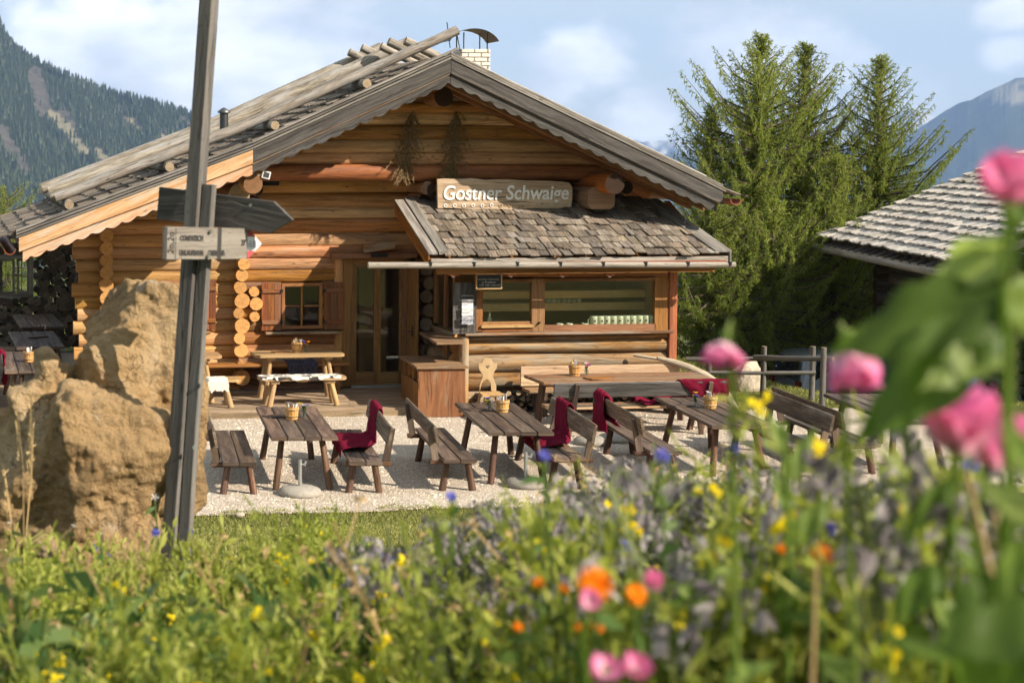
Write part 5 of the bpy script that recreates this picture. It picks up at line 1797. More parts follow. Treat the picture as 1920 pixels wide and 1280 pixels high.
mb = MB(); mb.poly([(sx0 + .05, HY + .03, sz0), (sx1 - .05, HY + .03, sz0), (sx1 + .01, HY - .36, sz0), (sx0 - .01, HY - .36, sz0)], (0, 0, -.035), 0, udir=(0, 1, 0)); mb.build("seat", M['pale'], hc)
for (a, b_) in ((sx0 + .06, -.02), (sx1 - .06, -.02), (sx0 + .05, -.3), (sx1 - .05, -.3)):
    mb = MB(); o_ = Vector((a, HY + b_, sz0 - .03)); f_ = o_ + Vector(((.06 if a > (sx0 + sx1) / 2 else -.06), -.06 if b_ < -.1 else .05, -sz0 + .05)); mb.tube([o_, f_], [.024, .018], 8); mb.build("leg", M['pale'], hc)

# split firewood stacked along the kiosk wall
fw = thing("firewood_stack", "small stack of split firewood under the kiosk windows", "firewood", (.7, -2.2, .022))
for i in range(74):
    r = random.uniform(.035, .062)
    x = -.22 + 3.1 * ((i * .618) % 1); lay = i % 4
    n = random.choice((3, 4, 5, 5))
    mb = MB(); mb.tube([(x, -2.28 + random.uniform(-.03, .03), .07 + lay * .085 + random.uniform(-.012, .012)), (x + random.uniform(-.02, .02), -2.02, .07 + lay * .085)], r, n, 0, 1, smooth=False); mb.build("split_log", [M['fire_side'], M['end_grey']], fw)


# parasol stands
def stand(x, y, lab, h=.46, seed=0, disc=True):
    t = thing("parasol_stand", lab, "parasol stand", (x, y, .022), "parasol stands without parasols")
    mb = MB()
    mb.lathe([(.0, .0), (.255, 0), (.27, .03), (.255, .07), (.19, .10), (.06, .115), (0, .115)], (x, y, .02), 28); mb.build("base", M['stonegrey'], t)
    mb = MB(); mb.tube([(x, y, .1), (x, y, h)], .024, 12); tb = mb.build("tube", M['galv'], t)
    mb = MB(); mb.tube([(x, y, h - .06), (x + .07, y - .01, h - .06)], .01, 6); mb.tube([(x + .055, y - .01, h - .06 - .02), (x + .075, y - .01, h - .02)], .013, 6); mb.build("clamp_screw", M['galv'], tb)
    return t


stand(-4.36, -8.1, "round concrete parasol stand in front of the boulder table")
stand(-1.42, -7.95, "parasol stand tube between the middle table's front legs")
stand(1.0, -4.95, "concrete parasol stand below the long bench blanket", .5)
stand(.55, -5.15, "low concrete parasol stand beside the bench with the hanging blanket", .3)

# bleached branch as a handrail, stones, fence
pts = [at(1232, 671, -2.35), at(1262, 679, -2.4), at(1292, 689, -2.5), at(1322, 703, -2.6), at(1348, 722, -2.7), at(1366, 744, -2.8), at(1380, 775, -2.9)]
mb = MB(); mb.tube(pts, [.03, .055, .06, .065, .07, .065, .07], 12, 0, 0, rough=.2)
tag(mb.build("driftwood_rail", M['drift']), "bleached curved branch leaning down beside the kiosk corner", "branch")
mb = MB(); q = at(1236, 673, -2.3); mb.tube([(q.x - .35, -2.1, .9), q], .025, 6); mb.build("driftwood_fork", M['drift'], bpy.data.objects["driftwood_rail"])


def rock(name, lab, c, sx, sy, sz_, seed, mt='fieldstone', sub=3, amp=.25, cat="stone"):
    import bmesh
    bm = bmesh.new(); bmesh.ops.create_icosphere(bm, subdivisions=sub, radius=1.0)
    for v in bm.verts:
        n_ = v.co.normalized()
        k = 1 + amp * mnoise.noise(n_ * 1.6 + Vector((seed, 0, 0))) + amp * .5 * mnoise.noise(n_ * 4 + Vector((seed, 3, 0)))
        v.co = Vector((n_.x * sx * k, n_.y * sy * k, n_.z * sz_ * k))
    me_ = bpy.data.meshes.new(name); bm.to_mesh(me_); bm.free(); me_.materials.append(M[mt])
    o = bpy.data.objects.new(name, me_); COL.objects.link(o); o.location = c
    return tag(o, lab, cat)


rock("field_stone", "pale jagged stone on the grass behind the driftwood rail", (5.35, -.15, .15), .30, .22, .36, 3.3)
for k, (x, y, s_) in enumerate(((-5.3, -9.2, .05), (4.4, -8.7, .12), (5.0, -8.5, .09), (2.6, -8.9, .08))):
    rock("edge_stone", ["small stone at the gravel edge near the signpost", "grey stone at the gravel edge below the farthest table", "small grey stone at the gravel edge right of the larger one", "small stone at the gravel edge among the flowers"][k], (x, y, .02 + s_ * .3 + max(0, ground_h(x, y))), s_ * 1.3, s_, s_ * .7, k * 3.1, sub=2)

fe = thing("pole_fence", "weathered round pole fence on the grass right of the kiosk", "fence", (5.2, -1.2, 0))
for (x, y, h) in ((5.18, -1.08, .88), (5.92, -1.35, .90), (5.60, -2.30, 1.0), (4.35, -.75, .78)):
    mb = MB(); mb.tube([(x, y, -.05), (x + .01, y, h)], [.05, .046], 10, 0, 1, rough=.05); mb.build("post", [M['post'], M['end_grey']], fe)
for (a, b_, r) in (((4.0, -.62, .62), (5.3, -1.15, .68), .04), ((5.0, -1.12, .70), (5.75, -2.36, .82), .045), ((4.2, -.7, .40), (5.95, -1.42, .46), .035)):
    mb = MB(); mb.tube([a, Vector(a).lerp(Vector(b_), .5) + Vector((0, 0, -.01)), b_], r, 10, 0, 1, rough=.06); mb.build("rail", [M['post'], M['end_grey']], fe)

# ------------------------------------------------------------------ boulder
def super_ell(bm, c, ax, expo=.75, sub=5):
    """broken block: a ball cut by random planes, stretched along three axis vectors"""
    import bmesh
    r = bmesh.ops.create_icosphere(bm, subdivisions=sub, radius=1.0)
    pl = [(Vector((a, b_, c_)), 1.0) for (a, b_, c_) in ((1, 0, 0), (-1, 0, 0), (0, 0, 1), (0, 0, -1), (0, -1, 0), (0, 1, 0))]
    for _ in range(10):
        n_ = Vector((random.gauss(0, 1), random.gauss(0, 1) - .5, random.gauss(0, 1))).normalized()
        pl.append((n_, random.uniform(.70, 1.0)))
    for v in r['verts']:
        n_ = v.co.normalized()
        q = n_ * min(d_ / max(.05, n_.dot(m_)) for (m_, d_) in pl)
        q = n_ * min(q.length, 1.34)
        v.co = c + ax[0] * q.x + ax[1] * q.y + ax[2] * q.z


def make_boulder():
    import bmesh
    bm = bmesh.new()
    hx, hy = RT.copy(), Vector((FW.x, FW.y, 0)).normalized()
    random.seed(23)
    for (x, y, rx, ry, d, rd, e, tilt) in [(272, 692, 112, 166, 10.98, .36, .6, -.06), (290, 830, 88, 150, 10.95, .32, .65, .05), (345, 800, 38, 160, 11.1, .24, .7, -.05),
                                           (222, 700, 88, 84, 10.72, .36, .75, .35), (86, 830, 58, 170, 10.62, .30, .8, .12), (92, 706, 26, 55, 10.6, .16, .9, .1),
                                           (185, 900, 124, 160, 10.30, .36, .72, -.32), (45, 960, 90, 190, 10.55, .36, .8, .12), (180, 1030, 120, 100, 10.35, .36, .75, 0.1)]:
        k = d / FPX
        c = atd(x, y, d)
        ca, sa = math.cos(tilt), math.sin(tilt)
        a0 = (hx * ca + Vector((0, 0, 1)) * sa) * (rx * k); a1 = hy * rd; a2 = (Vector((0, 0, 1)) * ca - hx * sa) * (ry * k)
        super_ell(bm, c, (a0, a1, a2), e)
    me = bpy.data.meshes.new("boulder"); bm.to_mesh(me); bm.free()
    o = bpy.data.objects.new("boulder", me); COL.objects.link(o)
    md = o.modifiers.new("r", 'REMESH'); md.mode = 'VOXEL'; md.voxel_size = .014
    me2 = bpy.data.meshes.new_from_object(o.evaluated_get(bpy.context.evaluated_depsgraph_get()))
    o.modifiers.clear(); o.data = me2
    base = atd(180, 1080, 10.6)
    nr = [v.normal.copy() for v in me2.vertices]
    for v, n_ in zip(me2.vertices, nr):
        p = v.co.copy()
        # roughness on the broken faces
        f = .03 * mnoise.noise(p * 2.1) + .05 * (abs(mnoise.noise(p * 4.3 + Vector((7, 2, 1)))) - .25) + .028 * (abs(mnoise.noise(p * 9)) - .2) + .016 * mnoise.noise(p * 22) + .007 * mnoise.noise(p * 48)
        v.co = p + n_ * f - base
    o.location = base
    me2.materials.clear(); me2.materials.append(M['rock'])
    me2.polygons.foreach_set("use_smooth", [True] * len(me2.polygons))
    return tag(o, "big ochre boulder standing behind the signpost", "boulder")


make_boulder()

# ------------------------------------------------------------------ signpost
PD = 10.1
pb, pt = atd(316, 1100, PD), atd(397, -70, PD)
sp = thing("signpost", "leaning grey wooden signpost with two arrow boards in front of the boulder", "signpost", tuple(pb))
axis = (pt - pb).normalized()
th_ = R_(-41)
fx = Vector((math.cos(th_), math.sin(th_), 0)); fx = (fx - axis * fx.dot(axis)).normalized(); fy = axis.cross(fx)
Mp = Matrix((fx, fy, axis)).transposed()
mb = MB(); mb.box((pb + pt) / 2, (.088, .088, (pt - pb).length), Mp, ch=.004); mb.build("post", M['post'], sp)
q0 = atd(352, 1100, PD - .0) ; q1 = atd(396.5, 345, PD)
qa = pb + fx * .085 + fy * .012; ln_ = (atd(396, 345, PD) - atd(342, 1100, PD)).length
mb = MB(); c_ = qa + axis * (ln_ / 2); mb.box(c_, (.072, .05, ln_), Mp, ch=.004); mb.build("batten", M['post'], sp)
for (x, y) in ((364, 838), (388, 712)):
    q = atd(x, y, PD - .1); mb = MB(); mb.tube([q, q + Vector((0, -.02, 0))], .012, 8); mb.build("bolt", M['galv'], sp)


def sign_board(nm, pxl, ang, slope, length, hgt, tip, thick, mat, d):
    """arrow board: pxl = photo pixel of the left end's centre"""
    o_ = atd(pxl[0], pxl[1], d)
    xd = Vector((math.cos(ang) * math.cos(slope), math.sin(ang) * math.cos(slope), math.sin(slope)))
    nd = Vector((math.sin(ang), -math.cos(ang), 0))             # towards the viewer
    ud = nd.cross(xd); ud = ud if ud.z > 0 else -ud
    L, h = length, hgt / 2
    pts = [o_ - ud * h, o_ + xd * (L - tip) - ud * h * .94, o_ + xd * L, o_ + xd * (L - tip) + ud * h * .94, o_ + ud * h]
    mb = MB(); mb.poly(pts, nd * -thick, 0, udir=xd)
    return mb.build(nm, mat, sp), o_, xd, ud, nd


k10 = PD / FPX
ub, o_, xd, ud, nd = sign_board("sign_board", (296, 381), R_(-36), R_(-5.2), 232 * k10 / math.cos(R_(36)) * .985, 62 * k10, .13, .03, M['dgrey'], PD + .20)
ub['label'] = "dark weathered arrow board, blank side showing"
mb = MB(); q = o_ + xd * .62 + ud * .055 + nd * .002; mb.tube([q, q + nd * .008], .008, 8); mb.build("screw", M['galv'], ub)
A2 = R_(14)
lb, o_, xd, ud, nd = sign_board("sign_board", (308.5, 455.5), A2, R_(-1.7), 189 * k10 / math.cos(A2), 60 * k10, .085, .03, M['signboard'], PD - .25)
lb['label'] = "grey arrow board with dark lettering and a red and white tip"
Lb = 189 * k10 / math.cos(A2); h = 30 * k10


def onb(u, v, e=.003):
    """u, v in photo pixels from the left end's centre"""
    return o_ + xd * (u * k10 / math.cos(A2)) + ud * (v * k10) + nd * e


letters("lettering", "COMPATSCH", .042, M['letterdark'], onb(29, 5), xd, ud, .0008, 0, lb, 'LEFT', 46 * k10, bold=.0018)
letters("lettering", "UMLAUFBAHN", .042, M['letterdark'], onb(29, -22), xd, ud, .0008, 0, lb, 'LEFT', 47 * k10, bold=.0018)
letters("lettering", "CABINOVIA", .042, M['letterdark'], onb(84, -22), xd, ud, .0008, 0, lb, 'LEFT', 34 * k10, bold=.0018)
letters("lettering", "20'", .05, M['letterdark'], onb(148, -3), xd, ud, .0008, 0, lb, 'LEFT', 9 * k10)
letters("lettering", "2o,2o", .055, M['letterdark'], onb(18, -20), ud, -xd, .0008, .2, lb)
for (u, w) in ((106, 7), (1.5, 6)):
    mb = MB(); mb.poly([onb(u - w / 2, -29.5, .001), onb(u + w / 2, -29.5, .001), onb(u + w / 2, 29.5, .001), onb(u - w / 2, 29.5, .001)], nd * .0015, 0); mb.build("painted_band", M['letterdark'], lb)
mb = MB(); mb.poly([onb(21, -28, .001), onb(21.7, -28, .001), onb(21.7, 28, .001), onb(21, 28, .001)], nd * .001, 0); mb.build("painted_line", M['letterdark'], lb)
def tip_poly(v0, v1, nm, mt):
    Lp = 189.0; t0 = Lp - .085 / k10 * math.cos(A2)
    def xmax(v): return t0 + (Lp - t0) * (1 - abs(v) / 28.2) - .3
    vs = np.linspace(v0, v1, 7)
    mb = MB(); mb.poly([onb(t0 - 2, v0, .001), *[onb(xmax(v), v, .001) for v in vs], onb(t0 - 2, v1, .001)], nd * .0015, 0); mb.build(nm, M[mt], lb)
tip_poly(13, 28, "red_field", 'signred'); tip_poly(-13, 13, "white_field", 'letterwhite'); tip_poly(-28, -13, "red_field", 'signred')
letters("lettering", "6B", .055, M['lettergrey'], onb(162, -6, .004), xd, ud, .0005, 0, lb)
for (u, v) in ((87, 22), (84, -23)):
    q = onb(u, v); mb = MB(); mb.tube([q, q + nd * .012], .010, 8); mb.build("bolt", M['steel'], lb)

# ------------------------------------------------------------------ wood stack with a window, left of the hut
WY = 6.6
ws = thing("wood_stack", "dark wall of stacked firewood with a grey framed window, left of the hut", "wood stack", (-7.2, WY, .02))
wx0, wx1, wz0, wz1 = -7.62, -6.955, 1.22, 1.985
random.seed(31)
r0 = .072
row = 0; z = .17
while z < 2.32:
    x = -8.5 + (row % 2) * r0
    while x < -5.75:
        if not (wx0 - .05 < x < wx1 + .07 and wz0 - .04 < z < wz1 + .06):
            r = r0 * random.uniform(.85, 1.35)
            n = random.choice((5, 6, 7, 8))
            dy = random.uniform(-.05, .05)
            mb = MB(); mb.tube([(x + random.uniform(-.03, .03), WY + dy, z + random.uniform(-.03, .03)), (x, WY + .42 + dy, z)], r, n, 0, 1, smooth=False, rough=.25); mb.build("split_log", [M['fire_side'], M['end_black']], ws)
        x += r0 * 2.02
    z += r0 * 1.78; row += 1
mb = MB()
t = .075
for (a, b_, c, d) in ((wx0 - .05, wx1 + .05, wz1 - .02, wz1 + .06), (wx0 - .05, wx1 + .05, wz0 - .06, wz0 + .02), (wx0 - .05, wx0 + .03, wz0 + .02, wz1 - .02), (wx1 - .03, wx1 + .05, wz0 + .02, wz1 - .02)):
    mb.box(((a + b_) / 2, WY + .05, (c + d) / 2), (b_ - a, .22, d - c))
wn_ = mb.build("window_frame", [M['grey']], ws)
xm = wx1 - .31
for (a, b_) in ((wx0 + .03, xm - .02), (xm + .02, wx1 - .03)):
    sf = MB()
    for (p, q, r, s_) in ((a, b_, wz1 - .07, wz1 - .02), (a, b_, wz0 + .02, wz0 + .07), (a, a + .05, wz0 + .07, wz1 - .07), (b_ - .05, b_, wz0 + .07, wz1 - .07)):
        sf.box(((p + q) / 2, WY + .02, (r + s_) / 2), (q - p, .05, s_ - r))
    sf.box(((a + b_) / 2 - .03, WY + .05, (wz0 + wz1) / 2), (.016, .02, wz1 - wz0 - .1)); sf.box(((a + b_) / 2, WY + .05, (wz0 + wz1) / 2 + .02), (b_ - a - .08, .02, .016))
    sf.build("sash", M['grey'], wn_)
    mb = MB(); mb.box(((a + b_) / 2, WY + .03, (wz0 + wz1) / 2), (b_ - a - .06, .005, wz1 - wz0 - .12)); mb.build("pane", M['pane_clear'], wn_)
mb = MB(); mb.box((-7.1, WY + .2, 2.42), (2.9, .75, .06)); mb.build("roof_board", M['dgrey'], ws)
for x in (-8.55, -5.7):
    mb = MB(); mb.box((x, WY + .2, 1.2), (.12, .3, 2.4)); mb.build("post", M['dgrey'], ws)

# ------------------------------------------------------------------ barn on the right
bA, bB = Vector((9.743, 5.296, 2.335)), Vector((7.776, -4.015, 2.335))
be = (bB - bA).normalized(); bn = Vector((be.y, -be.x, 0)); bn = bn if bn.x > 0 else -bn
bup = (bn + Vector((0, 0, .43))).normalized()
LE, LU = 7.5, 4.9
bR = thing("shingled_barn", "low log barn with sunlit silvery shingle roof at the right edge", "barn", tuple((bA + bB) / 2 - Vector((0, 0, 2.9))))
bnr = be.cross(bup); bnr = bnr if bnr.z > 0 else -bnr
mb = MB(); mb.poly([bA, bA + be * LE, bA + be * LE + bup * LU, bA + bup * LU], -bnr * .12, 0, udir=be)
top_ = bA + bup * LU
bdn2 = (bn - Vector((0, 0, .43))).normalized()
mb.poly([top_, top_ + be * LE, top_ + be * LE + bdn2 * LU, top_ + bdn2 * LU], Vector((0, 0, -.12)), 0, udir=be)
brf = mb.build("roof", [M['dgrey']], bR)
SHM_keep = SHM
SHB = []
for _ in range(6):
    mb = MB(); w = random.uniform(.12, .19); l = .50
    a_ = [random.uniform(-.015, .015) for _ in range(3)]
    mb.poly([(-w / 2, 0, 0), (w / 2, 0, 0), (w / 2, l + a_[0], 0), (0, l + a_[1], 0), (-w / 2, l + a_[2], 0)], (0, 0, .03), 0, udir=(0, 1, 0))
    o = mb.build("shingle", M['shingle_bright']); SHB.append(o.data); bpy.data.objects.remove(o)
SHM = SHB
SHW_keep = SHW
SHW = [max(v.co.x for v in m_.vertices) * 2 for m_ in SHM]
rows = []
for i in range(17):
    u = LU - .26 - i * .29
    rows.append((bA + bup * (u + .31) + bnr * .06, be, LE - .1, -bup, bnr))
cnt = [0]


def barn_near(o):
    u = (o - bA).dot(be)
    ok = u < 6.5
    cnt[0] += ok
    return ok and cnt[0] <= 298


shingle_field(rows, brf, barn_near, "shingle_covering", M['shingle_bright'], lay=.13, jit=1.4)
SHM, SHW = SHM_keep, SHW_keep
# eave gutter of the barn: boards and half-round bumps of the roof poles
g0 = bA - be * .5 + bup * -.12 - Vector((0, 0, .16)); g1 = bA + be * LE + bup * -.12 - Vector((0, 0, .16))
mb = MB(); mb.tube([g0, g0.lerp(g1, .5), g1], .085, 10, 0, 1, rough=.05); mb.build("eave_gutter", [M['gutter'], M['end_grey']], bR)
for k in range(17):
    q = bA + be * (.2 + k * .43) - bup * .06 - Vector((0, 0, .13))
    mb = MB(); mb.tube([q + bup * .5, q - bup * .10], .10, 8, 0, 1); mb.build("rafter_end", [M['dgrey'], M['end_grey']], bR)
w0 = bA + be * 1.1 + bn * 1.0
for k in range(14):
    z = 2.12 - k * .27
    log("wall_log", (w0.x - be.x * .35, w0.y - be.y * .35, z), tuple(Vector((w0.x, w0.y, z)) + be * (LE - 1.6)), .142, [M['dgrey'], M['end_dark']], bR, 10, .06, 3)
    log("wall_log", tuple(Vector((w0.x, w0.y, z + .13)) - bn * .35), tuple(Vector((w0.x, w0.y, z + .13)) + bn * 4.5), .142, [M['dgrey'], M['end_dark']], bR, 10, .06, 3)
# bracket pole under the eave
q = bA + be * .9; mb = MB(); mb.tube([q + bn * .2 - Vector((0, 0, .2)), q + bn * .6 - Vector((0, 0, .42)), q + bn * 1.1 - Vector((0, 0, .5))], .05, 8); mb.build("bracket", M['dgrey'], bR)

# ------------------------------------------------------------------ parked car and trailer rail behind the fence
cg = atd(1540, 752, 34.0)
car = thing("parked_car", "silver estate car parked behind the pole fence, mostly hidden by leaves", "car", (cg.x, cg.y, ground_h(cg.x, cg.y)))
cx0, cy0, cz0 = cg.x, cg.y, ground_h(cg.x, cg.y)
dirc = Vector((1, -.12, 0)).normalized(); sidec = Vector((-dirc.y, dirc.x, 0))


def cp3(u, s_, z):
    return Vector((cx0, cy0, cz0)) + dirc * u + sidec * s_ + Vector((0, 0, z))


def loft(mb, secs, mat=0, smooth=True):
    n = len(secs[0]); b0 = len(mb.v)
    for s_ in secs:
        mb.v += [Vector(p) for p in s_]
    for i in range(len(secs) - 1):
        for k in range(n):
            k2 = (k + 1) % n
            mb.add((b0 + i * n + k, b0 + i * n + k2, b0 + (i + 1) * n + k2, b0 + (i + 1) * n + k), [(0, 0), (1, 0), (1, 1), (0, 1)], mat, .5, smooth)
    mb.add([b0 + k for k in range(n)][::-1], [(0, 0)] * n, mat, .5); mb.add([b0 + (len(secs) - 1) * n + k for k in range(n)], [(0, 0)] * n, mat, .5)


mb = MB()
side = [(-.75, .55), (-.72, .85), (-.6, 1.42), (-.35, 1.50), (1.6, 1.52), (2.35, 1.05), (3.3, .92), (3.55, .75), (3.6, .35), (3.2, .22), (-.65, .25)]
secs = []
for s_, k in ((-.86, .94), (-.80, .985), (0, 1.0), (.80, .985), (.86, .94)):
    secs.append([cp3(u, s_ * (.84 if z > 1.1 else 1), .25 + (z - .25) * k) for (u, z) in side])
loft(mb, secs)
cb_ = mb.build("body", [M['carpaint']], car)
for (u0, u1, ut0, ut1) in ((-.45, .45, -.40, .45), (.52, 1.45, .52, 1.40), (1.50, 2.1, 1.47, 1.58)):
    mb = MB(); mb.poly([cp3(u0, -.80, 1.0), cp3(u1, -.80, 1.0), cp3(ut1, -.715, 1.40), cp3(ut0, -.715, 1.40)], sidec * -.02, 0); mb.build("side_window", M['darkglass'], cb_)
mb = MB(); mb.poly([cp3(-.725, -.6, 1.0), cp3(-.725, .6, 1.0), cp3(-.64, .55, 1.38), cp3(-.64, -.55, 1.38)], dirc * -.02, 0); mb.build("rear_window", M['darkglass'], cb_)
for s_ in (-1, 1):
    mb = MB(); mb.box(cp3(-.74, s_ * .7, .85), (.06, .16, .3), ch=.02); mb.build("tail_light", M['tail'], cb_)
for (u, s_) in ((.15, -1), (2.75, -1), (.15, 1), (2.75, 1)):
    mb = MB(); c = cp3(u, s_ * .84, .31); mb.tube([c - sidec * .1, c + sidec * .1], .315, 22); wh = mb.build("wheel", M['tyre'], car)
    mb = MB(); mb.tube([c - sidec * .108, c + sidec * .108], .19, 18); mb.build("rim", M['galv'], wh)

# ------------------------------------------------------------------ larches
def larch(name, lab, base, H, R, seed, nb=120, trunk_r=.13, dens=1.0, fill=1.0, group="larches behind the kiosk", mat='larch', lean=(0, 0)):
    rg = np.random.default_rng(seed)
    t = thing(name, lab, "tree", base, group)
    mb = MB()
    bx_, by_, bz_ = base
    mb.tube([(bx_ + lean[0] * s_, by_ + lean[1] * s_, bz_ - .2 + (H + .2) * s_) for s_ in (0, .3, .6, 1)], [trunk_r, trunk_r * .75, trunk_r * .45, .01], 9, 0, 0)
    mb.build("trunk", M['bark'], t)
    VV, FF, RR = [], [], []
    WV, WF = [], []
    nv = 0
    lim = MB()
    for i in range(nb):
        s_ = (i + rg.random()) / nb
        s_ = .05 + .95 * s_ ** .85
        z = H * s_
        az = i * 2.39996 + rg.normal(0, .35)
        prof = min(1.0, ((1 - s_) * 2.7) ** 1.08 + .04) * (.72 + .28 * min(1, s_ * 5))
        L = R * prof * rg.uniform(.7, 1.15) * (1 + .16 * math.sin(az * 2 + seed) + .2 * math.sin(s_ * 15 + seed * 2))
        if L < .12: L = .12
        up0 = .18 + .95 * max(0, s_ - .45)
        n = max(5, int(L / .065))
        ts = (np.arange(n) + 1) / n
        h = np.stack([math.cos(az) * ts * L, math.sin(az) * ts * L, L * (up0 * ts - .42 * np.sin(ts * 2.2) * (1 - s_) + .34 * ts ** 3)], 1)
        h += np.array([bx_ + lean[0] * s_, by_ + lean[1] * s_, bz_ + z])
        h += rg.normal(0, .012, h.shape)
        root = np.array([bx_ + lean[0] * s_, by_ + lean[1] * s_, bz_ + z])
        lim.tube([tuple(root), tuple(h[n // 2]), tuple(h[-1])], [.012 + .012 * L, .008 + .004 * L, .003], 4, 0, 0, caps=False)
        k = int((9 if s_ < .72 else 6) * dens * fill) + 2
        # tufts of needles on twigs spreading from the branch and hanging below it
        P = np.repeat(h, k, 0)
        m = len(P)
        tt = np.repeat(ts, k)
        dirs = np.stack([rg.normal(0, .75, m) + math.cos(az) * .55, rg.normal(0, .75, m) + math.sin(az) * .55, rg.normal(-.35 * (1 - s_) - .05, .5, m) + .35 * s_], 1)
        hang = rg.random(m) < .35 * (1 - s_) + .1
        dirs[hang] = np.stack([rg.normal(0, .22, hang.sum()), rg.normal(0, .22, hang.sum()), np.full(hang.sum(), -1.0)], 1)
        dirs /= np.linalg.norm(dirs, axis=1, keepdims=True)
        ln = rg.uniform(.07, .24, m) * (1 - .45 * tt) * (1 + .5 * hang)
        wd = rg.uniform(.006, .012, m)
        # a twig of two crossing blades, notched by tapering ends
        a = np.cross(dirs, rg.normal(0, 1, (m, 3))); a /= np.linalg.norm(a, axis=1, keepdims=True)
        b = np.cross(dirs, a)
        mid = P + dirs * (ln * .45)[:, None] + rg.normal(0, .012, (m, 3)); end = P + dirs * ln[:, None] + np.array([0, 0, .25]) * (ln * rg.uniform(-.2, .5, m))[:, None]
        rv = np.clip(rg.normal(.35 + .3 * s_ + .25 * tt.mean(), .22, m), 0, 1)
        for ax_ in (a, b):
            Q = np.stack([P, mid + ax_ * wd[:, None], end, mid - ax_ * wd[:, None]], 1).reshape(-1, 3)
            VV.append(Q); FF.append(np.arange(m * 4).reshape(m, 4) + nv); RR.append(rv); nv += m * 4
    lim.build("limbs", M['bark'], t)
    V = np.concatenate(VV) - np.array(base)
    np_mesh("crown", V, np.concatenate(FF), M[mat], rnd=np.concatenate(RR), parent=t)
    return t


def tree_at(px_x, d, top_y, **kw):
    q = atd(px_x, 680, d)
    z0 = ground_h(q.x, q.y)
    top = atd(px_x, top_y, d).z
    return (q.x, q.y, z0), top - z0


for (px_, d, ty, R, seed, nb, nm, lb, ln) in [
    (1402, 37.6, 74, 1.9, 1, 235, "larch_tree", "tallest larch right of the hut, its top leaning right", (.18, 0)),
    (1498, 39.0, 90, 1.85, 2, 220, "larch_tree", "middle larch of the group right of the hut", (0, 0)),
    (1632, 38.4, 114, 1.6, 3, 200, "larch_tree", "rightmost larch of the group, beside the barn roof", (.1, 0)),
    (1335, 37.8, 205, 1.2, 4, 150, "larch_tree", "lower larch nearest the hut's right eave", (-.1, 0)),
    (1560, 37.4, 300, 1.75, 6, 150, "larch_tree", "short bushy larch in front of the group, behind the fence", (0, 0)),
    (1330, 36.0, 380, 1.45, 7, 120, "larch_tree", "short bushy larch just right of the kiosk corner", (0, 0)),
    (1445, 36.6, 380, 1.65, 8, 120, "larch_tree", "short bushy larch behind the fence post and field stone", (0, 0))]:
    b_, H = tree_at(px_, d, ty)
    larch(nm, lb, b_, H, R, seed, nb, lean=ln)
for (x, y, H, R, seed, lb) in [(-9.6, 13.0, 4.2, 1.7, 21, "bright green tree behind the wood stack, at the left edge"), (-7.2, 14.5, 3.4, 1.6, 22, "bright green tree seen through the wood stack window")]:
    larch("green_tree", lb, (x, y, ground_h(x, y)), H, R, seed, 60, group="trees behind the wood stack", fill=.8)

# ------------------------------------------------------------------ mountains
def interp(tab, x):
    xs_, ys_ = zip(*tab)
    return float(np.interp(x, xs_, ys_))


def seg_dist(x, y, x0, y0, x1, y1):
    dx, dy = x1 - x0, y1 - y0
    t = max(0, min(1, ((x - x0) * dx + (y - y0) * dy) / (dx * dx + dy * dy)))
    return math.hypot(x - x0 - t * dx, y - y0 - t * dy), t


SKYL = [(-260, -190), (-60, -40), (0, 42), (20, 80), (45, 100), (100, 132), (150, 152), (210, 175), (270, 190), (330, 205), (380, 225), (450, 262), (520, 300), (700, 390), (900, 470)]
BARE = [((64, 138), (84, 205), 14, 1), ((98, 214), (160, 284), 9, 2), ((118, 210), (135, 235), 9, 1), ((182, 282), (206, 304), 7, 2), ((226, 300), (228, 303), 3, 1),
        ((240, 222), (262, 240), 5, 1.6), ((305, 250), (325, 272), 6, 1.6), ((5, 245), (26, 285), 10, 1), ((34, 292), (52, 320), 6, 1), ((340, 215), (352, 230), 4, 1)]


def bare_at(x, y):
    b = 0.0
    for (a, c, w, k) in BARE:
        d, t = seg_dist(x, y, a[0], a[1], c[0], c[1])
        d += 5 * mnoise.noise(Vector((x * .12, y * .12, 2)))
        if d < w:
            b = max(b, k)
    return b


def left_depth(x, v):
    return 1150 + 1250 * v + 70 * mnoise.noise(Vector((x * .012, v * 3, 4)))


cols_ = np.arange(-260, 905, 5); NV = 70
V, Bv = [], []
for i, x in enumerate(cols_):
    ys_ = interp(SKYL, x)
    for j in range(NV + 1):
        v = j / NV
        y = 640 + (ys_ - 640) * v + (2.0 * mnoise.noise(Vector((x * .05, v * 9, 1))))
        V.append(tuple(atd(x, y, left_depth(x, v)))); Bv.append(bare_at(x, y))
F = [(i * (NV + 1) + j, (i + 1) * (NV + 1) + j, (i + 1) * (NV + 1) + j + 1, i * (NV + 1) + j + 1) for i in range(len(cols_) - 1) for j in range(NV)]
o = np_mesh("mountain_left", V, F, M['slope'], smooth=True)
o.data.attributes.new("bare", 'FLOAT', 'POINT').data.foreach_set("value", Bv)
tag(o, kind='structure')
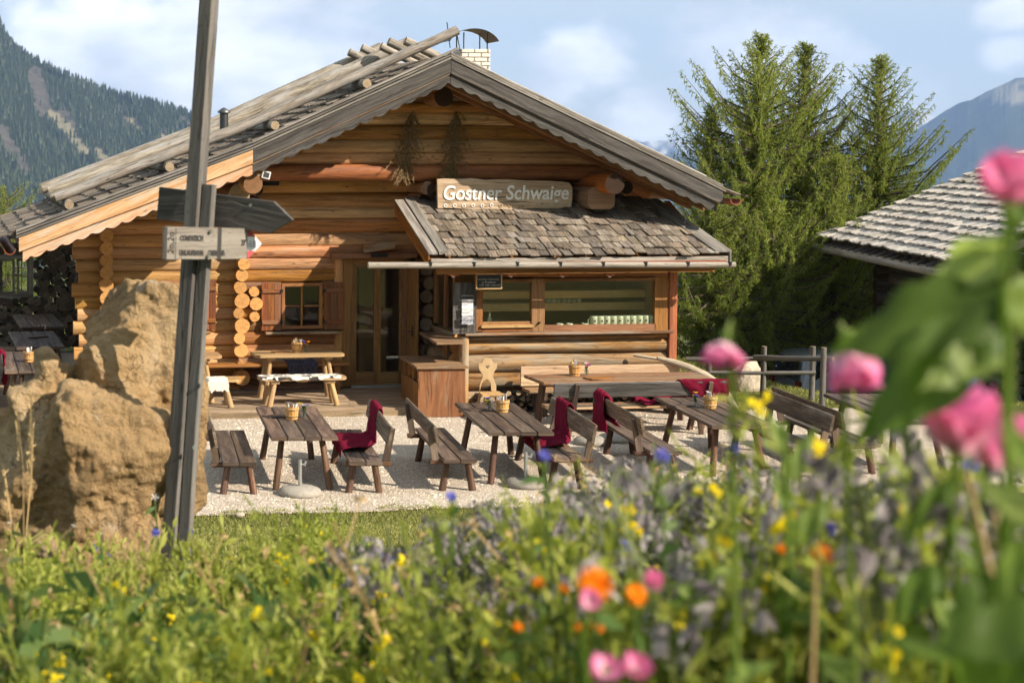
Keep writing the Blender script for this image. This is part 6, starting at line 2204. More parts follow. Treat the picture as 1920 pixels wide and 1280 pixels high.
# forest on it
rg = np.random.default_rng(9)
VV, FF, RR = [], [], []
nv = 0
cnt_ = 0
while cnt_ < 9000:
    x = rg.uniform(-120, 640); v = rg.random() ** .9
    if cnt_ % 9 == 0: v = rg.uniform(.985, 1.0)
    ys_ = interp(SKYL, x); y = 640 + (ys_ - 640) * v
    cnt_ += 1
    b = bare_at(x, y)
    if (b and rg.random() > (.06 if b != 1.6 else .35)) or y > 560:
        continue
    d = left_depth(x, v) - 2
    p = atd(x, y, d)
    hh = rg.uniform(6, 12.5) * (1.2 if v < .45 else 1.0); rr = hh * rg.uniform(.16, .24)
    a0 = rg.random() * 6.28
    for (z0, z1, r) in ((-1, .62 * hh, rr), (.35 * hh, hh, rr * .68)):
        ring = [(p.x + math.cos(a0 + k * 1.2566) * r * rg.uniform(.8, 1.2), p.y + math.sin(a0 + k * 1.2566) * r, p.z + z0) for k in range(5)]
        VV += ring + [(p.x, p.y, p.z + z1)]
        for k in range(5):
            FF.append((nv + k, nv + (k + 1) % 5, nv + 5)); RR.append(min(1, max(0, rg.normal(.46 - .25 * v, .2))))
        nv += 6
tag(np_mesh("mountain_forest", VV, FF, M['conifer'], rnd=RR), "conifer forest covering the mountainside left of the hut", "forest", kind='stuff')

SKYR = [(900, 330), (1100, 322), (1230, 288), (1330, 300), (1450, 312), (1600, 302), (1660, 276), (1690, 260), (1730, 236), (1775, 207), (1800, 193), (1822, 188), (1850, 172), (1885, 157), (1905, 147), (1925, 146), (2000, 112), (2150, 90), (2400, 150)]
cols_ = np.arange(900, 2400, 2.5); NV = 46
V, Bv = [], []
for i, x in enumerate(cols_):
    ys_ = interp(SKYR, x) - 1.6 * abs(mnoise.noise(Vector((x * .35, 0, 3)))) - 1.2 * abs(mnoise.noise(Vector((x * .9, 0, 3))))
    for j in range(NV + 1):
        v = j / NV
        y = 560 + (ys_ - 560) * v + (0 if j == NV else 1.5 * mnoise.noise(Vector((x * .04, v * 8, 8))))
        d = 4600 + 2200 * v ** 1.3 + 240 * mnoise.noise(Vector((x * .006, v * 2, 6))) + 90 * mnoise.noise(Vector((x * .03, v * 9, 6)))
        V.append(tuple(atd(x, y, d)))
        q = (1.0 if (x > 1835 and 150 < y < 197 - .12 * abs(x - 1890) and mnoise.noise(Vector((x * .03, y * .07, 1))) > -.25) else 0)
        Bv.append(q * 1.5)
F = [(i * (NV + 1) + j, (i + 1) * (NV + 1) + j, (i + 1) * (NV + 1) + j + 1, i * (NV + 1) + j + 1) for i in range(len(cols_) - 1) for j in range(NV)]
o = np_mesh("mountain_right", V, F, M['slope'], smooth=True)
o.data.attributes.new("bare", 'FLOAT', 'POINT').data.foreach_set("value", Bv)
tag(o, kind='structure')

SKYS = [(1000, 300), (1090, 262), (1125, 262), (1150, 246), (1157, 247), (1168, 254), (1200, 266), (1300, 262), (1420, 252), (1560, 255), (1660, 232), (1685, 216), (1700, 208), (1712, 207), (1722, 211), (1733, 206), (1745, 213), (1765, 228), (1850, 262), (2000, 300)]
cols_ = np.arange(1000, 2000, 4); NV = 14
V = []
for x in cols_:
    ys_ = interp(SKYS, x) + 3 * mnoise.noise(Vector((x * .11, 0, 7))) + 2 * mnoise.noise(Vector((x * .4, 0, 7)))
    for j in range(NV + 1):
        v = j / NV
        y = 380 + (ys_ - 380) * v
        V.append(tuple(atd(x, y, 8600 + 900 * v + 260 * mnoise.noise(Vector((x * .03, v * 5, 3))))))
F = [(i * (NV + 1) + j, (i + 1) * (NV + 1) + j, (i + 1) * (NV + 1) + j + 1, i * (NV + 1) + j + 1) for i in range(len(cols_) - 1) for j in range(NV)]
tag(np_mesh("snow_mountain", V, F, M['snow'], smooth=True), kind='structure')

# ------------------------------------------------------------------ mountain air
mb = MB(); mb.box((1500, 4900, 0), (15000, 10200, 1340))
hz = mb.build("haze", [])
m, g = new_mat("mountain air")
pv = g.n('ShaderNodeVolumePrincipled', {'Color': (0.38, 0.58, 0.97, 1), 'Density': 0.00010, 'Anisotropy': 0.0})
o_n = g.n('ShaderNodeOutputMaterial'); g.nt.links.new(pv.outputs[0], o_n.inputs[1])
hz.data.materials.append(m)
tag(hz, "pale blue mountain air filling the valley", "haze", kind='stuff')

# ------------------------------------------------------------------ grass and flowers on the bank
def strips(P, D, L, W, rg, bend=.3, wt=(.55, 1.0, .12)):
    """leaf strips of two quads: base points, directions, lengths, half widths"""
    m = len(P)
    S = np.cross(D, rg.normal(0, 1, (m, 3)) * np.array([1, 1, .25])); S /= np.linalg.norm(S, axis=1, keepdims=True) + 1e-9
    V = np.zeros((m, 6, 3))
    for k, (t, w) in enumerate(zip((0, .5, 1.0), wt)):
        c = P + D * (L * t)[:, None]
        c[:, 2] -= bend * L * t * t
        V[:, 2 * k] = c - S * (W * w)[:, None]; V[:, 2 * k + 1] = c + S * (W * w)[:, None]
    F = np.array([(0, 1, 3, 2), (2, 3, 5, 4)])
    return V.reshape(-1, 3), (np.arange(m)[:, None, None] * 6 + F[None]).reshape(-1, 4)


class Plant:
    def __init__(s, seed):
        s.V, s.F, s.R, s.Mi, s.n = [], [], [], [], 0
        s.rg = np.random.default_rng(seed)

    def leaves(s, P, D, L, W, mat, bend=.3, wt=(.55, 1.0, .12), rm=.5, rs=.25):
        P = np.atleast_2d(np.asarray(P, float)); D = np.atleast_2d(np.asarray(D, float)); D = D / (np.linalg.norm(D, axis=1, keepdims=True) + 1e-9)
        L = np.broadcast_to(np.asarray(L, float), (len(P),)).copy(); W = np.broadcast_to(np.asarray(W, float), (len(P),)).copy()
        v, f = strips(P, D, L, W, s.rg, bend, wt)
        s.V.append(v); s.F.append(f + s.n); s.n += len(v)
        r = np.clip(s.rg.normal(rm, rs, len(P)), 0, 1)
        s.R.append(np.repeat(r, 2)); s.Mi.append(np.full(len(f), mat))

    def stem(s, pts, w, mat, rm=.4):
        pts = np.asarray(pts, float)
        for a, b in zip(pts[:-1], pts[1:]):
            d = b - a; L = np.linalg.norm(d)
            s.leaves([a, a], [d, d], L, w, mat, 0.0, (1, 1, 1), rm, .05)

    def star(s, c, n, r, w, mat, up=.5, nrm=(0, 0, 1), rows=1):
        nz = np.asarray(nrm, float); nz /= np.linalg.norm(nz)
        a = np.cross(nz, (0.3, .9, .1)); a /= np.linalg.norm(a); b = np.cross(nz, a)
        an = np.arange(n) * 6.283 / n + s.rg.random() * 3
        D = np.cos(an)[:, None] * a + np.sin(an)[:, None] * b + up * nz
        s.leaves(np.repeat([c], n, 0), D, r, w, mat, 0.0, (.35, 1.0, .7), .5, .3)

    def build(s, name, mats):
        o = np_mesh(name, np.concatenate(s.V), np.concatenate(s.F), [M[m_] for m_ in mats], rnd=np.concatenate(s.R), matidx=np.concatenate(s.Mi))
        return o


def mustard(seed, H=.85):
    p = Plant(seed); rg = p.rg
    for i in range(6):
        a = rg.uniform(0, 6.28); sp_ = rg.uniform(.05, .45)
        h = H * rg.uniform(.75, 1.05)
        pts = [np.array([0, 0, 0.0])]
        d = np.array([math.cos(a) * sp_, math.sin(a) * sp_, 1.0])
        for k in range(5):
            pts.append(pts[-1] + d / np.linalg.norm(d) * h / 5 + rg.normal(0, .008, 3)); d[2] += .12
        p.stem(pts, .0035, 0, .45)
        for k in range(9):
            t = rg.uniform(.25, .95); q = pts[int(t * 5)] + (pts[min(5, int(t * 5) + 1)] - pts[int(t * 5)]) * ((t * 5) % 1)
            b = rg.uniform(0, 6.28); bl = rg.uniform(.10, .28) * (1.15 - t * .5)
            bd = np.array([math.cos(b) * .75, math.sin(b) * .75, rg.uniform(.5, 1.0)]); bd /= np.linalg.norm(bd)
            end = q + bd * bl
            p.stem([q, end], .0022, 0, .5)
            npod = int(bl / .016)
            ts = rg.random(npod)
            P = q + bd * bl * ts[:, None]
            D = bd + rg.normal(0, .55, (npod, 3)) + np.array([0, 0, .35])
            p.leaves(P, D, rg.uniform(.025, .055, npod), rg.uniform(.0028, .0048, npod), 0, .05, (.6, 1, .3), .62, .22)
            p.leaves(P[::2], rg.normal(0, 1, (len(P[::2]), 3)), rg.uniform(.02, .045, len(P[::2])), rg.uniform(.004, .009, len(P[::2])), 0, .3, (.4, 1, .2), .45, .2)
            if rg.random() < .05:
                for j in range(5):
                    p.star(end + rg.normal(0, .010, 3), 4, .011, .006, 1, .3, rg.normal(0, 1, 3) + np.array([0, 0, 1]))
        nl = 12
        P = np.array([pts[j] for j in rg.integers(0, 3, nl)]) + rg.normal(0, .02, (nl, 3))
        p.leaves(P, np.stack([rg.normal(0, 1, nl), rg.normal(0, 1, nl), rg.uniform(.1, .8, nl)], 1), rg.uniform(.07, .16, nl), rg.uniform(.01, .024, nl), 2, .4)
    return p.build("mustard_plant", ['mustard', 'yellow', 'herb'])


def borage(seed, H=.85):
    p = Plant(seed); rg = p.rg
    for i in range(5):
        a = rg.uniform(0, 6.28); sp_ = rg.uniform(.1, .5); h = H * rg.uniform(.75, 1.05)
        d = np.array([math.cos(a) * sp_, math.sin(a) * sp_, 1.0]); d /= np.linalg.norm(d)
        pts = [d * h * t + rg.normal(0, .006, 3) * t for t in (0, .25, .5, .75, 1.0)]
        p.stem(pts, .006, 0, .5)
        nl = 30
        ti = rg.random(nl) * .9
        P = d * h * ti[:, None]
        p.leaves(P, np.stack([rg.normal(0, 1, nl), rg.normal(0, 1, nl), rg.normal(.25, .4, nl)], 1), rg.uniform(.05, .15, nl) * (1.2 - ti), rg.uniform(.012, .03, nl) * (1.2 - ti * .6), 0, .5, (.4, 1, .15), .5, .28)
        # drooping cymes of furry buds
        for k in range(5):
            t = rg.uniform(.72, 1.0); q = d * h * t
            b = rg.uniform(0, 6.28); bd = np.array([math.cos(b), math.sin(b), rg.uniform(.1, .7)]); bd /= np.linalg.norm(bd)
            bl = rg.uniform(.06, .16); e = q + bd * bl + np.array([0, 0, -.02])
            p.stem([q, q + bd * bl * .6 + np.array([0, 0, .015]), e], .003, 0, .4)
            nb = 9
            P = e + rg.normal(0, .022, (nb, 3))
            for j in range(nb):
                dd = np.array([rg.normal(0, .6), rg.normal(0, .6), -1.0])
                D = np.repeat([dd], 4, 0) + rg.normal(0, .4, (4, 3))
                p.leaves(np.repeat([P[j]], 4, 0), D, rg.uniform(.018, .034, 4), .0065, 1, 0, (.7, 1, .25), .5, .28)
            if rg.random() < .09:
                p.star(e + rg.normal(0, .02, 3), 5, .017, .007, 2, .15, rg.normal(0, 1, 3) + np.array([0, -.6, .4]))
    return p.build("borage_plant", ['borage', 'boragehead', 'bluepetal'])


def herb(seed, H=.4):
    p = Plant(seed); rg = p.rg
    for i in range(9):
        a = rg.uniform(0, 6.28); sp_ = rg.uniform(.1, .8); h = H * rg.uniform(.5, 1.1)
        d = np.array([math.cos(a) * sp_, math.sin(a) * sp_, 1.0]); d /= np.linalg.norm(d)
        p.stem([np.zeros(3), d * h * .5, d * h], .003, 0)
        nl = 16
        ti = rg.random(nl)
        p.leaves(d * h * ti[:, None], np.stack([rg.normal(0, 1, nl), rg.normal(0, 1, nl), rg.normal(.3, .5, nl)], 1), rg.uniform(.03, .10, nl), rg.uniform(.006, .022, nl), 0, .4, (.4, 1, .15), .5, .28)
    return p.build("leafy_herb", ['herb'])


protos = {'mustard_plant': [mustard(100 + k) for k in range(4)], 'borage_plant': [borage(200 + k) for k in range(4)], 'leafy_herb': [herb(300 + k) for k in range(3)]}
LAB = {'mustard_plant': ("yellow green mustard plant with thin pods in the flower bank", "mustard plant", "mustard plants on the bank"),
       'borage_plant': ("borage plant with drooping grey violet bud clusters in the flower bank", "borage plant", "borage plants on the bank"),
       'leafy_herb': ("low leafy herb growing between the taller flowers of the bank", "herb", "herbs on the bank")}
usedp = set()


def sow(kind, px, d, s_=1.0, rg=None):
    k = int(rg.integers(0, len(protos[kind]))); src = protos[kind][k]
    q = atd(px, 700, d)
    o = src if (kind, k) not in usedp else src.copy()
    if (kind, k) in usedp:
        COL.objects.link(o)
    usedp.add((kind, k))
    o.location = (q.x, q.y, ground_h(q.x, q.y) - .02)
    o.rotation_euler = (rg.normal(0, .06), rg.normal(0, .06), rg.uniform(0, 6.28))
    o.scale = (s_, s_, s_ * rg.uniform(.92, 1.1))
    tag(o, LAB[kind][0], LAB[kind][1], LAB[kind][2])
    return o


rg = np.random.default_rng(77)


def top_scale(px, d, y, H):
    """plant scale that lets a plant of height H reach the picture height y"""
    q = atd(px, y, d)
    return max(.35, (q.z - ground_h(q.x, q.y)) / H)


# outline of the flower tops read from the photograph: (pixel x, pixel y)
TOPM = [(-60, 1010), (60, 1010), (150, 1020), (250, 1000), (330, 1010), (420, 1035), (480, 1000), (520, 960), (600, 950), (660, 990), (720, 1040), (800, 1080), (900, 1110)]
TOPB = [(700, 1010), (780, 1000), (860, 1010), (905, 922), (1000, 895), (1080, 885), (1130, 850), (1250, 835), (1400, 825), (1460, 850), (1500, 890), (1560, 960), (1700, 980), (1920, 940), (2000, 900)]
for i in range(95):
    px = rg.uniform(-60, 760); d = rg.uniform(5.6, 9.2)
    sc = top_scale(px, d, interp(TOPM, px) + abs(rg.normal(0, 45)) + (40 if px < 340 else 0), .86)
    sow('mustard_plant', px, d, min(sc, 1.35), rg)
for i in range(34):
    px = rg.uniform(-40, 900); d = rg.uniform(3.6, 5.4)
    sow('mustard_plant', px, d, min(top_scale(px, d, 1120 + abs(rg.normal(0, 70)), .86), 1.2), rg)
for i in range(50):
    px = rg.uniform(700, 1560); d = rg.uniform(4.3, 7.2)
    sc = top_scale(px, d, interp(TOPB, px) + abs(rg.normal(0, 45)), .86)
    sow('borage_plant', px, d, min(sc, 1.4), rg)
for i in range(30):
    px = rg.uniform(1250, 2000); d = rg.uniform(3.2, 5.6)
    sow('borage_plant', px, d, min(top_scale(px, d, interp(TOPB, px) + 130 + abs(rg.normal(0, 90)), .86), 1.2), rg)
for i in range(84):
    px = rg.uniform(780, 1950); d = rg.uniform(4.2, 8.0)
    sow('mustard_plant', px, d, min(top_scale(px, d, interp(TOPB, px) + 50 + abs(rg.normal(0, 60)), .86), 1.0), rg)
TOPR = [(1540, 1010), (1600, 930), (1660, 900), (1740, 880), (1820, 900), (1920, 860), (2000, 850)]
for i in range(46):                                    # dense green at the right, close to the lens
    px = rg.uniform(1560, 1990); d = rg.uniform(2.5, 4.4)
    sow(['leafy_herb', 'borage_plant', 'mustard_plant'][int(rg.integers(0, 3))], px, d, min(top_scale(px, d, interp(TOPR, px) + abs(rg.normal(0, 90)), .8), 1.5), rg)
for i in range(34):
    px = rg.uniform(1000, 1600); d = rg.uniform(2.8, 4.2)
    sow(['leafy_herb', 'mustard_plant'][int(rg.integers(0, 2))], px, d, min(top_scale(px, d, 1120 + abs(rg.normal(0, 70)), .7), 1.3), rg)
for i in range(70):
    px = rg.uniform(-60, 760); d = rg.uniform(4.6, 8.0)
    sow('leafy_herb', px, d, min(top_scale(px, d, interp(TOPM, px) + 40 + abs(rg.normal(0, 60)), .42), 2.0), rg)
for i in range(115):
    px = rg.uniform(-60, 1980); d = rg.uniform(3.0, 7.6)
    sow('leafy_herb', px, d, rg.uniform(.7, 1.35), rg)

# pale podded plants and dead stalks mixed in on the left
def podded(seed, H=.75):
    p = Plant(seed); rg = p.rg
    for i in range(5):
        a = rg.uniform(0, 6.28); sp_ = rg.uniform(.1, .5); h = H * rg.uniform(.7, 1.05)
        d = np.array([math.cos(a) * sp_, math.sin(a) * sp_, 1.0]); d /= np.linalg.norm(d)
        pts = [d * h * t + rg.normal(0, .01, 3) * t for t in (0, .3, .6, 1.0)]
        p.stem(pts, .004, 0, .6)
        n = 12
        ti = rg.uniform(.4, 1.0, n); P = d * h * ti[:, None]
        D = d + rg.normal(0, .6, (n, 3)) + np.array([0, 0, .3]); D /= np.linalg.norm(D, axis=1, keepdims=True)
        E_ = P + D * rg.uniform(.02, .05, n)[:, None]
        for q, e_ in zip(P, E_):
            p.stem([q, e_], .0015, 0, .6)
        for _ in range(3):
            p.leaves(E_, D + rg.normal(0, .04, (n, 3)), rg.uniform(.035, .06, n), rg.uniform(.007, .011, n), 0, 0, (.35, 1, .12), .85, .12)
        p.leaves(d * h * rg.uniform(.05, .5, (8, 1)), rg.normal(0, 1, (8, 3)) + np.array([0, 0, .5]), rg.uniform(.08, .16, 8), rg.uniform(.012, .03, 8), 1, .5)
    return p.build("podded_plant", ['mustard', 'herb'])


def deadstalk(seed, H=.7):
    p = Plant(seed); rg = p.rg
    for i in range(4):
        a = rg.uniform(0, 6.28); d = np.array([math.cos(a) * .3, math.sin(a) * .3, 1.0]); d /= np.linalg.norm(d)
        p.stem([np.zeros(3), d * H * .5, d * H * rg.uniform(.8, 1.05)], .0028, 0, .5)
        for k in range(7):
            t = rg.uniform(.35, 1); b = rg.normal(0, .6, 3) + np.array([0, 0, .8])
            q = d * H * t; e_ = q + b / np.linalg.norm(b) * .1
            p.stem([q, e_], .0016, 0, .5)
            p.leaves(np.repeat([e_], 5, 0), rg.normal(0, 1, (5, 3)), .018, .004, 0, 0, (.5, 1, .3), .5, .3)
    return p.build("dead_stalk", ['straw'])


protos['podded_plant'] = [podded(500 + k) for k in range(3)]
protos['dead_stalk'] = [deadstalk(520 + k) for k in range(2)]
LAB['podded_plant'] = ("wild radish plant with pale oval pods in the left of the flower bank", "podded plant", "podded plants on the bank")
LAB['dead_stalk'] = ("dry straw coloured branching stalk among the flowers", "dead stalk", "dead stalks on the bank")
for i in range(34):
    px = rg.uniform(-50, 430); d = rg.uniform(6.2, 9.0)
    sow('podded_plant', px, d, min(top_scale(px, d, 985 + abs(rg.normal(0, 60)), .75), 1.25), rg)
for i in range(26):
    px = rg.uniform(0, 1900); d = rg.uniform(4.2, 8.2)
    sow('dead_stalk', px, d, min(top_scale(px, d, (interp(TOPM, px) if px < 720 else interp(TOPB, px)) + 20 + abs(rg.normal(0, 50)), .7), 1.3), rg)

# turf blades
def grass(name, lab, pts, L, W, seed):
    rg_ = np.random.default_rng(seed)
    P = np.asarray(pts, float); m = len(P)
    D = np.stack([rg_.normal(0, .35, m), rg_.normal(0, .35, m), np.ones(m)], 1); D /= np.linalg.norm(D, axis=1, keepdims=True)
    v, f = strips(P, D, L * rg_.uniform(.5, 1.3, m), W * rg_.uniform(.6, 1.3, m), rg_, .35, (.8, .7, .1))
    tag(np_mesh(name, v, f, M['blade'], rnd=np.repeat(np.clip(rg_.normal(.45, .27, m), 0, 1), 2)), lab, "grass", kind='stuff')


pts = []
while len(pts) < 34000:
    px = rg.uniform(-80, 2000); d = rg.uniform(10.5, 21.5)
    q = atd(px, 700, d)
    if q.y < YEDGE + .04 + .08 * mnoise.noise(Vector((q.x * .9, 0, 5))):
        pts.append((q.x, q.y, ground_h(q.x, q.y) - .012))
for i in range(26000):                                 # thicker turf on the open strip below the gravel
    q = atd(rg.uniform(320, 1050), 700, rg.uniform(15.0, 20.6))
    if q.y < YEDGE + .05 + .08 * mnoise.noise(Vector((q.x * .9, 0, 5))):
        pts.append((q.x, q.y, ground_h(q.x, q.y) - .012))
for i in range(5200):                                  # weeds creeping into the gravel
    x = rg.uniform(-6.5, 5.0); t_ = abs(rg.normal(0, .16))
    if mnoise.noise(Vector((x * 1.7, 3, 1))) > -.15 + t_ * 1.2:
        pts.append((x, YEDGE + t_, .01))
grass("bank_grass", "short sunlit grass on the bank below the gravel terrace", pts, .062, .0065, 1)
pts = []
for i in range(16000):
    px = rg.uniform(-80, 2000); d = rg.uniform(3.2, 10.5); q = atd(px, 700, d)
    pts.append((q.x, q.y, ground_h(q.x, q.y) - .012))
grass("flower_bank_grass", "taller grass growing between the flowers in front", pts, .24, .0045, 2)
pts = []
while len(pts) < 12000:
    x = rg.uniform(3.4, 11.0); y = rg.uniform(-2.6, 4.5)
    if not (x > 8.6 and y > 1) and y > -2.45 + .18 * mnoise.noise(Vector((x * 1.1, 4, 5))) - .35 * max(0, x - 6):
        pts.append((x, y, ground_h(x, y) - .012))
grass("lawn_grass", "rough lawn around the pole fence right of the kiosk", pts, .10, .008, 3)

# tall grass stalks in front of the boulder
for k, (x0, y0, x1, y1, d) in enumerate([(45, 1050, 28, 720, 8.6), (40, 1060, 62, 800, 8.9), (42, 1080, 58, 735, 8.7), (20, 1080, 8, 880, 8.4)]):
    a, b_ = atd(x0, y0, d), atd(x1, y1, d)
    p = Plant(400 + k)
    A, B = np.array(a - a), np.array(b_ - a)
    mid = A + (B - A) * .5 + np.array([.02, 0, 0])
    p.stem([A, mid, B], .003, 0, .7)
    n = 26; ts = np.linspace(.55, 1.0, n)
    p.leaves(A + (B - A) * ts[:, None], np.repeat([B - A], n, 0) + p.rg.normal(0, .35, (n, 3)), .03, .004, 0, .0, (.6, 1, .3), .9, .1)
    p.leaves([A, A + (B - A) * .15], [(-.6, 0, 1), (.7, 0, .8)], .32, .006, 1, .6)
    o = p.build("grass_stalk", ['straw', 'blade']); o.location = a
    tag(o, ["tallest seeding grass stalk in front of the boulder", "short seeding grass stalk in front of the boulder", "middle seeding grass stalk in front of the boulder", "seeding grass stalk at the left picture edge"][k], "grass stalk", "grass stalks in front of the boulder")


# single flowers
def on_stem(p, top, ground_z, mat, w=.004, lean=(.05, .03)):
    b = np.array([top[0] + lean[0], top[1] + lean[1], ground_z]) - np.array(top)
    p.stem([b, b * .5 + np.array([lean[0] * .2, 0, 0]), np.zeros(3)], w, mat, .5)


def daisy(name, lab, cat, px, py, d, r, petals, petalmat, centremat, grp, face=(0, -.8, .6), rows=2):
    q = atd(px, py, d); p = Plant(int(px * 7 + py))
    on_stem(p, q, ground_h(q.x, q.y), 1)
    for k in range(rows):
        p.star(np.array(face) * .004 * k, petals, r * (1 - .2 * k), r * .16, 0, .25 + .35 * k, face)
    p.star((0, 0, 0), 8, r * .28, r * .09, 2, 1.2, face)
    n = 6
    p.leaves(np.array([[0, 0, -.05 - .05 * k] for k in range(n)]), p.rg.normal(0, 1, (n, 3)), .06, .012, 1)
    o = p.build(name, [petalmat, 'herb', centremat]); o.location = q
    return tag(o, lab, cat, grp)


for (x, y, d, r, lb) in [(1114, 1096, 3.6, .040, "largest orange marigold, behind a pink poppy bud in the lower middle"), (1190, 1116, 3.7, .026, "orange marigold right of the largest one"), (1540, 1042, 3.6, .026, "orange marigold standing alone below the farthest table"),
                         (1009, 1094, 4.4, .018, "small orange marigold left of the largest one"), (1056, 1104, 4.4, .015, "small orange marigold bud next to the largest one"), (1120, 1176, 4.0, .016, "small orange marigold low in the middle"),
                         (1085, 1178, 4.0, .013, "tiny orange marigold low in the middle, left of its twin"), (1700, 960, 4.2, .024, "amber marigold below the big pink poppies"), (1462, 1030, 4.2, .014, "small orange marigold among borage buds"), (970, 1175, 4.2, .013, "tiny orange marigold at the lower centre left")]:
    daisy("marigold", lb, "marigold", x, y, d * .70, r * .74, 15, 'orangepetal', 'orangepetal', "marigolds among the plants")
for (x, y, d, r, lb) in [(1815, 716, 2.9, .018, "bright blue cornflower above the big pink poppy"), (292, 1000, 8.2, .026, "blue cornflower at the foot of the signpost"), (178, 1027, 8.2, .022, "blue cornflower in front of the boulder"), (356, 996, 8.3, .018, "small blue cornflower right of the signpost"),
                         (1240, 855, 3.4, .018, "violet blue cornflower in front of the middle tables"), (1020, 855, 3.8, .016, "pale violet blue flower in front of the bench with blanket"), (1375, 842, 3.4, .014, "blue violet flower in front of the third table"), (845, 932, 4.6, .018, "dark blue flower at the gravel edge below the middle table"),
                         (1172, 1032, 4.2, .026, "pale blue flower above the marigolds"), (1462, 995, 3.6, .022, "pale violet flower left of the lone marigold"), (205, 1040, 8.0, .014, "tiny blue violet flower in front of the boulder")]:
    daisy("cornflower", lb, "cornflower", x, y, d, r, 11, 'bluepetal', 'violet', "blue flowers among the plants")
for (x, y, d, r, lb) in [(22, 980, 8.3, .022, "white blossom at the left edge before the boulder"), (290, 932, 8.5, .022, "white blossom left of the post before the boulder"), (140, 985, 8.4, .015, "small white blossom before the middle of the boulder"), (188, 1000, 8.4, .013, "small white blossom low before the boulder"), (48, 1102, 7.6, .014, "white blossom in the lower left corner")]:
    daisy("white_blossom", lb, "white flower", x, y, d, r, 5, 'whitepetal', 'yellow', "white blossoms before the boulder", rows=1)
for i in range(26):
    px = rg.uniform(0, 760) if i < 16 else rg.uniform(1080, 1500)
    py = (interp(TOPM, px) + rg.uniform(60, 300)) if i < 16 else rg.uniform(900, 1150)
    d = rg.uniform(4.5, 7.5)
    q = atd(px, min(py, 1275), d); p = Plant(900 + i)
    on_stem(p, q, ground_h(q.x, q.y), 1, .003)
    for j in range(7):
        p.star(p.rg.normal(0, .014, 3), 4, .011, .006, 0, .3, p.rg.normal(0, 1, 3) + np.array([0, -.3, 1]))
    o = p.build("mustard_blossom", ['yellow', 'mustard']); o.location = q
    tag(o, "yellow mustard blossom cluster among the bank plants", "mustard flower", "yellow blossom clusters on the bank")
for (x, y, d, lb) in [(1415, 762, 3.2, "yellow blossom above the bench backs right of the kiosk"), (1535, 838, 3.0, "yellow blossom below the farthest bench"), (1180, 955, 4.2, "upper yellow blossom among borage in the middle"), (1198, 992, 4.2, "lower yellow blossom among borage in the middle"), (1350, 925, 4.0, "yellow blossom at the gravel edge in front of the third table")]:
    q = atd(x, y, d); p = Plant(int(x + y))
    on_stem(p, q, ground_h(q.x, q.y), 1, .003)
    for j in range(8):
        p.star(p.rg.normal(0, .010, 3) * np.array([1.6, 1, .7]), 4, .010, .006, 0, .3, p.rg.normal(0, 1, 3) + np.array([0, -.3, 1]))
    o = p.build("mustard_blossom", ['yellow', 'mustard']); o.location = q
    tag(o, lb, "mustard flower", "single yellow blossoms")


# poppies close to the camera
def petal(mb, c, axis, out, L, W, cup, mat, curl=.2, rn=.5):
    axis, out = Vector(axis).normalized(), Vector(out).normalized()
    side = axis.cross(out).normalized()
    nu, nv = 6, 7
    b0 = len(mb.v)
    for j in range(nv + 1):
        t = j / nv
        for i in range(nu + 1):
            s_ = (i / nu - .5) * 2
            w = W * (math.sin(math.pi * min(1, .12 + t * .62)) ** .8) * (1 - .15 * t)
            a = cup * (1 - t * .28) + curl * t
            p = c + out * (L * math.sin(t * 1.25) * math.cos(a) * .9) + axis * (L * t * math.sin(a) * 1.1) + side * (s_ * w)
            p += axis * (.10 * L * s_ * s_ * (1 - .4 * t)) + out * (-.18 * L * s_ * s_)
            p += (axis * .05 + out * .03) * L * math.sin(s_ * 7 + t * 3 + rn * 9) * t
            mb.v.append(p)
    for j in range(nv):
        for i in range(nu):
            k = b0 + j * (nu + 1) + i
            u0, u1, v0, v1 = i / nu, (i + 1) / nu, j / nv, (j + 1) / nv
            mb.add((k, k + 1, k + nu + 2, k + nu + 1), [(u0, v0), (u1, v0), (u1, v1), (u0, v1)], mat, rn, True)


def bigleaf(mb, c, d, n_, L, W, mat=0, rn=.5, bend=.25, lob=.12):
    d, n_ = Vector(d).normalized(), Vector(n_).normalized()
    s0 = d.cross(n_).normalized(); n_ = s0.cross(d)
    nu, nv = 6, 12
    b0 = len(mb.v)
    for j in range(nv + 1):
        t = j / nv
        w = W * (math.sin(math.pi * (t ** .85 * .95 + .04)) ** .85) * (1 + lob * math.sin(t * 26)) * (1 - .35 * t ** 2)
        for i in range(nu + 1):
            s_ = (i / nu - .5) * 2
            p = c + d * (L * t) + s0 * (s_ * w) + n_ * (.25 * w * abs(s_) - bend * L * t * t + .04 * L * math.sin(t * 11 + s_ * 3))
            mb.v.append(p)
    for j in range(nv):
        for i in range(nu):
            k = b0 + j * (nu + 1) + i
            mb.add((k, k + 1, k + nu + 2, k + nu + 1), [(i / nu, j / nv), ((i + 1) / nu, j / nv), ((i + 1) / nu, (j + 1) / nv), (i / nu, (j + 1) / nv)], mat, rn, True)


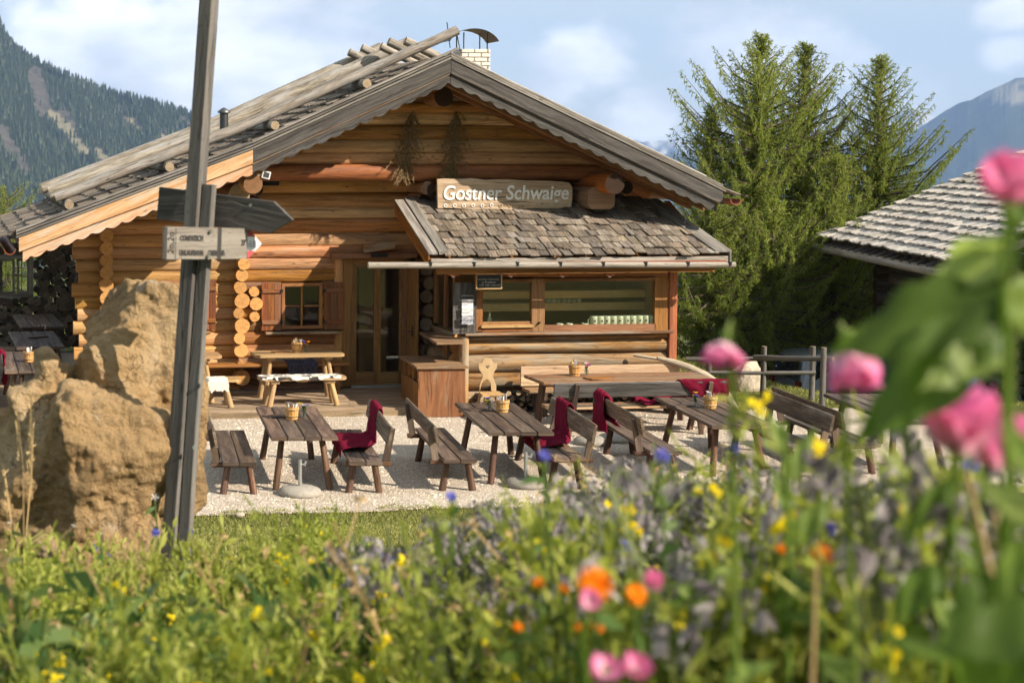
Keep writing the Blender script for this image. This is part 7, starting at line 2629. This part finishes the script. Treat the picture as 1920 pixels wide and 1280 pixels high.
def poppy(px, py, d, size, lab, axis=(0, 0, 1), cup=.9, n=5, foot=None, leaves_=3, stemw=.006):
    q = atd(px, py, d)
    gz_ = ground_h(q.x, q.y)
    t = thing("poppy", lab, "poppy", (q.x, q.y, gz_), "pink poppies in the foreground")
    random.seed(int(px * 3 + py))
    ax = Vector(axis).normalized()
    ref = Vector((1, 0, 0)) if abs(ax.x) < .8 else Vector((0, 1, 0))
    e1 = ax.cross(ref).normalized(); e2 = ax.cross(e1)
    for k in range(n):
        a = 6.283 * k / n + random.uniform(-.25, .25)
        mb = MB(); petal(mb, q + ax * (.002 * (k % 2)), ax, e1 * math.cos(a) + e2 * math.sin(a), size * random.uniform(.9, 1.1), size * .62, cup * random.uniform(.85, 1.12), 0, .3 * random.uniform(-.5, 1), random.random())
        mb.build("petal", M['poppy'], t)
    mb = MB(); mb.lathe([(0, 0), (size * .14, size * .05), (size * .17, size * .22), (size * .10, size * .33), (0, size * .34)], q, 10); mb.build("seed_head", M['poppyleaf'], t)
    mb = MB(); f = Vector(foot) if foot else Vector((q.x + .05, q.y + .04, gz_)); mb.tube([q - ax * .002, q - ax * .05 + Vector((0, 0, -.02)), q.lerp(f, .45) + Vector((.015, 0, 0)), f], [stemw * .6, stemw * .6, stemw * .9, stemw], 7); mb.build("stem", M['poppyleaf'], t)
    for k in range(leaves_):
        c = q.lerp(f, .35 + .18 * k); a = random.uniform(0, 6.28)
        mb = MB(); bigleaf(mb, c, (math.cos(a), math.sin(a) * .6, .35), (0, -.3, 1), random.uniform(.08, .13), random.uniform(.018, .03), 0, random.random()); mb.build("leaf", M['poppyleaf'], t)
    return t


poppy(1360, 640, 2.3, .045, "pink poppy floating in front of the larches left of the fence", (-.25, -.2, -.95), .75, 5)
poppy(1592, 645, 2.25, .058, "pink poppy hanging in front of the fence post", (.1, -.25, -.96), 1.3, 5)
poppy(1892, 372, 1.75, .050, "deep pink poppy high at the right picture edge", (-.3, -.6, .75), .95, 6)
poppy(1795, 850, 2.0, .072, "largest pink poppy with open petals low at the right", (-.08, -.25, .96), 1.22, 6)
poppy(1908, 885, 1.9, .060, "pink poppy cut by the right picture edge below the big one", (.2, -.3, .93), 1.2, 5)
poppy(1222, 1108, 2.45, .027, "pale pink poppy bud beside the orange marigolds", (.05, -.2, 1), 1.35, 5)
poppy(1104, 1132, 2.4, .023, "pink and white poppy in front of the largest marigold", (-.1, -.7, .55), .8, 5)
poppy(1135, 1265, 2.3, .032, "magenta poppy at the bottom edge", (-.2, -.5, .8), .9, 5)
poppy(1185, 1268, 2.25, .032, "bright magenta poppy at the bottom edge, right of its neighbour", (.1, -.5, .8), .9, 5)
poppy(1852, 880, 2.2, .055, "pink poppy with upright petals right behind the largest one", (.15, -.2, .95), 1.3, 5)

# large leaves of the tall poppy plants right in front of the lens
def leafy_stalk(name, lab, stem_px, d, leaves_, seed):
    random.seed(seed)
    P = [atd(x, y, d) for (x, y) in stem_px]
    P[-1].z = ground_h(P[-1].x, P[-1].y)
    t = thing(name, lab, "poppy plant", tuple(P[-1]), "leafy stalks in the foreground")
    mb = MB(); mb.tube(P, [.004, .005, .006] if len(P) == 3 else .006, 8); mb.build("stem", M['poppyleaf'], t)
    for (x0, y0, x1, y1, w, rn, dd) in leaves_:
        a, b_ = atd(x0, y0, d), atd(x1, y1, d + dd)
        v = b_ - a
        mb = MB(); bigleaf(mb, a, v, Vector((-.15, -.75, .62)), v.length, w, 0, rn, .06); mb.build("leaf", M['poppyleaf'], t)
    return t


leafy_stalk("tall_poppy_plant", "tall leafy stalk with the largest dark green leaf in front of the barn", [(1905, 420), (1895, 700), (1880, 1400)], 1.85,
            [(1905, 560, 1560, 655, .050, .12, .05), (1895, 575, 1600, 830, .044, .03, .0), (1905, 480, 1690, 565, .030, .95, .12), (1890, 640, 1730, 725, .024, .85, -.05), (1900, 430, 1925, 300, .02, .3, 0), (1905, 520, 1960, 640, .04, .6, 0), (1900, 440, 1760, 500, .026, .9, .2), (1905, 600, 1790, 700, .03, .5, .1)], 1)
leafy_stalk("tall_poppy_plant", "leafy stalk filling the lower right corner with broad leaves", [(1960, 900), (1940, 1150), (1920, 1400)], 1.7,
            [(1950, 1130, 1760, 1210, .05, .1, .0), (1945, 1180, 1790, 1330, .05, .2, .05), (1940, 1010, 1860, 1130, .018, .5, 0), (1950, 1000, 1830, 880, .02, .95, .1), (1950, 920, 1880, 760, .016, .6, .1)], 2)
leafy_stalk("tall_poppy_plant", "leafy stalk with grey green leaves below the big pink poppy", [(1800, 830), (1770, 1050), (1740, 1400)], 2.4,
            [(1790, 900, 1690, 1010, .018, .2, .0), (1775, 980, 1860, 1110, .022, .4, .0), (1760, 1060, 1660, 1180, .024, .1, 0), (1750, 1120, 1850, 1230, .024, .7, 0), (1745, 1180, 1620, 1250, .03, .3, .1)], 3)
leafy_stalk("tall_poppy_plant", "leafy stalk with broad leaves at the bottom right of the marigolds", [(1330, 1050), (1320, 1180), (1310, 1420)], 3.0,
            [(1325, 1110, 1250, 1135, .018, .5, 0), (1322, 1150, 1420, 1180, .022, .15, 0), (1320, 1190, 1230, 1225, .022, .4, 0), (1318, 1210, 1400, 1270, .024, .1, 0), (1325, 1090, 1400, 1062, .016, .9, 0), (1322, 1130, 1260, 1090, .014, .7, 0), (1320, 1170, 1390, 1120, .014, .6, 0)], 4)
leafy_stalk("tall_poppy_plant", "thin leafy stalk in front of the farthest bench", [(1470, 790), (1480, 1000), (1490, 1420)], 2.7,
            [(1475, 850, 1440, 770, .012, .9, 0), (1478, 900, 1530, 800, .014, .8, 0), (1482, 960, 1450, 880, .016, .7, 0), (1484, 1020, 1560, 930, .02, .6, 0), (1486, 1060, 1470, 1200, .018, .1, 0)], 5)
# dry straw stalks in the lower right
for k, (x0, y0, x1, y1, d) in enumerate([(1812, 885, 1850, 1040, 2.1), (1865, 960, 1872, 1070, 2.0), (1530, 1060, 1522, 1300, 2.4)]):
    a, b_ = atd(x0, y0, d), atd(x1, y1, d)
    dirv = (b_ - a).normalized(); f = a + dirv * ((ground_h(a.x, a.y) - a.z) / dirv.z)
    mb = MB(); mb.tube([a, a.lerp(f, .5), f], [.003, .005, .006], 7)
    o = mb.build("straw_stalk", M['straw'])
    tag(o, ["dry brown stalk leaning below the big pink poppies", "short dry stalk near the right picture edge", "upright straw coloured stalk below the lone marigold"][k], "dry stalk", "dry stalks in the foreground")
